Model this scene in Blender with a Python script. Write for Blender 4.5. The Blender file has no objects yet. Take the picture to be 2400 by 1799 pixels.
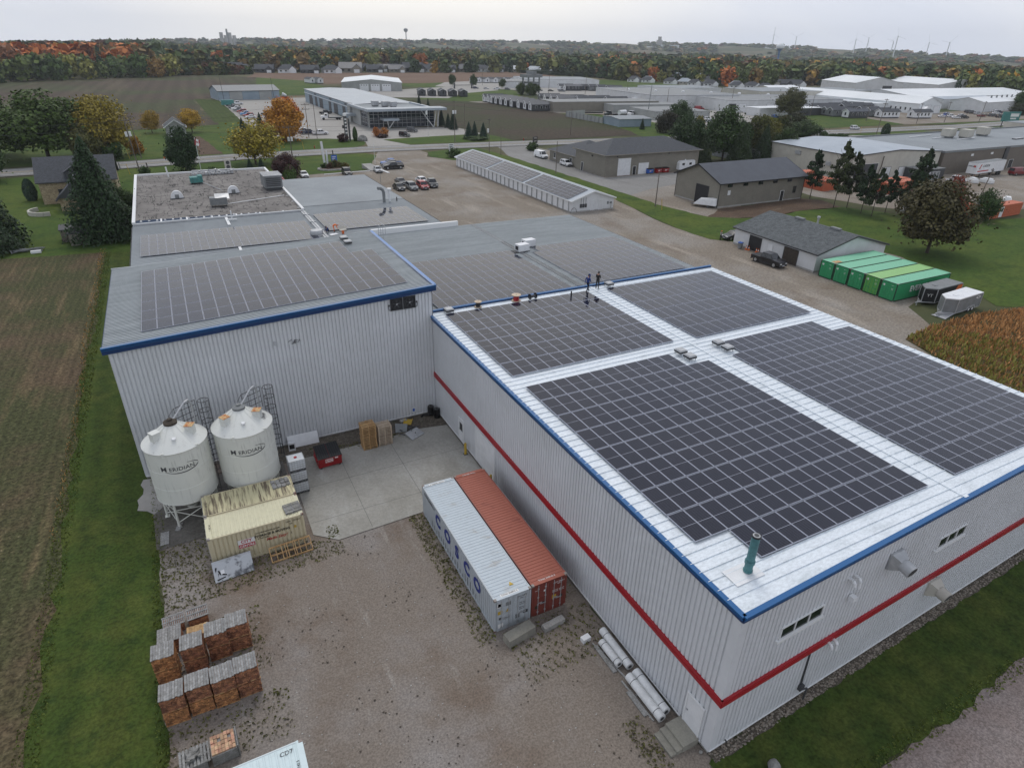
import bpy, bmesh, math, random
import numpy as np
from mathutils import Vector, Matrix
random.seed(7); RNG = np.random.default_rng(11)
S = bpy.context.scene; COL = S.collection; PI = math.pi; R = math.radians
ORD = ['zeroth','first','second','third','fourth','fifth','sixth','seventh','eighth','ninth','tenth','eleventh','twelfth','thirteenth','fourteenth','fifteenth','sixteenth','seventeenth','eighteenth','nineteenth','twentieth']

# ---------------------------------------------------------------- materials
M = {}
def nodes_of(m):
    m.use_nodes = True; nt = m.node_tree
    return nt, nt.nodes, nt.links, nt.nodes['Principled BSDF']
def mix(nt, fac, a, b, mode='MIX'):
    n = nt.nodes.new('ShaderNodeMix'); n.data_type = 'RGBA'; n.blend_type = mode
    for sock, v in ((n.inputs[0], fac), (n.inputs[6], a), (n.inputs[7], b)):
        if hasattr(v, 'is_linked'): nt.links.new(v, sock)
        elif isinstance(v, (int, float)): sock.default_value = v
        else: sock.default_value = (*v, 1)
    return n.outputs[2]
def mth(nt, op, a, b=0.0, c=None):
    n = nt.nodes.new('ShaderNodeMath'); n.operation = op
    for i, v in enumerate((a, b, c)):
        if v is None: continue
        if hasattr(v, 'is_linked'): nt.links.new(v, n.inputs[i])
        else: n.inputs[i].default_value = v
    return n.outputs[0]
def ramp(nt, v, p0, p1):
    n = nt.nodes.new('ShaderNodeMapRange'); n.interpolation_type = 'SMOOTHSTEP'
    nt.links.new(v, n.inputs[0]); n.inputs[1].default_value = p0; n.inputs[2].default_value = p1
    return n.outputs[0]
def noise(nt, scale, detail=4, rough=.6, vec=None, dist=0):
    n = nt.nodes.new('ShaderNodeTexNoise'); n.inputs['Scale'].default_value = scale
    n.inputs['Detail'].default_value = detail; n.inputs['Roughness'].default_value = rough; n.inputs['Distortion'].default_value = dist
    if vec is not None: nt.links.new(vec, n.inputs['Vector'])
    return n.outputs['Fac']
def coords(nt, which='Object', scale=None, rot=0):
    n = nt.nodes.new('ShaderNodeTexCoord'); o = n.outputs[which]
    if scale is not None or rot:
        mp = nt.nodes.new('ShaderNodeMapping'); nt.links.new(o, mp.inputs[0])
        if scale is not None: mp.inputs['Scale'].default_value = scale
        mp.inputs['Rotation'].default_value = (0, 0, rot); o = mp.outputs[0]
    return o
def bump(nt, bsdf, h, strength=.3, dist=.05):
    b = nt.nodes.new('ShaderNodeBump'); b.inputs['Strength'].default_value = strength; b.inputs['Distance'].default_value = dist
    nt.links.new(h, b.inputs['Height']); nt.links.new(b.outputs[0], bsdf.inputs['Normal'])
def mat(name, c, c2=None, scale=1.0, lo=.35, hi=.65, rough=.7, metal=0, fine=None, bmp=0, bscale=None, stretch=None, spec=.5, isl=0, objcol=False):
    """plain colour, optionally mottled with a second colour, fine speckle, bump, per-piece variation"""
    m = bpy.data.materials.new(name); nt, N, L, P = nodes_of(m)
    P.inputs['Roughness'].default_value = rough; P.inputs['Metallic'].default_value = metal
    P.inputs['Specular IOR Level'].default_value = spec
    vec = coords(nt, 'Object', stretch)
    col = None
    if objcol:
        oi = N.new('ShaderNodeObjectInfo'); col = oi.outputs['Color']
    if c2 is not None:
        col = mix(nt, ramp(nt, noise(nt, scale, 5, .62, vec), lo, hi), col if col is not None else c, c2)
    if fine:
        f = ramp(nt, noise(nt, fine[0], 3, .7, vec), .35, .65)
        g = mth(nt, 'MULTIPLY_ADD', f, 2*fine[1], 1-fine[1])
        cc = N.new('ShaderNodeCombineColor'); [L.new(g, cc.inputs[i]) for i in range(3)]
        col = mix(nt, 1.0, col if col is not None else c, cc.outputs[0], 'MULTIPLY')
    if isl:
        ge = N.new('ShaderNodeNewGeometry'); g = mth(nt, 'MULTIPLY_ADD', ge.outputs['Random Per Island'], 2*isl, 1-isl)
        cc = N.new('ShaderNodeCombineColor'); [L.new(g, cc.inputs[i]) for i in range(3)]
        col = mix(nt, 1.0, col if col is not None else c, cc.outputs[0], 'MULTIPLY')
    if col is not None: L.new(col, P.inputs['Base Color'])
    else: P.inputs['Base Color'].default_value = (*c, 1)
    if bmp: bump(nt, P, noise(nt, bscale or scale*6, 4, .6, vec), bmp, .05)
    M[name] = m
    return m

mat('light_wall', (.62,.635,.655), (.58,.595,.61), .25, fine=(1.5,.02), rough=.5)
mat('white_wall', (.62,.63,.64), (.55,.56,.56), .4, rough=.6)
mat('grey_wall', (.33,.34,.33), (.28,.29,.28), .3, rough=.6)
mat('blue_wall', (.25,.31,.36), (.21,.27,.32), .3, rough=.6)
mat('tan_wall', (.215,.20,.165), (.19,.175,.145), .4, rough=.65, fine=(3,.05))
mat('brown_wall', (.16,.14,.115), (.14,.12,.10), .3, rough=.8)
mat('cream_wall', (.50,.48,.42), (.44,.42,.37), .4, rough=.7)
mat('far_white', (.72,.74,.75), (.62,.65,.66), .02, rough=.6)
mat('dark_roof', (.045,.052,.066), (.035,.04,.052), .5, rough=.45)
mat('slate_roof', (.06,.065,.078), (.04,.045,.05), 2.5, rough=.8, fine=(14,.3))
mat('shingle', (.105,.115,.12), (.05,.058,.062), 1.6, .3, .75, rough=.9, fine=(9,.35))
mat('flat_roof', (.24,.265,.28), (.20,.22,.235), .12, rough=.7, fine=(2,.04))
mat('rib_roof', (.43,.455,.46), (.33,.355,.36), .5, .3, .75, rough=.5, stretch=(.25,3,1), fine=(5,.06))
mat('metal_roof', (.68,.73,.77), (.50,.55,.58), .9, .45, .85, rough=.42, stretch=(.7,1.6,1), fine=(6,.09), bmp=.55, bscale=1.3)
mat('tin_roof', (.34,.38,.42), (.29,.33,.37), .15, rough=.4)
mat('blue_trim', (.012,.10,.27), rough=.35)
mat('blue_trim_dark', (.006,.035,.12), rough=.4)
mat('red_trim', (.36,.012,.022), (.30,.012,.02), 1, rough=.4)
mat('white_paint', (.74,.75,.76), (.66,.67,.68), 1.2, rough=.5)
mat('white_trim', (.70,.71,.71), rough=.5)
mat('black', (.012,.012,.014), rough=.6)
mat('rubber', (.018,.018,.018), rough=.85)
mat('dark_grey', (.05,.052,.056), rough=.6)
mat('mid_grey', (.20,.21,.215), (.16,.17,.17), 1.5, rough=.6)
mat('steel', (.42,.43,.44), rough=.35, metal=.6)
mat('galv', (.46,.47,.48), (.36,.37,.38), 2, rough=.45, metal=.3)
mat('teal', (.07,.20,.21), (.05,.14,.15), 3, .4, .7, rough=.6)
mat('green_teal', (.06,.24,.22), (.05,.17,.16), 2, rough=.6)
mat('yellow', (.55,.37,.03), (.42,.28,.04), 3, rough=.6)
mat('orange', (.62,.13,.02), rough=.7)
mat('red', (.34,.012,.016), (.26,.010,.014), 1.5, rough=.45)
mat('blue', (.02,.10,.42), rough=.5)
mat('pine', (.50,.33,.16), (.36,.21,.09), 4, rough=.8, isl=.22)
mat('pale_pine', (.52,.43,.33), (.42,.33,.24), 4, rough=.85, isl=.16)
mat('grey_wood', (.27,.27,.265), (.18,.175,.165), 3, .3, .75, rough=.9, isl=.2, fine=(11,.2))
mat('pole_wood', (.17,.145,.12), (.12,.10,.085), 2, rough=.9)
mat('concrete', (.36,.35,.33), (.28,.272,.255), .5, .3, .75, rough=.9, fine=(7,.12))
mat('concrete_far', (.40,.395,.38), (.34,.335,.32), .06, rough=.9)
mat('step_concrete', (.26,.25,.21), (.22,.21,.18), 1.4, rough=.9, fine=(9,.08))
mat('rock', (.27,.265,.25), (.15,.145,.135), 3.5, rough=.9, bmp=.6)
mat('stone_wall', (.42,.34,.22), (.27,.21,.13), 2.6, rough=.9, fine=(9,.25))
mat('bark', (.075,.06,.045), (.04,.032,.025), 4, rough=.95)
mat('canvas', (.66,.67,.67), (.54,.55,.55), 2.4, rough=.6)
mat('black_plastic', (.008,.008,.009), rough=.3)
mat('skin', (.36,.20,.14), rough=.6)
mat('cloth_blue', (.012,.04,.19), (.01,.03,.13), 9, rough=.9)
mat('cloth_black', (.014,.013,.013), (.022,.02,.019), 9, rough=.9)
mat('cloth_navy', (.012,.016,.03), rough=.9)
mat('cloth_orange', (.70,.14,.025), rough=.9)
mat('cloth_grey', (.24,.23,.21), rough=.9)
mat('mat_ink', (.06,.062,.065), rough=.7)
mat('mat_navy_ink', (.015,.03,.20), rough=.6)
mat('mat_white_ink', (.72,.72,.70), rough=.6)
mat('mat_black_ink', (.012,.012,.012), rough=.7)
mat('mat_red_ink', (.42,.02,.025), rough=.6)
mat('paint', (1,1,1), rough=.28, objcol=True, spec=.6)
mat('flat_paint', (1,1,1), rough=.6, objcol=True)
mat('red_lamp', (.35,.01,.01), rough=.2)
mat('clear_lamp', (.75,.76,.74), rough=.12)
mat('plate', (.6,.62,.66), rough=.5)
def glass_mat(name, c, rough=.06):
    mat(name, c, rough=rough, spec=.7)
glass_mat('glass', (.012,.016,.02)); glass_mat('car_glass', (.01,.012,.015)); glass_mat('blue_glass', (.01,.02,.035))

def streaky(name, c, dark, amount=.5, vscale=(7,7,.5)):
    """painted metal with vertical rain streaks of dirt"""
    m = bpy.data.materials.new(name); nt, N, L, P = nodes_of(m); P.inputs['Roughness'].default_value = .5
    v = coords(nt, 'Object', vscale); big = noise(nt, .55, 4, .6, coords(nt))
    f = mth(nt, 'MULTIPLY', ramp(nt, noise(nt, 1.0, 5, .65, v), .52, .78), ramp(nt, big, .40, .66))
    col = mix(nt, mth(nt, 'MULTIPLY', f, amount), c, dark)
    col = mix(nt, mth(nt, 'MULTIPLY', ramp(nt, noise(nt, 2.3, 4, .6, coords(nt)), .5, .8), .35), col, tuple(x*.8 for x in c))
    L.new(col, P.inputs['Base Color']); M[name] = m
streaky('silo_paint', (.66,.67,.62), (.06,.06,.052), .8)
streaky('silo_roof', (.66,.67,.63), (.09,.09,.08), .45, (3,3,.8))
streaky('container_cream', (.56,.50,.34), (.30,.25,.15), .35)
streaky('container_white', (.56,.62,.63), (.30,.30,.28), .4)
streaky('container_grey', (.42,.455,.48), (.17,.13,.10), .55)
streaky('container_rust', (.30,.085,.055), (.16,.05,.035), .5)
streaky('container_dark_rust', (.19,.042,.030), (.10,.02,.016), .5)
streaky('container_orange', (.50,.13,.06), (.28,.09,.05), .5)
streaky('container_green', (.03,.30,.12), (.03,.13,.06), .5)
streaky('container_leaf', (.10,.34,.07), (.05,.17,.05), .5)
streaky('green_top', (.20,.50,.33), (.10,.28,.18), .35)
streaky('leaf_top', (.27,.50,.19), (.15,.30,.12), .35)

def rusty(name, c, rust, scale=1.2, lo=.56, hi=.72, stretch=None):
    m = bpy.data.materials.new(name); nt, N, L, P = nodes_of(m); P.inputs['Roughness'].default_value = .6
    v = coords(nt, 'Object', stretch)
    col = mix(nt, ramp(nt, noise(nt, scale, 6, .65, v), lo, hi), c, rust)
    col = mix(nt, mth(nt, 'MULTIPLY', ramp(nt, noise(nt, scale*3, 4, .6, v), .45, .7), .3), col, tuple(x*.75 for x in c))
    L.new(col, P.inputs['Base Color']); M[name] = m
rusty('grey_top', (.50,.56,.60), (.34,.30,.25), 1.3, .55, .8, (1,.5,1))
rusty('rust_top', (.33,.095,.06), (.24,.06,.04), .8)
rusty('cream_top', (.60,.57,.40), (.22,.18,.10), .9, .60, .85)
rusty('cream_dirty_top', (.58,.53,.33), (.12,.09,.06), 1.1, .45, .62, (5,.35,1))
rusty('white_top', (.58,.68,.69), (.45,.50,.50), .7, .6, .9)
rusty('rust_frame', (.30,.29,.27), (.14,.06,.035), 2.5, .4, .6)
rusty('old_sheet', (.46,.48,.50), (.07,.075,.085), 1.0, .5, .62)

def panel_glass():
    m = bpy.data.materials.new('panel_glass'); nt, N, L, P = nodes_of(m)
    P.inputs['Roughness'].default_value = .07; P.inputs['IOR'].default_value = 1.45
    uv = coords(nt, 'UV'); sp = N.new('ShaderNodeSeparateXYZ'); L.new(uv, sp.inputs[0])
    def line(v, per, w):
        fr = mth(nt, 'FRACT', mth(nt, 'DIVIDE', v, per)); d = mth(nt, 'ABSOLUTE', mth(nt, 'SUBTRACT', fr, .5))
        return mth(nt, 'GREATER_THAN', d, .5-w/per/2)
    gx = line(sp.outputs[0], .17, .011); gy = line(sp.outputs[1], .0875, .0045)
    g = mth(nt, 'MAXIMUM', gx, gy)
    oi = N.new('ShaderNodeNewGeometry')
    base = mix(nt, oi.outputs['Random Per Island'], (.005,.007,.020), (.010,.010,.018))
    L.new(mix(nt, mth(nt, 'MULTIPLY', g, .42), base, (.11,.12,.15)), P.inputs['Base Color'])
    bump(nt, P, noise(nt, .8, 2, .5, coords(nt)), .04, .02)
    M['panel_glass'] = m
panel_glass()
mat('panel_frame', (.36,.38,.45), rough=.4)
mat('navy_membrane', (.008,.028,.065), rough=.9)
mat('trim_green', (.010,.055,.028), (.07,.04,.025), 2, .5, .7, rough=.7)

# leaves: one material, the colour of each tree comes from its object colour, each leaf clump varies
def leaf_mat():
    m = bpy.data.materials.new('leaves'); nt, N, L, P = nodes_of(m)
    P.inputs['Roughness'].default_value = .65; P.inputs['Specular IOR Level'].default_value = .25
    oi = N.new('ShaderNodeObjectInfo'); ge = N.new('ShaderNodeNewGeometry')
    r = ge.outputs['Random Per Island']
    v = mth(nt, 'MULTIPLY_ADD', r, 1.3, .85)
    cc = N.new('ShaderNodeCombineColor'); L.new(mth(nt, 'MULTIPLY', v, 1.06), cc.inputs[0]); L.new(v, cc.inputs[1]); L.new(mth(nt, 'MULTIPLY', v, .8), cc.inputs[2])
    L.new(mix(nt, 1.0, oi.outputs['Color'], cc.outputs[0], 'MULTIPLY'), P.inputs['Base Color'])
    M['leaves'] = m
    # woods: colour per tree is stored in a vertex colour (hue of each tree, not shading)
    m = bpy.data.materials.new('wood_leaves'); nt, N, L, P = nodes_of(m)
    P.inputs['Roughness'].default_value = .7; P.inputs['Specular IOR Level'].default_value = .2
    at = N.new('ShaderNodeAttribute'); at.attribute_name = 'kind'
    ge = N.new('ShaderNodeNewGeometry'); v = mth(nt, 'MULTIPLY_ADD', ge.outputs['Random Per Island'], .9, .55)
    cc = N.new('ShaderNodeCombineColor'); [L.new(v, cc.inputs[i]) for i in range(3)]
    L.new(mix(nt, 1.0, at.outputs['Color'], cc.outputs[0], 'MULTIPLY'), P.inputs['Base Color'])
    M['wood_leaves'] = m
leaf_mat()

# ---------------------------------------------------------------- mesh building
class MB:
    def __init__(s): s.v = []; s.f = []; s.m = []; s.uv = {}
    def add(s, vs, fs, mi=0):
        o = len(s.v); s.v += [tuple(v) for v in vs]
        for f in fs: s.f.append(tuple(i+o for i in f)); s.m.append(mi)
        return s
    def box(s, x0, y0, z0, x1, y1, z1, mi=0):
        if x0 > x1: x0, x1 = x1, x0
        if y0 > y1: y0, y1 = y1, y0
        return s.add([(x0,y0,z0),(x1,y0,z0),(x1,y1,z0),(x0,y1,z0),(x0,y0,z1),(x1,y0,z1),(x1,y1,z1),(x0,y1,z1)],
                     [(0,3,2,1),(4,5,6,7),(0,1,5,4),(1,2,6,5),(2,3,7,6),(3,0,4,7)], mi)
    def bar(s, a, b, w, h=None, mi=0):
        """rectangular bar between two points"""
        a = Vector(a); b = Vector(b); h = h or w; d = (b-a).normalized()
        u = d.cross(Vector((0,0,1)));  u = u.normalized() if u.length > 1e-4 else Vector((1,0,0)); t = u.cross(d).normalized()
        c = [(-w/2,-h/2),(w/2,-h/2),(w/2,h/2),(-w/2,h/2)]
        return s.add([a+u*i+t*j for i, j in c]+[b+u*i+t*j for i, j in c], [(3,2,1,0),(4,5,6,7),(0,1,5,4),(1,2,6,5),(2,3,7,6),(3,0,4,7)], mi)
    def prism(s, poly, z0, z1, mi=0):
        n = len(poly)
        return s.add([(x,y,z0) for x, y in poly]+[(x,y,z1) for x, y in poly],
                     [tuple(range(n-1,-1,-1)), tuple(range(n,2*n))]+[(i,(i+1)%n,n+(i+1)%n,n+i) for i in range(n)], mi)
    def extr(s, prof, y0, y1, mi=0, axis='y'):
        """profile (a,z) extruded along y (or x)"""
        n = len(prof); P = (lambda a, t, z: (a,t,z)) if axis == 'y' else (lambda a, t, z: (t,a,z))
        return s.add([P(a,y0,z) for a, z in prof]+[P(a,y1,z) for a, z in prof],
                     [tuple(range(n-1,-1,-1)), tuple(range(n,2*n))]+[(i,(i+1)%n,n+(i+1)%n,n+i) for i in range(n)], mi)
    def cyl(s, a, b, r, r2=None, n=12, cap=True, mi=0):
        a = Vector(a); b = Vector(b); r2 = r if r2 is None else r2; d = (b-a).normalized()
        u = d.cross(Vector((0,0,1))); u = u.normalized() if u.length > 1e-4 else Vector((1,0,0)); t = d.cross(u)
        ring = [(math.cos(2*PI*i/n), math.sin(2*PI*i/n)) for i in range(n)]
        vs = [a+(u*c+t*q)*r for c, q in ring]+[b+(u*c+t*q)*r2 for c, q in ring]
        fs = [(i,(i+1)%n,n+(i+1)%n,n+i) for i in range(n)]
        if cap: fs += [tuple(range(n-1,-1,-1)), tuple(range(n,2*n))]
        return s.add(vs, fs, mi)
    def tube(s, pts, r, n=8, mi=0):
        for a, b in zip(pts, pts[1:]): s.cyl(a, b, r, n=n, mi=mi)
        return s
    def ring(s, c, R_, r, n=16, mi=0):
        c = Vector(c); p = [c+Vector((R_*math.cos(2*PI*i/n), R_*math.sin(2*PI*i/n), 0)) for i in range(n+1)]
        for a, b in zip(p, p[1:]): s.bar(a, b, r, mi=mi)
        return s
    def lathe(s, prof, n=24, c=(0,0,0), mi=0, a0=0, a1=2*PI):
        full = abs(a1-a0-2*PI) < 1e-6; k = n if full else n+1; o = len(s.v)
        for r, z in prof:
            for i in range(k):
                a = a0+(a1-a0)*i/n; s.v.append((c[0]+r*math.cos(a), c[1]+r*math.sin(a), c[2]+z))
        for j in range(len(prof)-1):
            for i in range(n):
                i2 = (i+1) % k
                s.f.append((o+j*k+i, o+j*k+i2, o+(j+1)*k+i2, o+(j+1)*k+i)); s.m.append(mi)
        return s
    def quad(s, a, b, c, d, mi=0, uv=None):
        s.add([a,b,c,d], [(0,1,2,3)], mi)
        if uv: s.uv[len(s.f)-1] = uv
        return s
    def corr(s, p0, p1, z0, z1a, z1b, pitch=.3, dep=.045, mi=0):
        """ribbed metal wall from p0 to p1 (outside lies to the right of the direction)"""
        p0 = Vector((*p0,0)); p1 = Vector((*p1,0)); d = p1-p0; Lr = d.length; d.normalize(); nrm = Vector((d.y,-d.x,0))
        k = max(1, round(Lr/pitch)); st = Lr/k; pts = []
        for i in range(k):
            for t, q in ((0,1),(.62,1),(.70,-.6),(.92,-.6)): pts.append(((i+t)*st, q*dep))
        pts.append((Lr,0)); o = len(s.v)
        for t, q in pts:
            b = p0+d*t+nrm*q; zt = z1a+(z1b-z1a)*t/Lr
            s.v.append((b.x,b.y,z0)); s.v.append((b.x,b.y,zt))
        for i in range(len(pts)-1):
            s.f.append((o+2*i, o+2*i+2, o+2*i+3, o+2*i+1)); s.m.append(mi)
        return s
    def mesh(s, name, mats, smooth=False):
        me = bpy.data.meshes.new(name); me.from_pydata(s.v, [], s.f)
        for m in (mats if isinstance(mats, (list,tuple)) else [mats]): me.materials.append(M[m])
        if any(s.m): me.polygons.foreach_set('material_index', s.m)
        if s.uv:
            ul = me.uv_layers.new(name='UVMap')
            for fi, uvs in s.uv.items():
                for li, q in zip(me.polygons[fi].loop_indices, uvs): ul.data[li].uv = q
        if smooth:
            me.polygons.foreach_set('use_smooth', [True]*len(me.polygons)); me.set_sharp_from_angle(angle=R(38))
        me.update(); return me
    def build(s, name, mats, parent=None, smooth=False, loc=None, rz=0, color=None):
        o = bpy.data.objects.new(name, s.mesh(name, mats, smooth)); COL.objects.link(o)
        if parent: o.parent = parent
        if loc is not None: o.location = loc
        if rz: o.rotation_euler = (0,0,rz)
        if color: o.color = (*color,1)
        return o
def tag(o, label=None, cat=None, group=None, kind=None):
    if label: o['label'] = label
    if cat: o['category'] = cat
    if group: o['group'] = group
    if kind: o['kind'] = kind
    return o
def thing(name, label, cat, loc=(0,0,0), rz=0, group=None):
    o = bpy.data.objects.new(name, None); COL.objects.link(o); o.empty_display_size = .3
    o.location = loc; o.rotation_euler = (0,0,rz)
    return tag(o, label, cat, group)
def kids(o): return [c for c in o.children]
def dup(o, loc=None, rz=None, label=None, group=None, color=None, scale=None, cf=None):
    """a copy of a thing with copies of its parts and sub-parts; cf(part name) gives a new colour"""
    def rec(s, par):
        c = s.copy(); COL.objects.link(c)
        if par: c.parent = par
        if color is not None and (cf is None or cf(s.name)): c.color = (*color,1)
        for k in kids(s): rec(k, c)
        return c
    c = rec(o, None)
    if loc is not None: c.location = loc
    if rz is not None: c.rotation_euler = (0,0,rz)
    if scale is not None: c.scale = scale
    if label: c['label'] = label
    if group: c['group'] = group
    return c
def words(name, txt, size, matn, parent, loc, rot, space=1.0, bend=None, extrude=.004, align='CENTER', italic=0, bold=0):
    """lettering; bend = radius wraps it round a vertical cylinder"""
    cu = bpy.data.curves.new(name, 'FONT'); cu.body = txt; cu.size = size; cu.align_x = align; cu.align_y = 'CENTER'
    cu.space_character = space; cu.extrude = extrude; cu.shear = italic; cu.offset = bold; cu.resolution_u = 3
    o = bpy.data.objects.new(name, cu)
    me = bpy.data.meshes.new_from_object(o); bpy.data.objects.remove(o)
    me.materials.clear(); me.materials.append(M[matn])
    if bend:
        for v in me.vertices:
            a = v.co.x/bend; rr = bend+v.co.z+.012
            v.co = Vector((rr*math.sin(a), -rr*math.cos(a), v.co.y))
    o = bpy.data.objects.new(name, me); COL.objects.link(o); o.parent = parent; o.location = loc; o.rotation_euler = rot
    return o

# ---------------------------------------------------------------- camera, light, sky
cam = bpy.data.cameras.new('camera'); co = bpy.data.objects.new('camera', cam); COL.objects.link(co); S.camera = co
yaw, pit, rol, F = R(27.68434), R(28.08314), R(1.19547), 1488.32
f = Vector((math.sin(yaw)*math.cos(pit), math.cos(yaw)*math.cos(pit), -math.sin(pit)))
rt = Vector((math.cos(yaw), -math.sin(yaw), 0)); up = rt.cross(f)
rt, up = rt*math.cos(rol)+up*math.sin(rol), up*math.cos(rol)-rt*math.sin(rol)
co.matrix_world = Matrix(((rt.x,up.x,-f.x,-19.0),(rt.y,up.y,-f.y,-34.235),(rt.z,up.z,-f.z,31.025),(0,0,0,1)))
cam.sensor_width = 36; cam.lens = 36*F/2400; cam.clip_start = .5; cam.clip_end = 12000
S.view_settings.view_transform = 'Standard'; S.view_settings.look = 'None'; S.view_settings.exposure = .12; S.view_settings.gamma = 1
S.render.resolution_x, S.render.resolution_y = 1024, 767
S.cycles.use_denoising = True; S.cycles.max_bounces = 6; S.cycles.transparent_max_bounces = 8; S.cycles.volume_bounces = 0
SUN_AZ, SUN_EL = R(15), R(58)     # the bright patch of cloud is ahead of the camera
sd = Vector((math.sin(SUN_AZ)*math.cos(SUN_EL), math.cos(SUN_AZ)*math.cos(SUN_EL), math.sin(SUN_EL)))
sun = bpy.data.lights.new('sun', 'SUN'); so = bpy.data.objects.new('sun', sun); COL.objects.link(so)
sun.energy = 1.1; sun.angle = R(22); sun.color = (1,.965,.91); so.rotation_euler = sd.to_track_quat('Z','Y').to_euler()
w = bpy.data.worlds.new('World'); S.world = w; w.use_nodes = True; nt = w.node_tree; N = nt.nodes; L = nt.links
bg = N['Background']; sky = N.new('ShaderNodeTexSky'); sky.sky_type = 'NISHITA'; sky.sun_disc = False
sky.sun_elevation = SUN_EL; sky.sun_rotation = SUN_AZ; sky.air_density = 1.4; sky.dust_density = 3
tc = N.new('ShaderNodeTexCoord'); g = tc.outputs['Generated']
mp = N.new('ShaderNodeMapping'); L.new(g, mp.inputs[0]); mp.inputs['Scale'].default_value = (1,1,3.2)
cl = ramp(nt, noise(nt, 2.1, 6, .6, mp.outputs[0], .6), .32, .72)
vd = N.new('ShaderNodeVectorMath'); vd.operation = 'DOT_PRODUCT'; L.new(g, vd.inputs[0]); vd.inputs[1].default_value = tuple(Vector((math.sin(R(19))*math.cos(R(11)), math.cos(R(19))*math.cos(R(11)), math.sin(R(11)))))
glow = ramp(nt, vd.outputs['Value'], .88, 1.0)
cloud = mix(nt, cl, (5.6,6.0,7.0), (6.9,7.1,7.6))
cloud = mix(nt, mth(nt, 'MULTIPLY', glow, .85), cloud, (8.6,8.35,7.9))
se = N.new('ShaderNodeSeparateXYZ'); L.new(g, se.inputs[0])   # the cloud deck is thicker overhead than at the horizon
cloud = mix(nt, mth(nt, 'MULTIPLY', ramp(nt, se.outputs[2], .22, .75), .42), cloud, (2.6,2.75,3.2))
L.new(mix(nt, .90, sky.outputs[0], cloud), bg.inputs['Color']); bg.inputs['Strength'].default_value = .128
# ---------------------------------------------------------------- the ground
def ground_mat(name, cols, scales, rough=.95, fine=(14,.25), bmp=.25, rows=None, patch=None):
    """cols: base + further colours laid over it through noise of the given scale and threshold"""
    m = bpy.data.materials.new(name); nt, N, L, P = nodes_of(m); P.inputs['Roughness'].default_value = rough
    P.inputs['Specular IOR Level'].default_value = .15
    v = coords(nt); col = cols[0]
    for c, (sc, lo, hi, am, *rest) in zip(cols[1:], scales):
        vv = v
        if rest: vv = coords(nt, 'Object', rest[0], rest[1] if len(rest) > 1 else 0)
        col = mix(nt, mth(nt, 'MULTIPLY', ramp(nt, noise(nt, sc, 5, .62, vv), lo, hi), am), col, c)
    if rows:   # sown or mown rows: (angle, period, strength)
        vv = coords(nt, 'Object', None, rows[0]); sp = N.new('ShaderNodeSeparateXYZ'); L.new(vv, sp.inputs[0])
        wob = mth(nt, 'MULTIPLY_ADD', noise(nt, .35, 3, .5, v), rows[1]*.7, sp.outputs[0])
        fr = mth(nt, 'PINGPONG', wob, rows[1]/2); q = mth(nt, 'DIVIDE', fr, rows[1]/2)
        cc = N.new('ShaderNodeCombineColor'); t = mth(nt, 'MULTIPLY_ADD', ramp(nt, q, .25, .75), rows[2]*2, 1-rows[2]); [L.new(t, cc.inputs[i]) for i in range(3)]
        col = mix(nt, 1.0, col, cc.outputs[0], 'MULTIPLY')
    if fine:
        t = mth(nt, 'MULTIPLY_ADD', ramp(nt, noise(nt, fine[0], 3, .75, v), .3, .7), 2*fine[1], 1-fine[1])
        cc = N.new('ShaderNodeCombineColor'); [L.new(t, cc.inputs[i]) for i in range(3)]
        col = mix(nt, 1.0, col, cc.outputs[0], 'MULTIPLY')
    L.new(col, P.inputs['Base Color'])
    if bmp: bump(nt, P, noise(nt, fine[0]*.6 if fine else 5, 4, .7, v), bmp, .06)
    M[name] = m
ground_mat('farmland', [(.07,.075,.035),(.17,.13,.085),(.05,.07,.03)], [(.004,.46,.56,.8),(.012,.45,.6,.7)], fine=(.06,.25), bmp=0)
ground_mat('grass', [(.042,.066,.013),(.072,.086,.019),(.022,.041,.010),(.085,.075,.03)], [(.35,.4,.65,.7),(.9,.45,.7,.7),(.12,.62,.8,.5)], fine=(5,.3), bmp=.5, rows=(0,2.2,.07))
ground_mat('lawn', [(.052,.090,.016),(.092,.115,.022),(.026,.054,.013),(.12,.10,.04)], [(.05,.4,.65,.7),(.25,.45,.7,.6),(.035,.62,.8,.35)], fine=(1.6,.2), bmp=.2)
ground_mat('gravel', [(.20,.17,.143),(.26,.245,.235),(.13,.09,.062),(.33,.31,.28),(.075,.07,.045)],
           [(.10,.42,.66,.7),(.12,.46,.66,.6),(1.1,.58,.74,.45,(1,.16,1),.25),(1.9,.68,.78,.5)], fine=(9,.26), bmp=.4)
ground_mat('gravel_lot', [(.215,.185,.15),(.27,.25,.225),(.16,.125,.095),(.34,.30,.25)],
           [(.06,.45,.65,.8),(.10,.5,.7,.7),(.30,.52,.70,.65,(1,.18,1),.5)], fine=(3,.25), bmp=.3)
ground_mat('gravel_pink', [(.21,.17,.155),(.25,.22,.21),(.15,.12,.10)], [(.3,.4,.7,.7),(1.5,.6,.75,.6)], fine=(9,.35), bmp=.5)
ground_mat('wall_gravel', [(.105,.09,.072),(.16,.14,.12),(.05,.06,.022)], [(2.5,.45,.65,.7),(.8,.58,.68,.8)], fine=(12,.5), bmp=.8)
ground_mat('asphalt', [(.22,.215,.205),(.27,.265,.255),(.17,.165,.155)], [(.05,.4,.65,.7),(.3,.5,.7,.5,(1,.15,1),0)], fine=(1.5,.1), bmp=.1)
ground_mat('lot_concrete', [(.34,.325,.30),(.29,.28,.26),(.40,.38,.35)], [(.03,.4,.6,.7),(.12,.5,.7,.5)], fine=(.9,.08), bmp=.05)
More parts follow.
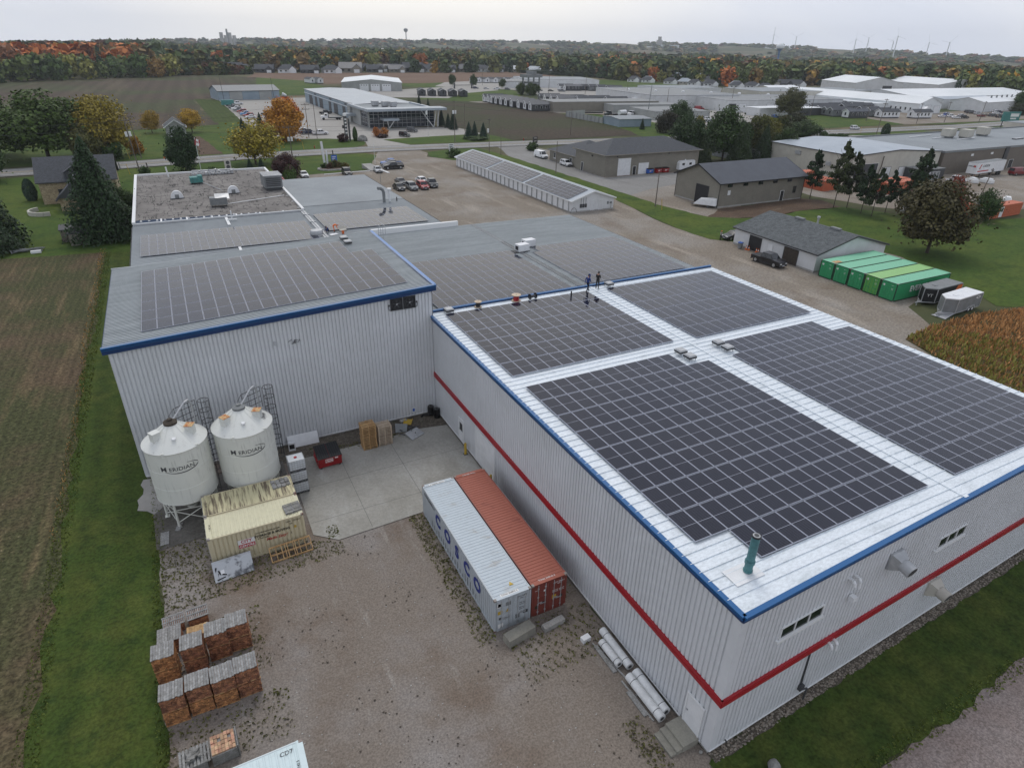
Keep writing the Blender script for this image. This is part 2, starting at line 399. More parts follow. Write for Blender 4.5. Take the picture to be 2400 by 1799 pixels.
ground_mat('pad_concrete', [(.335,.325,.295),(.27,.26,.23),(.40,.395,.37),(.15,.14,.11)], [(.18,.4,.62,.8),(.35,.5,.7,.7,(1,.4,1),.3),(1.5,.66,.78,.8)], rough=.85, fine=(5,.10), bmp=.12)
ground_mat('dark_pad', [(.13,.122,.11),(.09,.083,.072),(.19,.18,.165)], [(.5,.4,.6,.7),(1.2,.55,.7,.6)], fine=(6,.2), bmp=.3)
ground_mat('near_field', [(.098,.070,.044),(.055,.062,.026),(.16,.115,.066),(.20,.165,.105)],
           [(.055,.36,.56,.9),(.5,.5,.68,.6,(1,.16,1),.03),(3.2,.60,.72,.6)], fine=(3.5,.5), bmp=1.0, rows=(.03,.76,.09))
ground_mat('far_tilled', [(.070,.052,.038),(.055,.066,.028),(.105,.085,.055)], [(.010,.43,.58,.85),(.05,.5,.68,.7,(1,.07,1),.09)], fine=(.5,.25), bmp=0, rows=(.05,9.0,.10))
ground_mat('dark_field', [(.058,.045,.032),(.048,.054,.025),(.09,.07,.045)], [(.02,.42,.6,.8),(.2,.6,.75,.5)], fine=(.8,.3), bmp=.1)
ground_mat('brown_field', [(.15,.095,.065),(.18,.125,.09),(.12,.075,.05)], [(.015,.4,.65,.7),(.05,.5,.7,.6,(.1,1,1))], fine=(.3,.12), bmp=0)
ground_mat('mud', [(.105,.072,.05),(.075,.052,.038),(.16,.125,.09)], [(.2,.4,.65,.7),(.5,.55,.7,.6,(.3,1,1))], fine=(3,.3), bmp=.3)
ground_mat('weed_soil', [(.07,.06,.025),(.12,.065,.03)], [(.3,.4,.6,.8)], fine=(4,.4), bmp=.6)

def hz(az):
    """height of the last low ridge, by compass angle"""
    T = [(-40,-12),(-8.3,-12),(-4.8,-4),(-.9,5),(3.2,16),(7.6,24),(17,33),(27,37),(37,43),(47,43),(55,29),(63,12),(90,0)]
    for (a,b),(c,d) in zip(T, T[1:]):
        if a <= az <= c: return b+(d-b)*(az-a)/(c-a)
    return 0
RR = [0,60,150,300,500,800,1200,1700,2300,2700,3000,3200,3350,3500,3650,3800,3950,4100]
mb = MB(); NA = 180
for j, r in enumerate(RR):
    for i in range(NA):
        a = 360*i/NA; aa = a if a < 180 else a-360
        t = min(1, max(0, (r-2500)/1300)); t = t*t*(3-2*t)
        h = hz(aa)*t+(t*5*math.sin(aa*.7+r*.004)+t*2.5*math.sin(aa*2.3)) if -40 < aa < 90 else 0
        mb.v.append((r*math.sin(R(a))-19, r*math.cos(R(a))-34, h))
for j in range(len(RR)-1):
    for i in range(NA):
        q = (i+1) % NA
        mb.f.append((j*NA+q, j*NA+i, (j+1)*NA+i, (j+1)*NA+q)); mb.m.append(0)
tag(mb.build('ground', 'farmland', smooth=True), kind='structure')

def sheet(name, pts, z, m, jit=0, step=3, kind='structure', seed=1):
    rg = random.Random(seed); out = []
    n = len(pts)
    for i in range(n):
        a, b = Vector(pts[i]), Vector(pts[(i+1)%n]); k = max(1, int((b-a).length/step)) if jit else 1
        nr = Vector((b.y-a.y, a.x-b.x)).normalized() if (b-a).length > 0 else Vector((0,0))
        for t in range(k):
            p = a.lerp(b, t/k)
            if jit and t: p = p+nr*rg.uniform(-jit, jit)
            out.append((p.x, p.y))
    bm = bmesh.new(); vs = [bm.verts.new((x,y,z)) for x, y in out]; fc = bm.faces.new(vs); fc.normal_update()
    if fc.normal.z < 0: fc.normal_flip()
    bmesh.ops.triangulate(bm, faces=[fc]); me = bpy.data.meshes.new(name); bm.to_mesh(me); bm.free()
    me.materials.append(M[m]); o = bpy.data.objects.new(name, me); COL.objects.link(o); return tag(o, kind=kind)
# far fields
sheet('tilled_field', [(-230,280),(-72,272),(-27,258),(2,268),(0,400),(38,432),(67,651),(20,690),(-28,677),(-115,560),(-230,440)], .10, 'far_tilled', 1.5, 12)
sheet('brown_field', [(60,655),(79,742),(178,752),(274,752),(392,770),(407,719),(381,587),(365,600),(326,600),(193,545),(109,545)], .10, 'brown_field', 1.5, 15)
sheet('green_field', [(67,651),(101,589),(98,508),(69,426),(40,432)], .14, 'lawn', 1, 10)
sheet('dark_field', [(90,268),(100,372),(134,372),(165,325),(166,272),(161,230),(155,195),(150,184),(116,184),(95,186),(92,215)], .10, 'dark_field', .8, 6)
sheet('grass_band', [(166,330),(180,300),(185,250),(190,200),(176,172),(149,178),(150,184),(155,196),(161,230),(165,272),(160,330)], .08, 'lawn', .6, 8)
sheet('grass_field', [(391,595),(440,560),(430,455),(400,425),(377,407),(326,437),(300,455),(330,520)], .08, 'lawn', 1, 15)
sheet('grass_patch', [(160,575),(240,570),(232,490),(190,480),(160,500)], .08, 'lawn', 1, 12)
sheet('grass_patch', [(126,372),(149,430),(202,462),(230,450),(190,350),(165,345)], .08, 'lawn', 1, 10)
sheet('lawn', [(-75,182),(-29,182.6),(-18,184.5),(6,186.8),(24,187),(36,186.5),(41,192),(43.5,199),(42,206),(33,212),(24,213.5),(14,226),(12,279),(1,281),(-1,272),(-27,258),(-75,270)], .06, 'lawn', .3, 5)
sheet('grass_strip', [(1,405),(13,392),(12,278),(1,276)], .13, 'grass', .2, 6)
sheet('lawn', [(51,203),(56,188),(72,187.5),(95,185.5),(102,196),(97,206.5),(84,207),(70,206),(55,204)], .06, 'lawn', .2, 4)
# paved places
sheet('dealer_lot', [(12,279),(13,391),(12,400),(64,404),(64,380),(57,300),(56,238),(84,234),(97,226),(98,206.5),(84,207),(57,203.5),(51,202),(56,187),(41,187),(43.5,199),(42,206),(33,212),(24,213.5),(14,226)], .05, 'lot_concrete')
sheet('hall_lot', [(100,440),(105,400),(148,380),(175,420),(215,445),(235,480),(205,500),(150,470)], .11, 'lot_concrete', .5, 12)
sheet('home_lot', [(185,500),(215,555),(300,600),(345,560),(330,440),(300,420),(262,345),(235,350),(225,400),(238,440)], .12, 'lot_concrete', .5, 14)
sheet('home_yard', [(150,280),(150,352),(240,352),(262,345),(258,272),(200,255)], .09, 'gravel_lot', .5, 8)
sheet('factory_lot', [(185,205),(192,262),(262,264),(285,262),(285,205),(262,196),(215,190)], .09, 'lot_concrete', .5, 8)
sheet('parking_lot', [(304,176),(308,202),(345,250),(378,330),(395,330),(398,215),(440,220),(520,240),(520,172),(412,171),(375,172)], .09, 'gravel_lot', .3, 8)
sheet('lawn', [(252,177),(250,222),(304,232),(314,202),(306,176)], .11, 'lawn', .3, 6)
# the road
def road(name, pts, wd, z, m):
    L_ = []; Rr = []
    for i, p in enumerate(pts):
        a = Vector(pts[max(0,i-1)]); b = Vector(pts[min(len(pts)-1,i+1)]); d = (b-a).normalized(); n = Vector((-d.y,d.x))
        L_.append(Vector(p)+n*wd/2); Rr.append(Vector(p)-n*wd/2)
    return sheet(name, [tuple(v) for v in L_+Rr[::-1]], z, m)
RP = [(-400,158),(-120,166),(-36,174.2),(4,180),(40,181.4),(90,178),(148,170.3),(240,164.5),(330,160.5),(420,165),(700,190)]
road('road', RP, 12.0, .16, 'asphalt')
def off(pts, d):
    out = []
    for i, p in enumerate(pts):
        a = Vector(pts[max(0,i-1)]); b = Vector(pts[min(len(pts)-1,i+1)]); t = (b-a).normalized(); out.append(tuple(Vector(p)+Vector((-t.y,t.x))*d))
    return out
for d, wd in ((3.5,.22),(-3.5,.22),(0,.2)): road('road_marking', off(RP, d), wd, .18, 'white_paint' if d else 'yellow')
sheet('driveway', [(-10.5,187),(-10.5,232),(-7.5,232),(-4,187)], .09, 'mud', .3, 4)
# the gravel round the buildings
sheet('gravel_lot', [(-2,120),(-2,143),(12,143),(29,144.5),(34,158),(38,169),(41,176),(55,176),(55,168),(52,161),(58,151.5),(71,150),(71,88),(68,73),(66.5,62),(67,52),(70,50),(90,50),(90,20),(68,14),(64,8),(57,7),(52,-8),(50,-20),(31,-20),(31,46),(17,46),(17,100)], .03, 'gravel_lot', .35, 3)
sheet('shop_lot', [(76.5,153),(83,175),(93,174.5),(95,160),(96,150),(104,150),(128,130),(126,110),(120,86),(112,84),(92,70),(82,63),(79,66),(76.5,78)], .03, 'gravel_lot', .3, 4)
sheet('lot_apron', [(76.5,153),(83,175),(93,174.5),(95,160),(86,150),(84,111),(119,110),(119,102),(86,94),(77,90)], .045, 'asphalt', .2, 5)
sheet('yard_lot', [(143,46),(134,40),(130,48),(122,58),(118,72),(120,84),(150,83),(225,80),(330,70),(300,20),(200,28)], .03, 'gravel_lot', .4, 6)
sheet('front_lot', [(212,150),(232,158),(237,157.5),(248,149),(289,139.5),(320,136),(345,131),(330,100),(225,112),(205,128)], .05, 'lot_concrete', .2, 8)
sheet('dirt', [(78,65),(86,70.4),(113,71.4),(116,68),(114,61),(103,62),(90,60.5),(80,63.5)], .05, 'mud', .4, 2)
# grass near the complex
sheet('lawn', [(-60,163),(-36,167.6),(4,173.5),(27,174.8),(36.5,174.5),(38.5,169),(34,158),(29.5,145.5),(12,143.2),(-2,143),(-2,120),(-26,112),(-26,84),(-32,86),(-46,88),(-60,95)], .04, 'lawn', .2, 4)
sheet('lawn', [(53,161),(55.5,170),(65,173),(75,173),(76.3,153),(70,151),(57,152)], .045, 'lawn', .2, 3)
sheet('grass_strip', [(71,151),(76.6,153),(76.6,78),(79,65.5),(84,62.2),(91,60),(91,49),(70.5,48),(67,52),(66.5,61),(68,72),(71,88)], .055, 'lawn', .35, 2)
sheet('lawn', [(82,62.6),(92,60.8),(103,62.2),(115,61),(119,52),(128,44),(134,39.5),(200,27),(200,-60),(88,-60),(84,6),(80,9),(84,16),(90,30),(90,50)], .05, 'lawn', .4, 3)
sheet('lawn', [(233,157.6),(290,157.2),(289,139.6),(248,149)], .07, 'lawn', .2, 5)
sheet('lawn', [(302,154),(350,153),(346,136),(320,137),(292,139.6)], .07, 'lawn', .2, 5)
sheet('lawn', [(310,174.5),(340,172),(376,171),(440,173.5),(440,171),(376,168),(330,167.5)], .17, 'lawn', .2, 6)
sheet('weed_ground', [(57,7),(64,8.4),(74,8.6),(84,7),(90,-60),(40,-60),(50,-20),(52.5,-8)], .06, 'weed_soil', .3, 2)
sheet('grass_strip', [(-31.2,86),(-25,86),(-25,-80),(-31.6,-80),(-31.2,15),(-31.8,39),(-31.2,52)], .03, 'grass', .22, .8)
sheet('ploughed_field', [(-230,86),(-60,88.5),(-45,88.5),(-32,89.5),(-31.0,52),(-31.5,39),(-30.9,15),(-31.0,-80),(-230,-80)], .035, 'near_field', .3, 1.5)
# the yard in front
sheet('gravel_yard', [(-25,15.3),(-.9,15.3),(-.9,-26),(4,-26.5),(4,-80),(-25,-80)], .02, 'gravel', .25, 1.2)
sheet('lawn', [(-1.3,-22.2),(-.4,-21.75),(34,-20.3),(50,-20),(50,-24.5),(19.7,-25.7),(13,-26.1),(7,-26.0),(2,-25.6),(-1.2,-24)], .05, 'grass', .2, .7)
sheet('gravel_drive', [(-1,-24.6),(4,-26.2),(13,-26),(19.7,-25.6),(60,-23.9),(60,-80),(-1,-80)], .04, 'gravel_pink', .15, 1)
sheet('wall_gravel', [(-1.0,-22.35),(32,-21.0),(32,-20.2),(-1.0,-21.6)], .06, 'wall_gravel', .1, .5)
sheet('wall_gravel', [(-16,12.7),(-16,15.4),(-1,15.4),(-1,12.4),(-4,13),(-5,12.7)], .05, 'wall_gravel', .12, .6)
sheet('concrete_pad', [(-15.2,2.9),(-13.7,1.6),(-7.2,1.9),(-1.1,1.8),(-1.1,12.6),(-3.9,13.1),(-5,12.9),(-13.9,12.8),(-15.2,12.8)], .07, 'pad_concrete')
sheet('silo_pad', [(-25.1,5.9),(-15.6,6.4),(-15.6,13.2),(-25.4,13.6)], .06, 'dark_pad')
sheet('white_stones', [(-26.3,11.2),(-25.2,10.2),(-24.4,11.4),(-24.6,14.9),(-25.9,15.2)], .075, 'lot_concrete', .2, .6)
mb = MB()
for x in (-11.2,-6.7): mb.box(x-.012,1.9,.0745,x+.012,12.8,.0755)
for y in (4.2,8.5): mb.box(-15.1,y-.012,.0745,-1.2,y+.012,.0755)
tag(mb.build('pad_joints', 'dark_grey'), kind='structure')

# loose cover: weeds, grass tufts and stones nobody could count
def tufts(name, m, pts, hgt, wid, color=None, kind='stuff', lean=.5):
    n = len(pts); P = np.array(pts); a = RNG.uniform(0, 2*PI, n); h = hgt*RNG.uniform(.5,1.4,n); wd = wid*RNG.uniform(.6,1.3,n)
    la = RNG.uniform(0, 2*PI, n); ll = lean*h*RNG.uniform(0,1,n)
    dx, dy = np.cos(a)*wd/2, np.sin(a)*wd/2; tx, ty = np.cos(la)*ll, np.sin(la)*ll
    V = np.empty((n,4,3)); V[:,0] = P-np.stack([dx,dy,0*dx],1); V[:,1] = P+np.stack([dx,dy,0*dx],1)
    V[:,2] = P+np.stack([tx+dx*.45,ty+dy*.45,h],1); V[:,3] = P+np.stack([tx-dx*.45,ty-dy*.45,h],1)
    o = quads(name, V, m); 
    if color: o.color = (*color,1)
    return tag(o, kind=kind)
def quads(name, V, m, cols=None):
    n = len(V); me = bpy.data.meshes.new(name); me.vertices.add(4*n); me.vertices.foreach_set('co', V.reshape(-1).astype(np.float32))
    me.loops.add(4*n); me.loops.foreach_set('vertex_index', np.arange(4*n, dtype=np.int32))
    me.polygons.add(n); me.polygons.foreach_set('loop_start', np.arange(0,4*n,4, dtype=np.int32))
    me.update(calc_edges=True); me.materials.append(M[m])
    if cols is not None:
        at = me.attributes.new('kind', 'FLOAT_COLOR', 'POINT'); c = np.repeat(np.concatenate([cols, np.ones((n,1))],1),4,axis=0)
        at.data.foreach_set('color', c.reshape(-1).astype(np.float32))
    o = bpy.data.objects.new(name, me); COL.objects.link(o); return o
def scatter(n, x0, y0, x1, y1, keep=None, z=.03):
    out = []
    while len(out) < n:
        x, y = random.uniform(x0,x1), random.uniform(y0,y1)
        if keep is None or keep(x,y): out.append((x,y,z))
    return out
def inpoly(poly):
    def k(x,y):
        c = False; j = len(poly)-1
        for i in range(len(poly)):
            if (poly[i][1] > y) != (poly[j][1] > y) and x < (poly[j][0]-poly[i][0])*(y-poly[i][1])/(poly[j][1]-poly[i][1])+poly[i][0]: c = not c
            j = i
        return c
    return k
wp = inpoly([(57,7),(64,8.2),(74,8.4),(83,6.5),(88,-40),(47,-40),(50,-20),(53,-8)])
tufts('brown_weeds', 'leaves', scatter(16000, 44,-40,90,9, lambda x,y: wp(x,y) and (x+.4*y > 62 or random.random() < .25)), .4, .2, (.30,.17,.085))
tufts('green_weeds', 'leaves', scatter(9000, 44,-40,90,9, lambda x,y: wp(x,y) and x+.4*y < 68), .5, .25, (.16,.16,.05))
yp = inpoly([(-24.9,6),(-21.8,6),(-21.8,2.4),(-15.5,2.4),(-13.5,1.4),(-13.5,.2),(-24.9,-.5)])
tufts('yard_weeds', 'leaves', scatter(1500, -25,-1,-13,6.5, yp)+scatter(900,-8.6,-11,-7.4,1.8)+scatter(700,-7,-14.5,-1.3,-10.7, lambda x,y: (x*3.1+y*1.7)%2 < 1.3)
      +scatter(160,-14.3,2,-13.5,3.3)+scatter(200,-2.4,-10,-1.2,1.5)+scatter(500,-25,-7,-19.5,-2)+scatter(500,-25,-11.5,-19,-8.6)+scatter(300,-13,12.6,-5,13.4)+scatter(220,-4,-21.5,-2.9,-18.6), .09, .15, (.095,.10,.04))
tufts('grass_tufts', 'leaves', scatter(5200,-31.6,-30,-30.4,86)+scatter(1500,-25.4,-30,-24.6,15)+scatter(1800,0,-26.4,40,-25,lambda x,y: abs(y+25.9+.1*math.sin(x*2)) < .5), .09, .13, (.085,.11,.032))
tufts('dry_stalks', 'leaves', scatter(520,-32.1,40,-31.2,88)+scatter(200,-31.8,10,-31.1,40), .16, .10, (.26,.17,.08))
def pebbles(name, pts, s, m, kind='stuff'):
    n = len(pts); P = np.array(pts); a = RNG.uniform(0,2*PI,n); sz = s*RNG.uniform(.4,1.6,n)
    V = np.empty((n,4,3))
    for k in range(4):
        V[:,k] = P+np.stack([np.cos(a+k*PI/2)*sz, np.sin(a+k*PI/2)*sz*.8, sz*RNG.uniform(.1,.7,n)],1)
    return tag(quads(name, V, m), kind=kind)
mat('rock_brown',(.20,.16,.12),(.30,.27,.23),9,rough=.95)
pebbles('wall_stones', [(x, -22.05+.042*x+random.uniform(-.28,.28), .07) for x in [random.uniform(-1,33) for _ in range(1500)]], .06, 'rock_brown')
pebbles('yard_stones', scatter(900,-24.8,-28,-2,1.5), .035, 'concrete')
pebbles('dark_clods', scatter(600,-24.8,-28,-2,1.5, lambda x,y: math.sin(x*.9+y*.35)+math.sin(y*.8) > .2), .05, 'bark')
# ---------------------------------------------------------------- the warehouse complex
def P_(name, parent, mats, fn, **k):
    mb = MB(); fn(mb); return mb.build(name, mats, parent, **k)
def sheets_roof(mb, x0, y0, x1, y1, z0, z1, pitch, w=.05, h=.05, mi=0):
    """sheet falling along x with ribs running along x"""
    mb.add([(x0,y0,z0),(x1,y0,z1),(x1,y1,z1),(x0,y1,z0)], [(0,1,2,3)], mi)
    n = int((y1-y0)/pitch)
    for i in range(n+1):
        y = y0+(y1-y0)*i/n; mb.bar((x0,y,z0+h/2), (x1,y,z1+h/2), w, h, mi)
FY = lambda x: -21.8+.042*(x+1.05)       # the front wall stands a little askew
# --- white roofed warehouse
W = thing('warehouse', 'large warehouse with white metal roof, blue eaves and a red wall stripe', 'warehouse', (-1.05,-21.8,0))
def L(x, y, z): return (x+1.05, y+21.8, z)
def lb(mb, x0,y0,z0,x1,y1,z1,mi=0): a = L(x0,y0,z0); b = L(x1,y1,z1); return mb.box(*a,*b,mi)
mb = MB(); mb.corr((0,37.7),(0,.16),.32,9.62,9.62,.3,.045); mb.build('left_wall','light_wall',W)
mb = MB(); fx = 32.8; mb.corr((.16,.007),(fx,.042*fx),.32,9.62,9.68,.3,.045); mb.build('front_wall','light_wall',W)
mb = MB(); mb.corr((fx,.042*fx),(fx,37.7),.3,9.62,9.62,.3,.04); mb.build('right_wall','light_wall',W); mb = MB(); mb.corr((fx,37.7),(0,37.7),.3,9.62,9.62,.3,.04); mb.build('rear_wall','light_wall',W)
mb = MB(); mb.bar((-.03,.0,.3),(-.03,0,.31),.01)
mb = MB(); mb.add([(-.065,-.05,.32),(.42,-.05+.018,.32),(.42,-.03,9.62),(-.065,-.05,9.62),(-.065,.45,.32),(-.065,.45,9.62)],[(0,1,2,3),(4,0,3,5)]); mb.build('corner_trim','light_wall',W)
mb = MB(); mb.prism([(.04,.04),(fx-.05,.042*fx+.05),(fx-.05,37.6),(.04,37.6)],0,.34); mb.build('foundation','concrete',W)
mb = MB(); z = .33
mb.bar((-.05,.5,z),(-.05,37.7,z),.06,.06); mb.bar((0,-.05,z),(fx,.042*fx-.05,z),.06,.06); mb.build('base_flashing','white_trim',W)
def near_roof(mb):
    xa, xr, xb = -.12, 16.95, 32.95
    for x0, x1, za, zb in ((xa,xr,9.80,9.815),(xr,xb,9.815,9.80)):
        mb.add([(x0,.042*x0-.1,za),(x1,.042*x1-.1,zb),(x1,37.75,zb),(x0,37.75,za)],[(0,1,2,3)])
        for i in range(62):
            y = .9+i*.6
            if y < 1.45 and x1 > 20: continue
            mb.bar((x0,y,za+.028),(x1,y,zb+.028),.03,.055)
near = MB(); near_roof(near); near.build('roof','metal_roof',W)
def ridge(mb):
    mb.box(16.78,.62,9.82,17.12,37.7,9.87)
    for i in range(62): mb.box(16.74,.84+i*.6,9.82,17.16,.97+i*.6,9.895)
P_('ridge_cap', W, 'metal_roof', ridge)
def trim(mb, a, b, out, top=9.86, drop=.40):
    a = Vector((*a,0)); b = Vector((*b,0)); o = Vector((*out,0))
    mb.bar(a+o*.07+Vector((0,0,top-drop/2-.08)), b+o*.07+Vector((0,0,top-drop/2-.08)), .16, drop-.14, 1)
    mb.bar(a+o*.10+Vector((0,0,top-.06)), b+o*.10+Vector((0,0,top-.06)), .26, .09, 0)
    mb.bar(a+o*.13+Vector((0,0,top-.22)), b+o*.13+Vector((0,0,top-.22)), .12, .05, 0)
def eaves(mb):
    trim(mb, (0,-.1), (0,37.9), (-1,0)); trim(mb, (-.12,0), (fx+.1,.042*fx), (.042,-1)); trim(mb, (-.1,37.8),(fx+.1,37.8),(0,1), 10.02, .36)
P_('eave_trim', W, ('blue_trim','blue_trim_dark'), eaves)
def stripe(mb):
    for a, b in (((-.08,-.14),(-.08,31.8)),((-.08,31.8),(-.08,37.68)),((-.13,-.1),(fx,.042*fx-.1))):
        mb.bar((*a,4.06),(*b,4.06),.12,.46); mb.bar((*a,4.06),(*b,4.06),.17,.06,1)
P_('wall_stripe', W, ('red_trim','red'), stripe)
def door(parent, name, wall, pos, z0, wd, h, m='white_paint', x=-.05, handle=True, pane=None, frame='white_trim'):
    """flat door on a wall of the thing: wall 'W' faces -x, 'S' faces -y, 'E', 'N'"""
    ax, sg = {'W':('y',-1),'S':('x',-1),'E':('y',1),'N':('x',1)}[wall]
    def bx(mb, a0, a1, b0, b1, d0, d1):
        lo, hi = x+sg*d0, x+sg*d1
        return mb.box(lo,a0,b0,hi,a1,b1) if ax == 'y' else mb.box(a0,lo,b0,a1,hi,b1)
    mb = MB(); bx(mb, pos-wd/2, pos+wd/2, z0, z0+h, 0, .05); d = mb.build(name, m, parent)
    t = .07; mb = MB(); bx(mb, pos-wd/2-t, pos-wd/2, z0, z0+h, 0, .085); bx(mb, pos+wd/2, pos+wd/2+t, z0, z0+h, 0, .085); bx(mb, pos-wd/2-t, pos+wd/2+t, z0+h, z0+h+t, 0, .087)
    mb.build('frame', frame, d)
    if handle: mb = MB(); q = pos+wd*.38; bx(mb, q-.05, q+.05, z0+.98, z0+1.05, .05, .1); mb.build('handle', 'steel', d)
    if pane: mb = MB(); bx(mb, pos+pane[0], pos+pane[1], z0+pane[2], z0+pane[3], .05, .062); mb.build('pane', 'glass', d)
    return d
def window(parent, wall, pos, z0, wd, h, x, n=1, m='glass', frame='white_trim', sill=True):
    ax, sg = {'W':('y',-1),'S':('x',-1),'E':('y',1),'N':('x',1)}[wall]
    def bx(mb, a0, a1, b0, b1, d0, d1):
        lo, hi = x+sg*d0, x+sg*d1
        return mb.box(lo,a0,b0,hi,a1,b1) if ax == 'y' else mb.box(a0,lo,b0,a1,hi,b1)
    mb = MB(); bx(mb, pos-wd/2, pos+wd/2, z0, z0+h, -.02, .03); wn = mb.build('window', m, parent); t = .06
    mb = MB()
    for i in range(n+1): q = pos-wd/2+wd*i/n; bx(mb, q-t/2, q+t/2, z0, z0+h, .0, .07)
    bx(mb, pos-wd/2-t/2, pos+wd/2+t/2, z0+h-t/2, z0+h+t/2, 0, .072); bx(mb, pos-wd/2-t/2, pos+wd/2+t/2, z0-t/2, z0+t/2, 0, .072); mb.build('frame', frame, wn)
    if sill: mb = MB(); bx(mb, pos-wd/2-.18, pos+wd/2+.18, z0-.2, z0-.05, 0, .12); mb.build('sill', frame, wn)
    return wn
door(W,'door','W',1.28,.45,1.05,2.1)
door(W,'door','W',30.9,.45,1.0,2.1,pane=(-.3,.3,1.0,1.75))
door(W,'overhead_door','W',26.05,.34,3.6,3.2,handle=False)
for pos, z0, wd in ((4.55,6.62,3.0),(17.3,6.55,2.7)):
    q = window(W,'S',0,z0,wd,.72,-.04,3); q.location = (pos,.042*pos,0); q.rotation_euler = (0,0,.042)
def wall_vent(px_, z, m):
    y = .042*px_-.05; mb = MB()
    mb.box(px_-.5,y-.12,z-.5,px_+.5,y,z+.5); mb.add([(px_-.5,y-.12,z-.5),(px_+.5,y-.12,z-.5),(px_+.3,y-.55,z-.28),(px_-.3,y-.55,z-.28),(px_-.5,y-.12,z+.5),(px_+.5,y-.12,z+.5),(px_+.3,y-.55,z+.28),(px_-.3,y-.55,z+.28)],[(0,1,2,3),(4,7,6,5),(0,3,7,4),(1,5,6,2),(2,6,7,3)])
    v = mb.build('exhaust_vent', m, W); mb = MB(); mb.cyl((px_,y-.5,z),(px_,y-1.05,z-.1),.36,n=20); d = mb.build('duct', m, v, smooth=True)
    mb = MB(); mb.cyl((px_,y-1.051,z-.1),(px_,y-1.06,z-.102),.29,n=20); mb.build('grille','dark_grey',v)
wall_vent(11.4,7.9,'galv'); wall_vent(17.5,3.0,'cream_wall')
for px_, z in ((7.6,8.3),(7.6,3.85)):
    for q in (0,.42):
        y = .042*px_-.04; mb = MB(); mb.tube([(px_+q,y,z),(px_+q,y-.22,z+.03),(px_+q,y-.33,z-.08),(px_+q,y-.36,z-.22 if q == 0 else z-.5)],.085,n=10); mb.build('vent_pipe','white_paint',W,smooth=True)
mb = MB(); mb.box(8.1,.27,6.65,8.4,-.02+.0,6.95); mb.build('vent_hood','white_paint',W)
mb = MB(); y = .042*6.3-.08; mb.tube([(6.3,y,3.8),(6.45,y,1.2),(6.45,y-.15,1.0),(6.75,y-.2,1.0),(6.75,y-.2,0)],.05); mb.box(6.3,y-.15,.9,6.6,y+.03,1.25); mb.build('gas_pipe','dark_grey',W)
mb = MB(); mb.cyl((.9,-.1,.75),(.9,-.25,.72),.04); mb.build('tap','dark_grey',W)

# --- tall hall with the corrugated wall
T = thing('tall_hall', 'tall corrugated metal hall with blue roof edge behind the two silos', 'hall', (-25.66,15.35,0))
TX, TY = 24.61, 19.2; tz = lambda x: 11.5+1.15*(x+.25)/25.1
mb = MB(); mb.corr((.02,0),(TX,0),.25,11.2,12.4,.3,.05); mb.build('front_wall','light_wall',T)
mb = MB(); mb.corr((0,TY),(0,.02),.2,11.2,11.2,.3,.05); mb.build('left_wall','light_wall',T); mb = MB(); mb.corr((TX,.02),(TX,TY),.2,12.4,12.4,.3,.05); mb.build('right_wall','light_wall',T)
mb = MB(); mb.corr((TX,TY),(0,TY),.2,12.4,11.2,.3,.05); mb.build('rear_wall','light_wall',T)
mb = MB(); mb.box(.03,.03,0,TX-.03,TY-.03,.25); mb.build('foundation','concrete',T)
mb = MB(); mb.bar((0,-.06,.26),(TX,-.06,.26),.06,.06); mb.build('base_flashing','white_trim',T)
mb = MB(); sheets_roof(mb,-.25,-.15,TX+.2,TY+.1,tz(-.25),tz(TX+.2),.31,.075,.075); mb.box(-.3,TY,11.5,12.2,TY+.15,11.65); mb.build('roof','rib_roof',T)
def tall_trim(mb):
    a = Vector((-.35,-.16,tz(-.35))); b = Vector((TX+.35,-.16,tz(TX+.35)))
    mb.bar(a+Vector((0,0,-.28)),b+Vector((0,0,-.28)),.14,.40,1); mb.bar(a+Vector((0,-.02,.02)),b+Vector((0,-.02,.02)),.34,.10,0); mb.bar(a+Vector((0,-.06,-.16)),b+Vector((0,-.06,-.16)),.12,.05,0)
    mb.bar((TX+.25,-.1,tz(TX)+.02),(TX+.25,TY+.1,tz(TX)+.02),.30,.12,2)
    for i in range(62): mb.box(TX-.05,.1+i*.31,tz(TX)+.0,TX+.11,.24+i*.31,tz(TX)+.075,1)
    for i in range(62): mb.box(-.30,.1+i*.31,tz(-.3)-.06,-.24,.24+i*.31,tz(-.3)+.03,1)
mat('sky_trim',(.10,.22,.48),rough=.35)
P_('roof_trim', T, ('blue_trim','blue_trim_dark','sky_trim'), tall_trim)
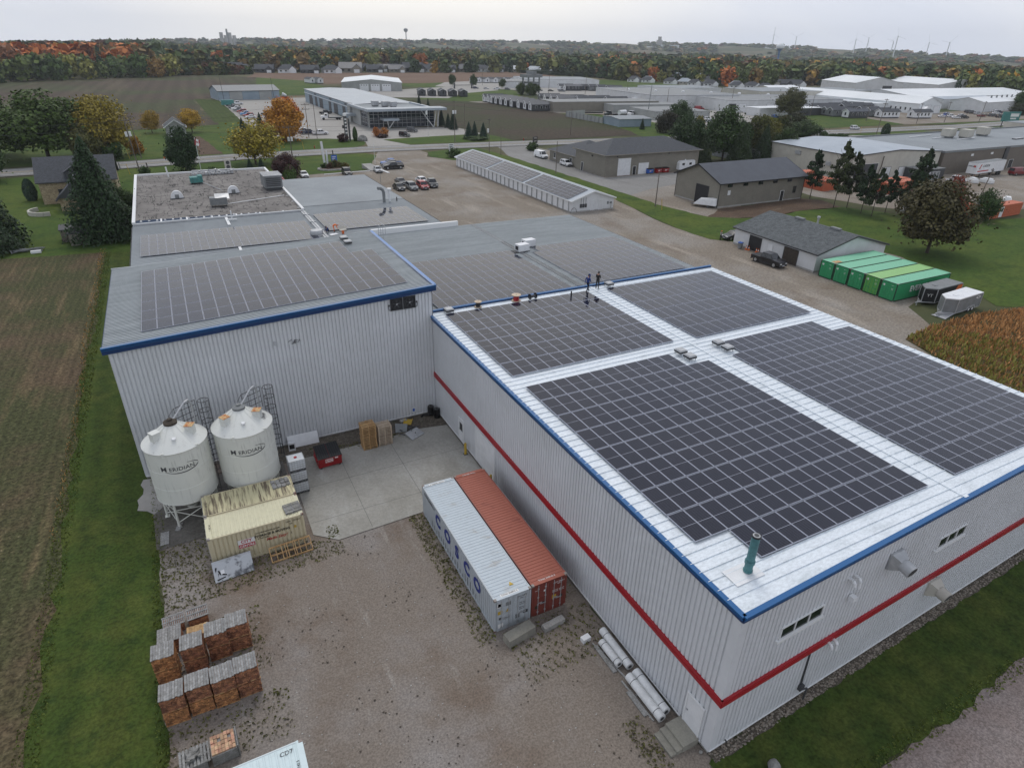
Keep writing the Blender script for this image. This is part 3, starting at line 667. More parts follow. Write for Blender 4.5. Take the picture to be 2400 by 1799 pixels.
for k, xc in enumerate((21.38,22.53)):
    def fan(mb): mb.box(xc-.5,-.12,10.93,xc+.5,-.04,11.93)
    fo = P_('exhaust_fan', T, 'black', fan)
    def bl(mb):
        mb.ring((0,0,0),.42,.03,20); 
        for i in range(5):
            a = i*2*PI/5; mb.add([(0,0,.01),(.36*math.cos(a),.36*math.sin(a),.03),(.36*math.cos(a+.55),.36*math.sin(a+.55),-.01)],[(0,1,2)])
    b_ = P_('fan_blades', fo, 'dark_grey', bl); b_.location = (xc,-.15,11.43); b_.rotation_euler = (PI/2,0,0)
    mb = MB(); mb.cyl((xc,-.15,11.43),(xc,-.2,11.43),.07,n=12); mb.bar((xc,-.2,11.43),(xc+.12,-.2,11.52),.05); mb.build('hub','steel',fo)
    def fr(mb):
        for x0,z0,x1,z1 in ((-.54,-.54,.54,-.49),(-.54,.49,.54,.54),(-.54,-.49,-.49,.49),(.49,-.49,.54,.49)): mb.box(xc+x0,-.16,11.43+z0,xc+x1,-.05,11.43+z1)
        s = -1 if k == 0 else 1; mb.tube([(xc+s*.5,-.1,10.95),(xc+s*.68,-.1,10.98),(xc+s*.72,-.1,11.3)],.025); mb.box(xc+s*.66-.06,-.14,11.3,xc+s*.66+.06,-.05,11.45)
    P_('frame', fo, 'dark_grey', fr)
mb = MB(); mb.tube([(11.2,-.05,9.8),(11.2,-.25,9.82),(11.2,-.3,9.6)],.07); mb.build('wall_pipe','galv',T)
def junk(mb):
    for i in range(12): a = (12.5+random.uniform(0,.7),-.1,9.55+random.uniform(-.1,.3)); mb.bar(a,(a[0]+random.uniform(-.35,.35),-.14,a[2]+random.uniform(-.2,.2)),.03)
P_('wall_bracket', T, 'dark_grey', junk)
mb = MB(); mb.box(22.15,-.08,.55,22.5,-.055,1.05); s_ = mb.build('wall_sign','white_paint',T); mb = MB(); mb.box(22.22,-.09,.65,22.43,-.081,.95); mb.build('symbol','blue',s_)
# --- mid hall
H = thing('mid_hall', 'low ribbed metal roofed hall behind the white warehouse roof', 'hall', (-1.0,16.3,0))
mb = MB(); mb.box(.1,.1,0,33.3,30,8.75); mb.build('wall','light_wall',H)
mb = MB(); sheets_roof(mb,0,0,17.6,30.2,8.8,8.92,.33,.08,.075); sheets_roof(mb,17.6,0,33.5,30.2,8.92,8.8,.33,.08,.075); mb.build('roof','rib_roof',H)
def mr(mb):
    for i in range(90): mb.box(17.3,.1+i*.335,8.9,17.9,.27+i*.335,8.99)
    mb.box(17.45,0,8.88,17.75,30.2,8.96,1)
P_('ridge_cap', H, ('dark_grey','galv'), mr)
mb = MB(); mb.box(3.4,30.22,8.4,15.5,30.6,9.55); mb.box(3.4,30.2,9.5,15.5,30.65,9.6); mb.build('back_upstand','white_trim',H)
mb = MB(); [mb.box(33.5,.1+i*.33,8.72,33.58,.25+i*.33,8.86) for i in range(90)]; mb.build('eave_closure','dark_grey',H)
def ladder(mb):
    for x in (0,.5): mb.tube([(x,0,8.85),(x,0,12.7),(x,0,13.6),(x,-.9,13.6),(x,-.9,12.7)],.028,n=6)
    for i in range(13): mb.bar((0,0,9.1+i*.3),(.5,0,9.1+i*.3),.025)
la = thing('roof_ladder', 'steel roof ladder with hooped handrails at the tall hall corner', 'ladder', (-.3,33.4,0)); P_('rails', la, 'galv', ladder)

# --- rear hall with flat grey-green roof, in two bays
K = thing('rear_hall', 'low wide hall with grey ribbed roof behind the tall hall', 'hall', (-25.9,34.8,0))
mb = MB(); mb.box(.1,.1,0,24.8,41.6,5.85); mb.box(24.8,11.5,0,43.3,71,5.85); mb.build('wall','light_wall',K)
mb = MB(); sheets_roof(mb,0,0,24.6,41.7,5.9,5.9,.62,.06,.03); mb.build('roof','flat_roof',K)
mb = MB(); sheets_roof(mb,25.3,11.5,43.5,45,5.9,5.9,.62,.06,.03); mb.add([(25.3,45.02,5.97),(43.5,45.02,5.97),(43.5,71.2,5.9),(25.3,71.2,5.9)],[(0,1,2,3)]); mb.build('front_roof','flat_roof',K)
mb = MB(); mb.box(24.6,0,5.95,25.3,42,6.05); mb.box(24.9,0,6.05,25.05,72,6.18); [mb.box(24.5,2+i*5.2,6.05,25.4,2.35+i*5.2,6.2) for i in range(13)]; mb.build('valley_gutter','galv',K)
mb = MB(); [mb.box(-.12,.1+i*.62,5.75,-.02,.36+i*.62,5.95) for i in range(66)]; [mb.box(43.5,11.6+i*.62,5.78,43.6,11.86+i*.62,5.96) for i in range(95)]; mb.build('eave_closure','dark_grey',K)
mb = MB(); mb.box(12.9,36.6,5.95,13.3,43,6.06); mb.box(12.9,23.6,5.95,13.25,21,6.06); mb.build('repair_tape','white_trim',K)
# tar roof
Q = thing('tar_roof_building', 'older low building with cracked grey tar roof and white coping', 'building', (-25.9,76.6,0))
mb = MB(); mb.box(.05,.05,0,25.2,42.6,6.1); mb.build('wall','white_wall',Q)
def tar_mat():
    m = bpy.data.materials.new('tar'); nt, N, L_, P = nodes_of(m); P.inputs['Roughness'].default_value = .95
    v = coords(nt, 'Object', (1,.16,1)); col = mix(nt, ramp(nt, noise(nt,.25,5,.65,coords(nt)),.35,.65), (.215,.20,.185), (.15,.138,.127))
    def crk(sc, st, w): return mth(nt, 'SUBTRACT', 1, ramp(nt, mth(nt,'ABSOLUTE',mth(nt,'SUBTRACT',noise(nt,sc,3,.55,coords(nt,'Object',st)),.5)), w*.35, w))
    gate = ramp(nt, noise(nt,.8,4,.6,coords(nt)),.40,.56)
    f_ = mth(nt,'MAXIMUM',mth(nt,'MULTIPLY',mth(nt,'MAXIMUM',crk(1.1,(1,.13,1),.030),crk(.7,(.14,1,1),.018)),gate),mth(nt,'MULTIPLY',ramp(nt,noise(nt,.9,5,.7,coords(nt)),.63,.76),.75))
    L_.new(mix(nt, f_, col, (.028,.025,.024)), P.inputs['Base Color']); bump(nt, P, noise(nt,2,4,.6,coords(nt)), .3, .05); M['tar'] = m
tar_mat()
mb = MB(); mb.add([(.2,.5,6.13),(25.1,.5,6.13),(25.1,42.4,6.13),(.2,42.4,6.13)],[(0,1,2,3)]); mb.build('roof','tar',Q)
mb = MB(); mb.box(0,0,6.1,.45,42.8,6.42); mb.box(.45,42.4,6.1,25.3,42.8,6.42); mb.box(24.9,0,6.1,25.3,42.4,6.42); mb.box(.45,-.05,6.1,24.9,.14,6.22); mb.build('coping','white_trim',Q)
mb = MB(); [mb.box(.5+i*3.6,.15,6.14,3.9+i*3.6,2.1-i*.33,6.17) for i in range(5)]; mb.build('membrane','navy_membrane',Q)
mb = MB()
for i in range(6): mb.box(3.95+i*3.6-.12,.13,6.17,3.95+i*3.6+.12,2.1-i*.3,6.2)
for i in range(16): mb.cyl((1.2+i*1.1,1.1-i*.05+random.uniform(-.6,.6),6.17),(1.2+i*1.1,1.1-i*.05,6.21),.16,n=8)
mb.build('patches','white_trim',Q)
mb = MB(); mb.box(25.3,34,3.6,28.2,45,4.0); cn = mb.build('canopy','flat_roof',Q); mb = MB(); mb.box(28.2,34,3.7,28.4,45.2,4.3); mb.box(25.3,45,3.7,28.4,45.2,4.3); mb.build('canopy_edge','red',cn)
# roof machines
def unit(name, label, cat, loc, rz, fns, group=None):
    t = thing(name, label, cat, loc, rz, group)
    for nm, m, fn in fns: P_(nm, t, m, fn, smooth=nm in ('dome','pipe','spool','drum'))
    return t
unit('roof_fan_unit','teal box fan unit on the tar roof','fan unit',(-15.1,106.8,6.15),.05,[('housing','green_teal',lambda m: (m.box(-1.1,-.9,.25,1.1,.9,1.25), m.box(.3,-.9,1.25,1.1,.7,1.5))),('feet','dark_grey',lambda m: [m.box(x-.08,-.8,0,x+.08,.8,.25) for x in (-.9,.9)]),('conduit','galv',lambda m: m.tube([(.9,-1,.3),(3.2,-9,.08)],.06))])
for x, y, lab in ((-19.05,93.6,'left of the two white dome vents on the tar roof'),(-9.7,94.6,'right of the two white dome vents on the tar roof')):
    def dome(m):
        pr = [(-1.0,0)]+[(-math.cos(i*PI/14)*1.0,math.sin(i*PI/14)*1.25+.1) for i in range(15)]+[(1.0,0)]; m.extr(pr,-.28,.28)
    unit('dome_vent',lab,'vent',(x,y,6.15),0,[('dome','white_paint',dome),('louvre','mid_grey',lambda m: m.box(-.32,-.33,.1,.32,-.281,.72)),('curb','dark_grey',lambda m: m.box(-1.15,-.5,0,1.15,.5,.1))],'white dome vents on the tar roof')
unit('roof_duct_unit','grey ducted air unit with open lid in mid tar roof','air unit',(-13,84.6,6.15),-.05,[('housing','mid_grey',lambda m: m.box(-1.35,-.8,.35,1.35,.8,1.5)),('lid','galv',lambda m: m.add([(-.5,-.85,1.52),(1.75,-.85,1.30),(1.75,.85,1.9),(-.5,.85,1.9)],[(0,1,2,3)])),('feet','dark_grey',lambda m: [m.box(x-.06,-.7,0,x+.06,.7,.35) for x in (-1.1,1.1)]),('drain','white_trim',lambda m: m.tube([(1.4,.5,.2),(11,5,.1)],.06))])
unit('condenser_unit','tall white twin fan condenser on the tar roof back edge','condenser',(-8.1,119.0,6.4),.08,[('housing','cream_wall',lambda m: m.box(-.6,-.25,0,.6,.25,2.1)),('fan_grille','dark_grey',lambda m: [m.cyl((0,-.26,z),(0,-.3,z),.38,n=14) for z in (.6,1.45)])])
def clut(m):
    for i in range(13): x = i*.62-4; m.cyl((x,random.uniform(-.8,.8),0),(x,0,random.uniform(.5,1.1)),.16,n=8); m.box(x-.3,-.7,.1,x+.2,.6,random.uniform(.3,.8))
    m.tube([(-4.2,.3,.9),(4,.3,.8)],.12)
unit('pipe_cluster','row of steel pipes and small fans along the tar roof edge','pipework',(-11.2,115.6,6.15),.03,[('pipes','galv',clut)])
unit('rooftop_air_handler','big grey louvred air handler on the tar roof right edge','air handler',(-2.6,96.5,6.15),.02,[('housing','mid_grey',lambda m: (m.box(-1.6,-2.2,.5,1.6,2.2,2.6))),('louvre','dark_grey',lambda m: [m.box(-1.3,-2.26,.8+i*.32,1.3,-2.2,1.0+i*.32) for i in range(5)]),('top','galv',lambda m: [m.box(-1.7,-2.3+i*1.2,2.6,1.7,-1.6+i*1.2,2.78) for i in range(4)]),('curb','dark_grey',lambda m: m.box(-1.4,-2,0,1.4,2,.5))])
unit('vent_stack','thin white vent stack at the tar roof back edge','vent pipe',(-19.8,116,6.15),0,[('pipe','white_trim',lambda m: m.cyl((0,0,0),(-.15,0,1.9),.14,n=8))])
unit('t_vent','white tee shaped vent on the grey rear roof','vent pipe',(-12.1,74.3,5.93),0,[('pipe','white_trim',lambda m: (m.cyl((0,0,0),(0,0,1.6),.09,n=8), m.box(-.7,-.12,.12,.7,.12,.3)))])
unit('roof_condenser','low round topped silver unit beside the roof valley','air unit',(-1.9,61.0,5.93),.1,[('drum','galv',lambda m: m.lathe([(0,.75),(.8,.7),(.95,.5),(.95,.15),(1.2,.1),(1.2,0)],18))])
unit('goose_neck','dark curved gooseneck vent pipe on the rear roof','vent pipe',(13.6,78.3,5.95),.2,[('pipe','mid_grey',lambda m: m.tube([(0,0,0),(0,0,1.6),(-.15,0,2.1),(-.6,0,2.4),(-1.1,0,2.45)],.26,n=10))])
unit('vent_stack','white capped vent stack beside the gooseneck pipe','vent pipe',(14.6,78.2,5.95),0,[('pipe','white_trim',lambda m: m.cyl((0,0,0),(0,0,2.0),.2,n=10)),('cap','white_trim',lambda m: m.cyl((0,0,2.05),(0,0,2.3),.42,n=12))])
unit('vent_stack','short black vent stub near the rear roof eave','vent pipe',(15.9,78.2,5.95),0,[('pipe','black',lambda m: m.cyl((0,0,0),(0,0,.7),.1,n=8))])
# square roof vents on legs
def roof_vent(label, loc, rz=0, m='galv'):
    return unit('roof_vent',label,'roof vent',loc,rz,[('hood',m,lambda q: (q.box(-.36,-.36,.34,.36,.36,.42), q.box(-.30,-.30,.42,.30,.30,.46))),('skirt','black',lambda q: [q.box(*b) for b in ((-.37,-.37,.22,.37,-.34,.34),(-.37,.34,.22,.37,.37,.34),(-.37,-.34,.22,-.34,.34,.34),(.34,-.34,.22,.37,.34,.34))]),('legs','galv',lambda q: [q.bar((x,y,0),(x,y,.34),.04) for x in (-.3,.3) for y in (-.3,.3)])],'square roof vents')
for lab, x, y, z in (('square roof vent beside the near left array, the farther from camera',13.63,-.35,9.87),('square roof vent in the notch of the near left array',13.65,-1.4,9.87),
    ('square roof vent at the corner of the near right array, the farther one',17.5,-.35,9.87),('square roof vent in the notch of the near right array',17.5,-1.4,9.87),
    ('lone square roof vent at the far left white roof corner',.5,15.35,9.82),('lone square roof vent beside the far right array and standing man',17.65,15.2,9.87),
    ('square roof vent high on the tall hall roof, farther of two',-4.3,32.6,12.5),('square roof vent high on the tall hall roof, nearer of two',-4.3,30.9,12.5)):
    roof_vent(lab,(x,y,z))
for lab, x, y in (('white box vent at the right of the mid hall ridge',18.6,33.8),('white box vent on the mid hall ridge line',16.9,32.3)):
    unit('box_vent',lab,'roof vent',(x,y,8.93),.1,[('housing','white_paint',lambda m: m.box(-.75,-.5,.1,.75,.5,.95)),('curb','dark_grey',lambda m: m.box(-1.3,-.5,0,.8,.5,.16)),('opening','black',lambda m: m.box(-.78,-.3,.3,-.751,.3,.75))],'white box vents on the mid hall')
unit('chimney_pipe','teal painted chimney pipe at the white roof near corner','chimney',(.92,-20.0,9.82),0,[('pipe','teal',lambda m: (m.cyl((0,0,0),(0,0,2.12),.19,n=20), m.cyl((0,0,.55),(0,0,.7),.235,n=20), m.cyl((0,0,.08),(0,0,.16),.22,n=20))),('rim','black',lambda m: m.cyl((0,0,2.1),(0,0,2.17),.215,n=20)),('liner','galv',lambda m: m.cyl((0,0,2.172),(0,0,2.18),.165,n=20)),('flue','dark_grey',lambda m: m.cyl((0,0,2.182),(0,0,2.19),.11,n=16)),('flashing','white_paint',lambda m: m.box(-1.1,-.5,.0,.6,.5,.03))])
# cable reels
def reel(label, loc, core, m='pale_pine', r=.36, h=.5, flat=True, rz=0):
    t = thing('cable_reel', label, 'cable reel', loc, rz, 'cable reels on the roof')
    def fl(q):
        for z in (0,h-.05): q.cyl((0,0,z),(0,0,z+.05),r,n=20)
    def sp(q): q.cyl((0,0,.05),(0,0,h-.05),r*.62,n=16)
    def ho(q): q.cyl((0,0,h+.001),(0,0,h+.012),.05,n=10)
    for nm, mm, fn in (('flange',m,fl),('spool',core,sp),('hole','black',ho)): P_(nm,t,mm,fn,smooth=True)
    return t
reel('small wooden reel of dark cable on the blue roof edge',(3.45,15.55,9.83),'black',r=.34,h=.55)
reel('larger wooden reel of red cable on the blue roof edge',(7.35,15.5,9.84),'red',r=.44,h=.62)
t = thing('cable_reel','black cable reel lying on its side by the blue roof edge','cable reel',(9.0,15.3,10.12),.1,'cable reels on the roof')
P_('flange',t,'black_plastic',lambda q: [q.cyl((x,0,0),(x+.05,0,0),.28,n=18) for x in (-.35,.3)],smooth=True); P_('spool',t,'dark_grey',lambda q: q.cyl((-.3,0,0),(.3,0,0),.13,n=12),smooth=True)

# ---------------------------------------------------------------- solar panels
def panel_proto(wd, ht):
    fm = MB(); t = .026; d = .038
    for b in ((-wd/2,-ht/2,wd/2,-ht/2+t),(-wd/2,ht/2-t,wd/2,ht/2),(-wd/2,-ht/2+t,-wd/2+t,ht/2-t),(wd/2-t,-ht/2+t,wd/2,ht/2-t),(-wd/2+t,-.009,wd/2-t,.009)):
        fm.box(b[0],b[1],-d,b[2],b[3],.004)
    gm = MB(); a, b = wd/2-t, ht/2-t
    gm.quad((-a,-b,0),(a,-b,0),(a,b,0),(-a,b,0),uv=[(-a,-b),(a,-b),(a,b),(-a,b)])
    return fm.mesh('solar_panel','panel_frame'), gm.mesh('glass','panel_glass')
PF, PG = panel_proto(1.036, 2.12); PF2, PG2 = panel_proto(1.022, 2.12)
cnt = {'n': 0}
def panel(x, y, z, label, group, pf=None, tilt=(0,0,0)):
    o = bpy.data.objects.new('solar_panel', (pf or (PF,PG))[0]); COL.objects.link(o); o.location = (x,y,z); o.rotation_euler = tilt
    tag(o, label, 'solar panel', group)
    g_ = bpy.data.objects.new('glass', (pf or (PF,PG))[1]); COL.objects.link(g_); g_.parent = o; cnt['n'] += 1
REST = MB(); RF = MB()
def rest(c, u, v, wd, ht):
    """one more panel for the far arrays: centre and its two unit axes"""
    c, u, v = Vector(c), Vector(u), Vector(v); n = u.cross(v)
    p = [c-u*wd/2-v*ht/2, c+u*wd/2-v*ht/2, c+u*wd/2+v*ht/2, c-u*wd/2+v*ht/2]
    RF.add([q-n*.035 for q in p]+p, [(3,2,1,0),(4,5,6,7),(0,1,5,4),(1,2,6,5),(2,3,7,6),(3,0,4,7)])
    a, b = wd/2-.026, ht/2-.026; e = n*.004
    for s0, s1 in ((-b,-.008),(.008,b)):
        REST.quad(c-u*a+v*s0+e, c+u*a+v*s0+e, c+u*a+v*s1+e, c-u*a+v*s1+e, uv=[(-a,s0),(a,s0),(a,s1),(-a,s1)])
def array(x0, y0, cols, rows, dx, dy, z, skip, name=None, pf=None, zf=None):
    for r in range(rows):
        for c in range(cols):
            if skip(r, c): continue
            x, y = x0+(c+.5)*dx, y0-(r+.5)*dy; zz = zf(x) if zf else z
            if name: panel(x, y, zz, f'solar panel, {ORD[rows-r]} row from the front, {ORD[c+1]} column from the left, {name}', name+' of the white warehouse roof', pf)
            else: rest((x,y,zz), (1,0,(zf(x+1)-zf(x)) if zf else 0), (0,1,0), dx-.022, dy-.07)
array(0,0,14,9,1.058,2.19,9.955,lambda r,c: (r == 0 and c > 11) or (r == 8 and c < 2), 'near left array')
array(17.24,0,13,9,1.046,2.19,9.955,lambda r,c: r == 0 and not 1 <= c <= 10, 'near right array', (PF2,PG2))
array(-.06,14.89,14,6,1.058,2.19,9.955,lambda r,c: r < 1, 'far left array')
array(-.06,14.89,14,1,1.058,2.19,9.955,lambda r,c: False)
array(16.95,14.66,13,6,1.05,2.19,9.955,lambda r,c: False)
array(.75,33.0,14,7,1.055,2.06,9.06,lambda r,c: False)
array(17.7,33.3,13,7,1.025,2.07,9.06,lambda r,c: r == 0 and c == 0)
array(-23.4,32.1,19,7,1.09,2.2,0,lambda r,c: r < 2 and c > 16, zf=lambda x: 11.5+1.15*(x+25.91)/25.1+.17)
array(-24.8,69.6,22,5,1.04,2.22,6.08,lambda r,c: False)
array(.05,73.2,15,5,1.06,2.22,6.08,lambda r,c: False)
# ---------------------------------------------------------------- silos
def silo(label, x, y, rot, cap, dirty):
    t = thing('silo', label, 'silo', (x,y,.06), rot, 'white grain silos')
    r, zb, zt = 2.03, 2.1, 6.35
    P_('tank', t, 'silo_paint', lambda m: m.lathe([(r,zb),(r,zt)],56), smooth=True)
    P_('seam', t, 'silo_paint', lambda m: [m.lathe([(r,z),(r+.014,z+.012),(r,z+.03)],56) for z in (zb+.01,3.37,4.77)])
    P_('hopper', t, 'silo_paint', lambda m: m.lathe([(r-.01,zb+.02),(.35,.75),(.35,.6),(0,.6)],40), smooth=True)
    rf = P_('roof', t, 'silo_roof', lambda m: m.lathe([(r+.05,zt-.04),(r+.07,zt+.02),(.5,zt+1.22),(.42,zt+1.26)],48), smooth=True)
    P_('roof_seams', rf, 'silo_roof', lambda m: [m.bar((2.06*math.cos(a),2.06*math.sin(a),zt+.03),(.5*math.cos(a),.5*math.sin(a),zt+1.235),.03,.03) for a in [i*PI/6+.1 for i in range(12)]])
    P_('lid', t, cap, lambda m: (m.cyl((0,0,zt+1.2),(0,0,zt+1.42),.44,n=20), m.cyl((0,0,zt+1.42),(0,0,zt+1.52),.40,.22,n=20), m.cyl((0,0,zt+1.5),(0,0,zt+1.62),.17,n=12)), smooth=True)
    for a in (-PI*.83, -PI*.13):
        hx, hy = 1.22*math.cos(a), 1.22*math.sin(a)
        h = P_('roof_hatch', t, 'silo_roof', lambda m: m.box(-.26,-.26,-.35,.26,.26,.33)); h.location = (hx,hy,zt+.8); h.rotation_euler = (0,0,a)
        k = P_('cover', h, 'rust_cover' if a > -1 or dirty else 'silo_roof', lambda m: m.box(-.29,-.29,.33,.29,.29,.37))
    P_('vent_cowl', t, 'white_trim', lambda m: (m.cyl((.05,-1.28,zt+.42),(.05,-1.28,zt+.72),.09,n=10), m.cyl((.05,-1.28,zt+.72),(.05,-1.30,zt+.78),.16,.12,n=10)), smooth=True)
    for a in (-PI*.63, -PI*.27):
        P_('bracket', t, 'silo_paint', lambda m: m.box((r-.02)*math.cos(a)-.1,(r+.0)*math.sin(a)-.06,zt-.28,(r-.02)*math.cos(a)+.1,(r)*math.sin(a)+.04,zt+.12))
    if dirty:
        def stain(m):
            for k in range(6):
                a = -.42+k*.1; m.add([(1.25*math.cos(a-.04),1.25*math.sin(a-.04),zt+.665),(1.95*math.cos(a-.036),1.95*math.sin(a-.036),zt+.125),(1.95*math.cos(a+.036),1.95*math.sin(a+.036),zt+.125),(1.3*math.cos(a+.04),1.3*math.sin(a+.04),zt+.635)],[(0,1,2,3)])
        P_('dirt_streaks', rf, 'dark_grey', stain)
    n = 6; lp = [(1.78*math.cos(a),1.78*math.sin(a)) for a in [i*2*PI/n-PI/2+.42 for i in range(n)]]
    for i, (lx, ly) in enumerate(lp):
        lg = P_('leg', t, 'silo_paint', lambda m: (m.cyl((lx,ly,0),(lx,ly,zb+.5),.085,n=10), m.box(lx-.16,ly-.16,0,lx+.16,ly+.16,.03)))
        qx, qy = lp[(i+1)%n]
        P_('brace', t, 'silo_paint', lambda m: (m.bar((lx,ly,.35),(qx,qy,1.35),.05), m.bar((lx,ly,1.35),(qx,qy,.35),.05), m.bar((lx,ly,1.42),(qx,qy,1.42),.05)))
    P_('fill_pipe', t, 'galv', lambda m: m.tube([(.15,.2,zt+1.35),(1.05,1.15,zt+2.05),(1.3,1.45,zt+2.05),(1.45,1.62,zt+1.7),(1.55,1.78,.9)],.07))
    # platform rail and caged ladder
    def rail(m):
        a, b = (.35,1.0), (1.7,1.75)
        for z in (zt+.55,zt+1.0,zt+1.45,zt+1.8): m.bar((*a,z),(*b,z),.035)
        for k in range(4): q = (a[0]+(b[0]-a[0])*k/3, a[1]+(b[1]-a[1])*k/3); m.bar((*q,zt+.1),(*q,zt+1.82),.04)
        m.bar((a[0],a[1],zt+1.8),(a[0]-.35,a[1]-.75,zt+1.7),.03); m.bar((a[0]-.35,a[1]-.75,zt+1.7),(a[0]-.35,a[1]-.75,zt+1.0),.035)
    P_('guard_rail', t, 'dark_grey', rail)
    lx, ly = 1.98, 1.35
    def lad(m):
        for q in (-.2,.2): m.bar((lx+q*.6,ly-q*.8,.5),(lx+q*.6,ly-q*.8,zt+1.8),.04)
        for k in range(24): m.bar((lx-.12,ly+.16,.6+k*.3),(lx+.12,ly-.16,.6+k*.3),.025)
    ld = P_('ladder', t, 'dark_grey', lad)
    def cage(m):
        cx, cy = lx+.28, ly+.22
        for z in (1.9,2.8,3.7,4.6,5.5,6.4,7.3,8.1): m.ring((cx,cy,z),.36,.035,16)
        for k in range(7): a = -1.2+k*.55; m.bar((cx+.36*math.cos(a),cy+.36*math.sin(a),1.9),(cx+.36*math.cos(a),cy+.36*math.sin(a),8.1),.025)
    P_('ladder_cage', ld, 'dark_grey', cage)
    # the maker's name on a swoosh
    aa = -.03
    w1 = words('lettering','M',.54,'mat_ink',t,(0,0,5.16),(0,0,aa-.47),bend=r,bold=.002)
    w2 = words('lettering','ERIDIAN',.42,'mat_ink',t,(0,0,5.12),(0,0,aa+.10),bend=r,bold=.002,space=1.04)
    def sw(m):
        p = []
        for k in range(40):
            q = -2.75+k*(3.95/39); u = 1.14*math.cos(q)+.16; v = 5.15+.36*math.sin(q)*(1 if q < 0 else .95)+.04*math.cos(q); p.append((u,v,.012+.028*max(0,math.sin(k/39*PI))))
        for (u,v,q1),(u2,v2,q2) in zip(p,p[1:]):
            def cv(u,v): a = u/r+aa-PI/2; return ((r+.014)*math.cos(a),(r+.014)*math.sin(a),v)
            m.add([cv(u,v-q1),cv(u2,v2-q2),cv(u2,v2+q2),cv(u,v+q1)],[(0,1,2,3)])
    P_('swoosh', t, 'mat_ink', sw)
    return t
mat('rust_cover',(.55,.42,.22),(.42,.13,.04),5,.4,.6,rough=.8)
silo('white silo with dark brown lid, left of the pair beside the grass', -22.55, 9.4, 0, 'rust_lid_dark' if 'rust_lid_dark' in M else 'bark', False)
silo('white silo with blue grey lid and streaked roof, right of the pair', -18.12, 9.55, 0, 'mid_grey', True)

# ---------------------------------------------------------------- shipping containers
def container(label, loc, rz, Lg, side, top, frame, rust=None, h=2.6, group='shipping containers', doors=True, bars='galv'):
    t = thing('shipping_container', label, 'shipping container', loc, rz, group); Wd = 2.44
    mb = MB(); mb.corr((.12,.05),(Lg-.12,.05),.18,h-.12,h-.12,.278,.036); mb.corr((Lg-.12,Wd-.05),(.12,Wd-.05),.18,h-.12,h-.12,.278,.036); mb.build('side_wall',side,t)
    mb = MB(); mb.corr((Lg-.04,.1),(Lg-.04,Wd-.1),.15,h-.12,h-.12,.25,.035)
    if not doors: mb.corr((.04,Wd-.1),(.04,.1),.15,h-.12,h-.12,.25,.035)
    mb.build('end_wall',side,t)
    mb = MB(); mb.add([(.1,.05,h-.05),(Lg-.1,.05,h-.05),(Lg-.1,Wd-.05,h-.05),(.1,Wd-.05,h-.05)],[(0,1,2,3)])
    n = int((Lg-.7)/.25)
    for i in range(n): x = .4+i*(Lg-.8)/(n-1); mb.add([(x-.06,.12,h-.05),(x-.03,.14,h-.022),(x+.03,.14,h-.022),(x+.06,.12,h-.05),(x-.06,Wd-.12,h-.05),(x-.03,Wd-.14,h-.022),(x+.03,Wd-.14,h-.022),(x+.06,Wd-.12,h-.05)],[(0,1,5,4),(1,2,6,5),(2,3,7,6)])
    mb.box(.0,.0,h-.04,.32,Wd,h-.012); mb.box(Lg-.28,0,h-.04,Lg,Wd,h-.012)
    mb.build('roof',top,t)
    mb = MB()
    for y in (0,Wd-.06): mb.box(.1,y,h-.14,Lg-.1,y+.06,h-.03); mb.box(.1,y,0,Lg-.1,y+.06,.18)
    for x in (0,Lg-.12):
        for y in (0,Wd-.12): mb.box(x,y,.12,x+.12,y+.12,h-.1)
        mb.box(x+.01,.12,h-.14,x+.11,Wd-.12,h-.042); mb.box(x+.01,.12,0,x+.11,Wd-.12,.16)
    fr = mb.build('frame',frame,t)
    mb = MB()
    for x in (-.004,Lg-.174):
        for y in (-.004,Wd-.158):
            for z in (-0.0,h-.118): mb.box(x,y,z,x+.178,y+.162,z+.12)
    mb.build('corner_castings',rust or frame,fr)
    if doors:
        for k in (0,1):
            y0 = .13+k*1.09; mb = MB(); mb.box(.02,y0,.17,.07,y0+1.07,h-.15)
            for z in (.45,1.0,1.55,2.05): mb.box(-.005,y0+.08,z,.02,y0+.99,z+.38)
            d = mb.build('door',side,t); mb = MB()
            for q in (.28,.78): mb.cyl((-.035,y0+q,.12),(-.035,y0+q,h-.1),.022,n=8); [mb.box(-.05,y0+q-.05,z,.0,y0+q+.05,z+.07) for z in (.3,.9,1.5,2.2)]
            mb.box(-.05,y0+.28,.92,-.02,y0+.62,.97); mb.box(-.05,y0+.5,1.02,-.02,y0+.78,1.07)
            mb.build('locking_bars',bars,d)
    return t
def wd_(t, txt, size, ink, loc, face, **k):
    """lettering on a face: 'S' local -y, 'N' local +y, 'W' local -x, 'T' roof"""
    rot = {'S':(PI/2,0,0),'N':(PI/2,0,PI),'W':(PI/2,0,-PI/2),'T':(0,0,0),'TR':(0,0,-PI/2),'TL':(0,0,PI/2)}[face]
    return words('lettering', txt, size, ink, t, loc, rot, **k)
def decal(t, name, m, pts): mb = MB(); mb.add(pts,[tuple(range(len(pts)))]); return mb.build(name,m,t)
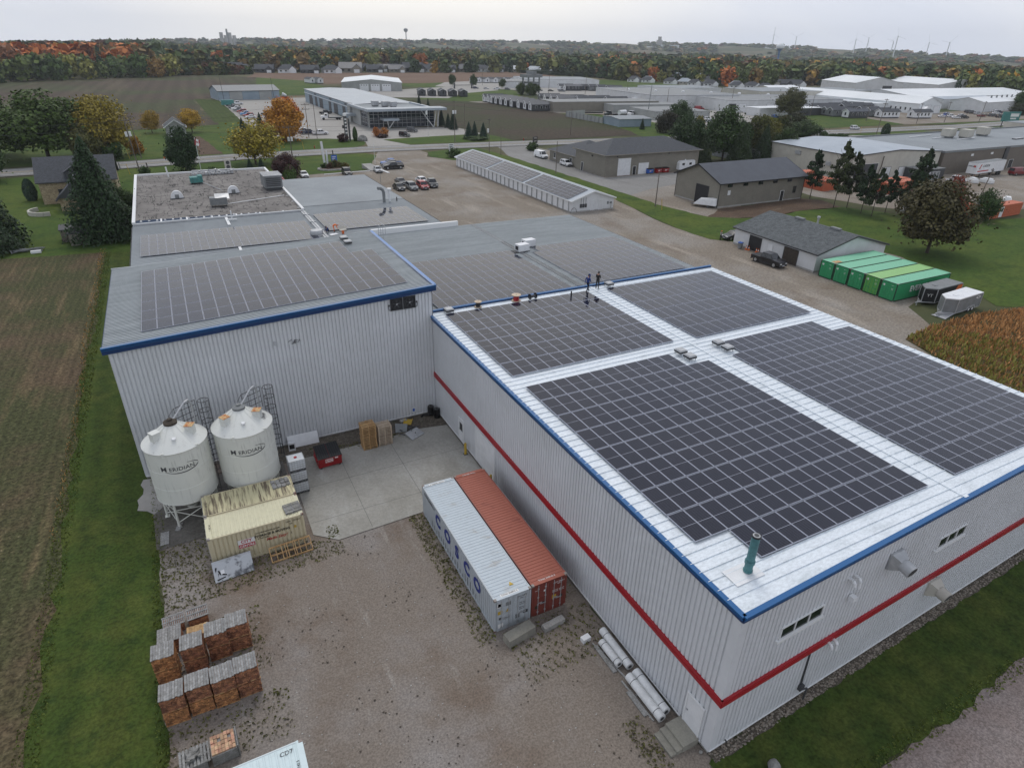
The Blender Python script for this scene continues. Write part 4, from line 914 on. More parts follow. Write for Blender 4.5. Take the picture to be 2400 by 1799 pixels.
# cream pair beside the silos
c1 = container('cream storage container with shop lettering, in front of the other cream one', (-21.75,2.4,.03), 0, 6.06, 'container_cream','cream_top','container_cream','rust_frame',2.5,'cream storage containers')
def rect(t, name, m, x0, z0, x1, z1, y): return decal(t, name, m, [(x0,y,z0),(x1,y,z0),(x1,y,z1),(x0,y,z1)])
lg = rect(c1,'shop_logo','mat_white_ink',1.72,1.05,2.78,1.75,-.012); rect(lg,'red_band','mat_red_ink',1.74,1.07,2.76,1.38,-.016)
words('lettering','CITY',.32,'mat_red_ink',lg,(2.25,-.02,1.57),(PI/2,0,0),bold=.006); words('lettering','CENTRE',.25,'mat_white_ink',lg,(2.25,-.022,1.21),(PI/2,0,0),bold=.004)
wd_(c1,'STORAGE & MOVING',.24,'mat_black_ink',(3.92,-.014,1.66),'S',bold=.006); wd_(c1,'CITYCENTRESTORAGE.COM',.12,'mat_black_ink',(3.66,-.014,1.93),'S',bold=.002)
wd_(c1,'519-451-5268',.12,'mat_black_ink',(3.3,-.014,1.45),'S',bold=.002); wd_(c1,'Made Easy!',.31,'mat_red_ink',(4.15,-.014,1.2),'S',italic=.4,bold=.002); wd_(c1,'3',.2,'mat_black_ink',(5.1,-.014,1.2),'S')
wd_(c1,'LRML 179103 5',.15,'mat_black_ink',(5.35,-.014,2.18),'S'); wd_(c1,'2261',.13,'mat_black_ink',(5.2,-.014,1.98),'S'); wd_(c1,'3M 2501 1',.16,'mat_black_ink',(.25,1.2,2.492),'TR')
rect(c1,'sticker','yellow',5.35,1.55,5.5,1.75,-.012); rect(c1,'notice','mat_white_ink',4.35,.35,5.3,.5,-.012)
c2 = container('cream storage container with dirty streaked roof, next to the silos', (-21.75,4.95,.03), 0, 6.06, 'container_cream','cream_dirty_top','container_cream','rust_frame',2.5,'cream storage containers')
wd_(c2,'3M 7107 1',.16,'mat_black_ink',(.25,1.2,2.492),'TR')
# grey and rust red forty footers beside the warehouse wall
c3 = container('grey forty foot container with blue letters along its side', (-4.93,-10.45,.02), PI/2, 12.19, 'container_grey','grey_top','container_grey','rust_frame',2.6,'forty foot containers by the warehouse wall')
for ch, q in zip('COSCO', (9.05,7.3,5.65,4.05,2.45)): words('lettering', ch, 1.3, 'mat_navy_ink', c3, (q,2.452,1.62), (PI/2,0,PI), bold=.05)
words('lettering','CXNU',.34,'mat_ink',c3,(11.2,2.452,2.2),(PI/2,0,PI)); words('lettering','868852 0',.3,'mat_ink',c3,(10.2,2.452,2.2),(PI/2,0,PI))
for k in range(19): q = 10.2-k*.42; mb = MB(); mb.box(q,2.448,.28,q+.05,2.452,.28+random.uniform(.25,.7)); mb.build('lettering','mat_ink',c3)
rl = decal(c3,'roof_plate','mat_white_ink',[(.14,1.95,2.592),(.34,1.95,2.592),(.34,.75,2.592),(.14,.75,2.592)]); words('lettering','CXNU 868852 0',.15,'mat_ink',rl,(.24,1.35,2.594),(0,0,-PI/2))
rl = decal(c3,'roof_plate','mat_white_ink',[(11.9,1.95,2.592),(12.1,1.95,2.592),(12.1,.75,2.592),(11.9,.75,2.592)]); words('lettering','CXNU 868852 0',.15,'mat_ink',rl,(12.0,1.35,2.594),(0,0,PI/2))
decal(c3,'warning_sign','yellow',[(.75,1.1,2.582),(.75,.8,2.582),(1.05,.95,2.582)])
def end_marks(c, items):
    for nm, m, y0, z0, y1, z1 in items: decal(c, nm, m, [(-.008,y1,z0),(-.008,y0,z0),(-.008,y0,z1),(-.008,y1,z1)])
end_marks(c3, [('logo_plate','mat_white_ink',1.95,1.95,2.25,2.3),('logo','mat_navy_ink',1.99,2.0,2.21,2.26),('sticker','yellow',1.92,1.38,2.22,1.65),('plate','dark_grey',1.98,.95,2.15,1.12),('notice','mat_white_ink',1.85,.25,2.2,.6),('patch','mid_grey',1.35,1.9,1.7,2.2),('patch','dark_grey',.2,.75,.5,1.0),('patch','mid_grey',.75,.55,1.05,.9)])
decal(c3,'warning_sign','yellow',[(-.008,1.7,1.42),(-.008,1.42,1.42),(-.008,1.56,1.68)])
for q, z, s in (('CXNU 868852',2.28,.11),('45G1',2.13,.11),('30480 KGS',1.75,.09),('67200 LBS',1.62,.09),('3890 KGS',1.35,.09),('8580 LBS',1.22,.09)): wd_(c3,q,s,'mat_ink',(-.01,.62,z),'W')
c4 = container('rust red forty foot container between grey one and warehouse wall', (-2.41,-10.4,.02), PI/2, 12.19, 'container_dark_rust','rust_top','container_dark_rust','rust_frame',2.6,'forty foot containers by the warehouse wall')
wd_(c4,'TCNU 298142 0',.17,'mat_white_ink',(.26,1.3,2.592),'TR'); wd_(c4,'TCNU 298142 0',.15,'mat_white_ink',(11.95,1.3,2.592),'TL')
for q, z, s, y in (('TCNU 298142 0',2.25,.11,.55),('45G1',2.1,.11,.55),('30480 KGS',1.62,.09,.8),('67200 LBS',1.5,.09,.8),('3890 KGS',1.62,.09,.35),('8580 LBS',1.5,.09,.35),('TRITON',2.1,.08,2.1)): wd_(c4,q,s,'mat_white_ink',(-.01,y,z),'W')
end_marks(c4, [('sticker','yellow',.72,.95,1.0,1.25),('label','mat_white_ink',1.5,1.85,1.62,2.0),('patch','dark_grey',.25,.85,.5,1.1),('patch','bark',1.95,.6,2.2,.85)])
mb = MB(); mb.cyl((-.012,1.62,.95),(-.02,1.62,.95),.1,n=12); mb.build('hole','black',c4)
# the white one cut by the lower edge of the picture
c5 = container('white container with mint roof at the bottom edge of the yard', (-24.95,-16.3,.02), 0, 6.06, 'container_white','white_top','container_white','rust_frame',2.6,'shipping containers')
wd_(c5,'0 061742 5',.17,'mat_ink',(5.7,1.1,2.592),'TL'); wd_(c5,'CD7',.3,'mat_ink',(5.3,2.05,2.58),'T')
# five green ones by the white garage
gl = ['first from the white garage, roof corner rusty','second from the white garage','third from the white garage, middle of the five','fourth, yellow green and brighter than the rest','nearest the trailers with white letters on its side']
for k in range(5):
    leaf = k == 3
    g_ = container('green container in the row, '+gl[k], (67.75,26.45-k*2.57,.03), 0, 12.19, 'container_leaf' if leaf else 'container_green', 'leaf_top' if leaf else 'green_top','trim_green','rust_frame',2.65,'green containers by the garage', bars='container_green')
    mb = MB(); mb.cyl((-.012,1.95,2.05),(-.016,1.95,2.05),.17,n=16); mb.build('round_label','mat_white_ink',g_)
    for z, q in ((2.2,'EISU 920'),(1.75,'30480'),(1.6,'67200')): wd_(g_,q,.12,'mat_white_ink',(-.014,.62,z),'W')
    if k == 4: wd_(g_,'EVERGREEN',1.15,'mat_white_ink',(6.2,-.014,1.45),'S',bold=.03)
    if k == 0: decal(g_,'rust_patch','rust_cover',[(.35,1.0,2.645),(1.9,.9,2.645),(1.9,.15,2.645),(.35,.15,2.645)])

# ---------------------------------------------------------------- odds and ends of the yard
def crate_pallet(mb, x0, y0, z0, wx=1.2, wy=1.0, along='x'):
    """one wooden pallet"""
    for i in range(3): x = x0+.05+i*(wx-.1)/2; mb.box(x-.04,y0+.02,z0+.02,x+.04,y0+wy-.02,z0+.115)
    for i in range(7): y = y0+.05+i*(wy-.1)/6; mb.box(x0,y-.045,z0+.115,x0+wx,y+.045,z0+.137)
    for i in range(3): y = y0+.05+i*(wy-.1)/2; mb.box(x0,y-.05,z0,x0+wx,y+.05,z0+.02)
    return mb
def pallet_stack(x, y, n, m, word, grp, stack, jit):
    mb = MB(); crate_pallet(mb,-.6,-.5,0,1.2,1.05); me = None
    for i in range(n):
        lab = (f'{word} wooden pallet, topmost of {stack}' if i == n-1 else f'{word} wooden pallet at the bottom of {stack}' if i == 0 else f'{word} wooden pallet, {ORD[n-i]} from the top of {stack}')
        if me is None: me = mb.mesh('pallet', m)
        o = bpy.data.objects.new('pallet', me); COL.objects.link(o); o.location = (x+random.uniform(-jit,jit),y+random.uniform(-jit,jit),.072+i*.1425); o.rotation_euler = (0,0,random.uniform(-.03,.03))
        tag(o, lab, 'pallet', grp)
pallet_stack(-8.5,12.2,16,'pine','orange','orange pallets stacked on the pad','the taller stack',.035)
pallet_stack(-7.12,12.25,13,'pale_pine','pale','pale pallets stacked on the pad','the shorter stack',.02)
def ibc(label, z):
    t = thing('liquid_tote', label, 'liquid tote', (-15.0,8.55,z), .02, 'caged liquid totes')
    P_('tank', t, 'tote_white', lambda m: m.box(-.56,-.48,.16,.56,.48,.98))
    def cage(m):
        for zz in (.2,.4,.6,.8,.99):
            for y in (-.5,.5): m.bar((-.59,y,zz),(.59,y,zz),.022)
            for x in (-.59,.59): m.bar((x,-.5,zz),(x,.5,zz),.022)
        for k in range(7):
            for y in (-.5,.5): m.bar((-.59+k*.197,y,.12),(-.59+k*.197,y,1.0),.022)
            for x in (-.59,.59): m.bar((x,-.5+k*.167,.12),(x,-.5+k*.167,1.0),.022)
    P_('cage', t, 'galv', cage); P_('base', t, 'dark_grey', lambda m: (m.box(-.6,-.51,.08,.6,.51,.14), [m.box(x-.08,-.5,0,x+.08,.5,.08) for x in (-.5,0,.5)]))
    P_('cap', t, 'red', lambda m: m.cyl((0,0,.98),(0,0,1.03),.12,n=14))
mat('tote_white',(.62,.65,.68),(.55,.57,.58),2,rough=.4)
for i, s in enumerate(('bottom','middle','top')): ibc(f'white caged liquid tote, {s} of the three beside the silo', .07+i*1.03)
def dumpster(label, loc, rz, m, lidm, wd=1.9, dp=1.45, h=1.35, grp='dumpsters', sticker=True):
    t = thing('dumpster', label, 'dumpster', loc, rz, grp); a, b = wd/2, dp/2
    P_('bin', t, m, lambda q: (q.add([(-a,-b,.1),(a,-b,.1),(a,b,.1),(-a,b,.1),(-a,-b-.12,h*.72),(a,-b-.12,h*.72),(a,b,h),(-a,b,h)],[(3,2,1,0),(0,1,5,4),(1,2,6,5),(2,3,7,6),(3,0,4,7),(4,5,6,7)]), [q.box(s*a-.03*(s>0),-b*.7,h*.45,s*a+.1*s,b*.7,h*.6) for s in (-1,1)], q.box(-a-.02,-b-.14,h*.69,a+.02,-b-.06,h*.74)))
    for s in (-1,1):
        x0, x1 = (-a-.02,-.01) if s < 0 else (.01,a+.02)
        P_('lid', t, lidm, lambda q: (q.add([(x0,-b-.18,h*.72+.03),(x1,-b-.18,h*.72+.03),(x1,b+.02,h+.06),(x0,b+.02,h+.06)],[(0,1,2,3)]), [q.bar((x0+.12+k*(x1-x0-.24)/4,-b-.16,h*.72+.045),(x0+.12+k*(x1-x0-.24)/4,b,h+.07),.06,.03) for k in range(5)]))
    P_('skids', t, 'black', lambda q: [q.box(x-.08,-b,0,x+.08,b,.1) for x in (-a*.8,a*.8)])
    if sticker:
        def yq(z): return -b-.12*(z-.1)/(h*.72-.1)-.012
        s_ = decal(t,'sign','mat_white_ink',[(-.38,yq(.5),.5),(.24,yq(.5),.5),(.24,yq(.86),.86),(-.38,yq(.86),.86)])
        mb = MB(); mb.cyl((-.28,yq(.74)-.004,.74),(-.28,yq(.74)-.008,.74),.07,n=12); mb.build('logo','mat_red_ink',s_); mb = MB(); mb.box(-.18,yq(.74)-.008,.71,.2,yq(.74)-.003,.78); mb.box(-.32,yq(.6)-.008,.56,.2,yq(.6)-.003,.6); mb.build('lettering','mat_red_ink',s_)
        decal(t,'label','mat_white_ink',[(.4,yq(.8),.78),(.66,yq(.8),.78),(.66,yq(.8),.93),(.4,yq(.8),.93)])
    return t
dumpster('red dumpster with ribbed black lid on the concrete pad', (-12.2,11.35,.07), .03, 'red','black_plastic')
dumpster('blue dumpster beside two red ones behind the tan shop', (99.6,112.5,.05), .1, 'blue','black_plastic', 2.1, 1.8, 1.6,'dumpsters behind the tan shop')
dumpster('red dumpster between blue and red ones behind the tan shop', (102.6,112.4,.05), .05, 'red','black_plastic', 2.1, 1.8, 1.6,'dumpsters behind the tan shop')
dumpster('red dumpster farthest from the blue one behind the tan shop', (105.0,112.3,.05), .0, 'red','black_plastic', 2.1, 1.8, 1.6,'dumpsters behind the tan shop')
# leaning panel, sign boards, scrap
t = thing('insulated_board','long white insulated panel leaning on the tall corrugated wall','panel',(-13.5,15.1,.05),-.02)
P_('sheet',t,'white_paint',lambda m: m.add([(-1.28,-.35,0),(1.28,-.35,0),(1.28,.1,.95),(-1.28,.1,.95),(-1.28,-.29,0),(1.28,-.29,0),(1.28,.16,.95),(-1.28,.16,.95)],[(0,1,2,3),(7,6,5,4),(3,2,6,7),(1,0,4,5),(0,3,7,4),(2,1,5,6)]))
t = thing('speaker_box','small white box with black opening by the leaning panel','box',(-14.55,14.55,.05),-.1); P_('case',t,'white_paint',lambda m: m.box(-.28,-.2,0,.28,.2,.75)); P_('opening',t,'black',lambda m: m.box(-.2,-.215,.2,.2,-.2,.62))
mb = MB()
tag(mb.add([(-.7,-.5,.02),(.75,-.6,.02),(.85,.4,.25),(-.6,.5,.3),(-.7,-.5,.06),(.75,-.6,.06),(.85,.4,.29),(-.6,.5,.34)],[(3,2,1,0),(4,5,6,7),(0,1,5,4),(1,2,6,5),(2,3,7,6),(3,0,4,7)]).build('scrap_sheet','galv',loc=(-4.45,12.2,.08),rz=.5),'bent shiny metal sheet on the scrap pile on the pad','scrap')
mb = MB()
tag(mb.add([(-.5,-.4,0),(.5,-.35,0),(.6,.3,.4),(-.5,.35,.5),(-.5,-.4,.05),(.5,-.35,.05),(.6,.3,.45),(-.5,.35,.55)],[(3,2,1,0),(4,5,6,7),(0,1,5,4),(1,2,6,5),(2,3,7,6),(3,0,4,7)]).build('scrap_sheet','mid_grey',loc=(-5.2,13.5,.06),rz=-.3),'grey crumpled metal sheet at the back of the scrap pile','scrap')
mb = MB(); mb.box(-.35,-.45,0,.35,.45,.06); mb.bar((-.35,-.45,.06),(-.35,.45,.12),.06); mb.bar((.35,-.45,.06),(.35,.45,.12),.06)
tag(mb.build('scrap_board','yellow',loc=(-4.2,14.5,.1),rz=-.5),'yellow metal piece lying behind the scrap pile','scrap')
mb = MB()
for k in range(26): a = Vector((random.uniform(-.8,.8),random.uniform(-1,.9),random.uniform(.02,.25))); mb.bar(a,a+Vector((random.uniform(-.5,.5),random.uniform(-.5,.5),random.uniform(-.05,.15))),random.uniform(.04,.1))
tag(mb.build('scrap_heap','dark_grey',loc=(-4.7,13.0,.08)),'dark tangled scrap parts heaped between the metal sheets','scrap')
for x, y, lab in ((-1.75,15.0,'black plastic barrel in the wall corner, the one by the tall hall'),(-1.42,14.3,'black plastic barrel in the wall corner, the one nearer camera')):
    t = thing('barrel',lab,'barrel',(x,y,.05),0,'black barrels in the corner'); P_('drum',t,'black_plastic',lambda m: m.lathe([(0,0),(.29,.0),(.3,.25),(.31,.28),(.3,.31),(.3,.6),(.31,.63),(.3,.66),(.29,.9),(.26,.92),(0,.9)],18),smooth=True); P_('bungs',t,'mid_grey',lambda m: [m.cyl((q,0,.9),(q,0,.94),.05,n=8) for q in (-.15,.15)])
mb = MB(); mb.tube([(-1.9,14.6,.35),(-2.2,14.9,.16),(-2.5,15.1,.12),(-2.75,14.9,.1)],.09); tag(mb.build('hose','black_plastic',smooth=True),'short thick black hose lying by the black barrels','hose')
def bollard(label, x, y): 
    t = thing('bollard',label,'bollard',(x,y,.06),0,'yellow bollards by the overhead door'); P_('post',t,'yellow',lambda m: m.lathe([(.11,0),(.11,1.05),(.08,1.12),(0,1.15)],14),smooth=True); P_('base_plate',t,'dark_grey',lambda m: m.box(-.17,-.17,0,.17,.17,.03))
bollard('yellow bollard left of the big overhead door',-1.45,7.5); bollard('yellow bollard behind the rust red container',-1.45,2.5)
mb = MB(); mb.box(-.3,-.2,0,.3,.2,.16); tag(mb.build('concrete_block','concrete',loc=(-4.5,14.9,.05),rz=.2),'small grey concrete block near the tall wall','block')
mb = MB(); mb.extr([(-.22,0),(.22,0),(.2,.3),(-.2,.3)],-.75,.75); tag(mb.build('concrete_block','concrete',loc=(-3.9,-11.5,.03),rz=-PI/2+.1),'pale concrete kerb block in front of the rust red container','block')
mb = MB(); mb.extr([(-.38,0),(.38,0),(.34,.55),(-.3,.6)],-.95,.95); o = tag(mb.build('concrete_block','step_concrete',loc=(-6.15,-11.35,.02),rz=-PI/2+.16),'large dark weathered concrete block in front of the grey container','block')
mb = MB(); mb.box(-.27,-.17,0,.27,.17,.3); tag(mb.build('foam_block','white_paint',loc=(-2.75,-13.3,.02),rz=.1),'small white foam block on the gravel near the rolls','block')
# rolls of roofing membrane
def roll(label, x, y0, y1, r):
    t = thing('membrane_roll',label,'roll',(x,y0,r+.12),random.uniform(-.02,.02),'white membrane rolls by the wall'); Lr = y1-y0
    P_('roll',t,'canvas',lambda m: m.lathe_y(r,Lr),smooth=True); P_('strap',t,'dark_grey',lambda m: [m.cyl((0,q*Lr,0),(0,q*Lr+.03*(1 if Lr > 0 else -1),0),r+.006,n=20) for q in (.16,.84)]); P_('core',t,'dark_grey',lambda m: [m.cyl((0,q,0),(0,q+s,0),r*.5,n=14) for q, s in ((Lr+.002*(1 if Lr>0 else -1),.004*(1 if Lr>0 else -1)),)])
MB.lathe_y = lambda s, r, Lr: s.cyl((0,0,0),(0,Lr,0),r,n=22)
roll('long white membrane roll beside the wall, farther pair',-1.62,-13.35,-16.15,.24); roll('short white membrane roll, shortest of the four',-2.12,-14.0,-15.75,.22)
roll('long white membrane roll next to the wall, nearer pair',-1.58,-16.55,-19.25,.26); roll('long white membrane roll, outer one of nearer pair',-2.08,-16.6,-19.45,.25)
def boards(label, pts, m='grey_wood'):
    mb = MB()
    for a, b, w_ in pts: mb.bar(a,b,w_,.05)
    tag(mb.build('timber_boards',m),label,'boards')
boards('grey boards lying under the farther membrane rolls',[((-2.45,-13.9,.07),(-2.45,-15.9,.07),.25),((-1.3,-14.2,.07),(-1.3,-15.5,.07),.2),((-2.5,-13.7,.06),(-2.1,-16.6,.06),.08),((-2.3,-14.5,.09),(-1.3,-14.5,.09),.12)])
boards('grey boards lying under the nearer membrane rolls',[((-2.5,-17.2,.07),(-2.5,-18.8,.07),.3),((-1.25,-17,.07),(-1.25,-18.4,.07),.2),((-2.45,-16.5,.06),(-2.35,-19.2,.06),.08),((-2.3,-17.6,.09),(-1.2,-17.6,.09),.12)])
# concrete steps
t = thing('concrete_steps','concrete landing with two steps at the white corner door','steps',(-1.12,-20.5,.02)); P_('landing',t,'step_concrete',lambda m: m.box(-1.0,-.68,0,-.02,.72,.46)); P_('step',t,'step_concrete',lambda m: m.box(-1.36,-.66,0,-1.002,.70,.30)); P_('step',t,'step_concrete',lambda m: m.box(-1.7,-.64,0,-1.362,.68,.15))
def rock(label, loc, s, sc):
    bm = bmesh.new(); bmesh.ops.create_icosphere(bm, subdivisions=3, radius=1)
    rr = random.Random(s)
    k = [Vector((rr.uniform(-1,1),rr.uniform(-1,1),rr.uniform(-1,1))).normalized() for _ in range(9)]
    for v in bm.verts:
        d = 1-sum(max(0,v.co.normalized().dot(q)-.72) for q in k)*.7; v.co *= d; v.co.z = max(v.co.z,-.55)
        v.co = Vector((v.co.x*sc[0],v.co.y*sc[1],(v.co.z+.4)*sc[2]))
    me = bpy.data.meshes.new('boulder'); bm.to_mesh(me); bm.free(); me.materials.append(M['rock'])
    o = bpy.data.objects.new('boulder', me); COL.objects.link(o); o.location = loc; tag(o,label,'boulder',None)
rock('large grey boulder on the lawn near the warehouse corner',(1.35,-23.75,.05),3,(.42,.34,.36)); rock('smaller brown boulder beside the large grey one',(.78,-23.9,.05),5,(.27,.24,.2)); rock('little pale stone on the gravel by the steps',(-1.3,-21.6,.04),8,(.13,.1,.12))
# weathered lid and pine frame against the cream container
t = thing('weathered_sheeting','weathered grey sheet box leaning on the cream container','sheet',(-20.6,1.6,.03),.02)
P_('sheet',t,'old_sheet',lambda m: m.add([(-1.2,-.62,.05),(1.2,-.5,.05),(1.2,.3,.9),(-1.2,.25,.9),(-1.2,-.4,0),(1.2,-.28,0),(1.2,.52,.9),(-1.2,.47,.9)],[(0,1,2,3),(7,6,5,4),(3,2,6,7),(1,0,4,5),(0,3,7,4),(2,1,5,6)]))
P_('black_marks',t,'black',lambda m: [m.bar(a,b,.09,.05) for a, b in (((-1.1,-.15,.45),(-1.0,.05,.72)),((-1.0,-.5,.12),(-.95,-.2,.42)),((-1.05,-.52,.16),(-.55,-.42,.2)),((-.7,-.3,.36),(-.45,-.35,.28)),((-.9,-.1,.55),(-.8,-.3,.35)))])
P_('plate',t,'white_paint',lambda m: m.add([(-.78,-.33,.4),(-.55,-.32,.4),(-.55,-.14,.58),(-.78,-.15,.58)],[(0,1,2,3)]))
t = thing('timber_rack','new pine stud frame leaning on the cream container','timber frame',(-16.9,1.75,.03),.05)
def pf(m):
    P = lambda u, v: (-1.35+u*2.7, -.42+v*.75, .06+v*.62)
    for v in (0,.47,1): m.bar(P(0,v),P(1,v),.05,.12)
    for k in range(8): u = k/7; m.bar(P(u,0),P(u,1),.05,.12)
    for u in (.37,.62): m.bar(P(u,0),P(u,1),.05,.12)
P_('studs',t,'pine',pf)
mb = MB(); crate_pallet(mb,-.55,-.5,0,1.1,1.0); tag(mb.build('pallet','grey_wood',loc=(-16.25,3.3,2.52),rz=.1),'weathered grey pallet lying on the front cream container roof','pallet')
mb = MB()
for k in range(4):
    for j in range(3): mb.box(-.62+k*.32,-.5+j*.36,0,-.34+k*.32,-.2+j*.36,random.uniform(.05,.14))
tag(mb.build('old_blocks','grey_wood',loc=(-16.5,6.6,2.5),rz=.08),'brown weathered wooden blocks on the rear cream container roof','blocks')

# ---------------------------------------------------------------- bundled lumber by the grass
mat('plank_end',(.34,.155,.075),(.20,.085,.05),3.2,.3,.7,rough=.95,isl=.45,fine=(16,.3)); mat('plank_orange',(.46,.22,.085),(.28,.125,.055),3.2,.3,.7,rough=.95,isl=.45,fine=(16,.3))
def lumber(label, x, y, z, wx=1.1, wy=.98, h=.95, m='plank_end', top=True, tm='grey_wood', seed=0):
    t = thing('lumber_bundle', label, 'lumber bundle', (x,y,z), random.uniform(-.04,.04), 'lumber bundles by the grass'); rr = random.Random(seed)
    def pc(q):
        rows = int(h/.088); cols = 8
        for r_ in range(rows):
            xo = -wx/2+rr.uniform(-.015,.015)
            while xo < wx/2-.03:
                w_ = rr.uniform(.1,.17); x1 = min(wx/2+.01, xo+w_)
                q.box(xo,-wy/2+rr.uniform(-.03,.03),.06+r_*.088,x1-.008,wy/2+rr.uniform(-.02,.02),.06+r_*.088+.078); xo = x1
    P_('planks',t,m,pc)
    if top:
        P_('top_boards',t,tm,lambda q: [q.box(-wx/2-.02+k*(wx+.04)/9,-wy/2-.04+rr.uniform(-.04,.04),h+.05,-wx/2-.02+(k+1)*(wx+.04)/9-.012,wy/2+.04+rr.uniform(-.03,.03),h+.085+rr.uniform(0,.012)) for k in range(9)])
    P_('runners',t,'pine',lambda q: [q.box(-wx/2-.02,s*wy*.42-.05,0,wx/2+.02,s*wy*.42+.05,.06) for s in (-1,0,1)])
front = ['leftmost','second from left','third from left','rightmost']
for k, x in enumerate((-24.3,-23.1,-21.93,-20.78)):
    for lv in (0,1): lumber(f'{("lower","upper")[lv]} lumber bundle, {front[k]} in the nearer row of stacks', x+lv*.02, -7.95+.08*(k%2), .02+lv*1.0, m='plank_orange' if k < 3 and lv == 0 else 'plank_end', top=lv == 1, seed=k*2+lv)
for k, (x, y) in enumerate(((-24.6,-5.15),(-23.2,-5.1),(-21.95,-4.75),(-20.85,-4.6))):
    for lv in (0,1): lumber(f'{("lower","upper")[lv]} lumber bundle, {front[k]} in the middle row of stacks', x, y, .02+lv*1.0, m='plank_orange' if k == 0 else 'plank_end', top=lv == 1, seed=20+k*2+lv)
lumber('lumber bundle with dark gap, behind the middle row at left', -24.4,-3.2,.02,1.2,1.0,1.05,'plank_end',True,seed=40)
lumber('open lumber bundle of fresh orange planks behind the middle row', -23.0,-3.2,.02,1.1,.8,.72,'pine',False,seed=41)
def crate(label, x, y, h):
    t = thing('slatted_crate',label,'crate',(x,y,.02),.06,'slatted grey crates'); P_('body',t,'plank_end',lambda q: [q.box(-.52,-.42,.05+k*.13,.52,.42,.15+k*.13) for k in range(int(h/.13))])
    P_('slats',t,'grey_wood',lambda q: ([q.box(-.56+k*.1,-.46,h,-.50+k*.1,.46,h+.05) for k in range(12)],[q.box(-.58,yy-.05,h+.05,.6,yy+.05,h+.07) for yy in (-.42,0,.42)]))
crate('slatted grey crate at the left back of the lumber stacks',-24.25,-1.75,.62); crate('slatted grey crate at the right back of the lumber stacks',-22.95,-1.75,.66)
t = thing('brick_pallet','pallet of pale red bricks at the bottom of the yard','brick pallet',(-22.35,-11.05,.02),.03)
mat('brick_piece',(.42,.22,.15),(.48,.33,.20),4,rough=.95,isl=.3)
P_('crate',t,'grey_wood',lambda q: (q.box(-.58,-.56,.05,.58,.56,.72), q.box(.60,-.56,.0,.64,.56,.86), crate_pallet(q,-.6,-.55,-.05,1.2,1.1))); P_('bricks',t,'brick_piece',lambda q: [q.box(-.54+k*.155,-.5+j*.21,.72,-.40+k*.155,-.31+j*.21,.78+random.uniform(0,.05)) for k in range(7) for j in range(5) if random.random() > .08])
t = thing('slatted_crate','weathered pallet with broken rocks on top at the yard bottom','crate',(-23.7,-11.1,.02),.02,'slatted grey crates')
P_('body',t,'grey_wood',lambda q: (q.box(-.56,-.48,.05,.56,.48,.55), [q.box(-.62+k*.155,-.54,.6,-.52+k*.155,.54,.65) for k in range(9)], [q.box(-.62,yy-.06,.55,.66,yy+.06,.6) for yy in (-.45,0,.45)])); P_('rubble',t,'rock',lambda q: [q.bar((random.uniform(-.3,.3),random.uniform(-.3,.4),.68),(random.uniform(-.3,.3),random.uniform(-.3,.5),.78),.13,.1) for k in range(16)])
boards('pile of grey broken boards against the white mint roofed container',[((-22.6+k*.1,-13.5+k*.12,.1+k*.05),(-21.2+k*.14,-13.1+k*.1,.12+k*.06),.14) for k in range(7)])
boards('two worn planks on the dark silo pad',[((-24.6,6.3,.09),(-24.55,7.7,.09),.55),((-23.75,7.5,.09),(-23.5,8.3,.1),.34)],'grey_wood')
# ---------------------------------------------------------------- vegetation
def leaf_cards(P, Nn, size, rg, asp=1.0):
    """quads centred on P, lying loosely around normals Nn"""
    n = len(P); Nn = Nn+rg.normal(0,.45,(n,3)); Nn /= np.linalg.norm(Nn,axis=1,keepdims=True)
    a = rg.normal(0,1,(n,3)); U = np.cross(Nn,a); U /= np.linalg.norm(U,axis=1,keepdims=True); Vv = np.cross(Nn,U)
    s = (size*rg.uniform(.55,1.35,n))[:,None]
    k = [(-1,-.5),(.3,-1),(1,.45),(-.35,1)]
    return np.stack([P+U*s*q[0]*.5+Vv*s*asp*q[1]*.5 for q in k],1)
def crown_round(n, size, seed, z0=.2, nb=40, tall=1.0, sparse=0):
    rg = np.random.default_rng(seed); C_ = []; 
    while len(C_) < nb:
        p = rg.uniform(-1,1,3); r = np.linalg.norm(p)
        if .30 < r < .96 and not (p[2] < -.55 and rg.random() < .6): C_.append(p*rg.uniform(.72,.9))
    C_ = np.array(C_); rad = rg.uniform(.22,.38,nb)
    i = rg.integers(0,nb,n); d = rg.normal(0,1,(n,3)); d /= np.linalg.norm(d,axis=1,keepdims=True); d[:,2] = d[:,2]*.85+.12
    P = C_[i]+d*(rad[i]*rg.uniform(.55,1.06,n)**.6)[:,None]; k = rg.random(n) < .22; P[k] = rg.normal(0,.36,(int(k.sum()),3)); rr = np.hypot(P[:,0],P[:,1]); P[:,:2] *= (.5/np.percentile(rr,97))
    zz = P[:,2]; z = (zz-np.percentile(zz,1))/(np.percentile(zz,99.5)-np.percentile(zz,1)); P[:,2] = z0+(1-z0)*np.clip(z,-.03,1.03)
    nn = d.copy(); nn[:,2] += .35
    return leaf_cards(P, nn, size, rg)
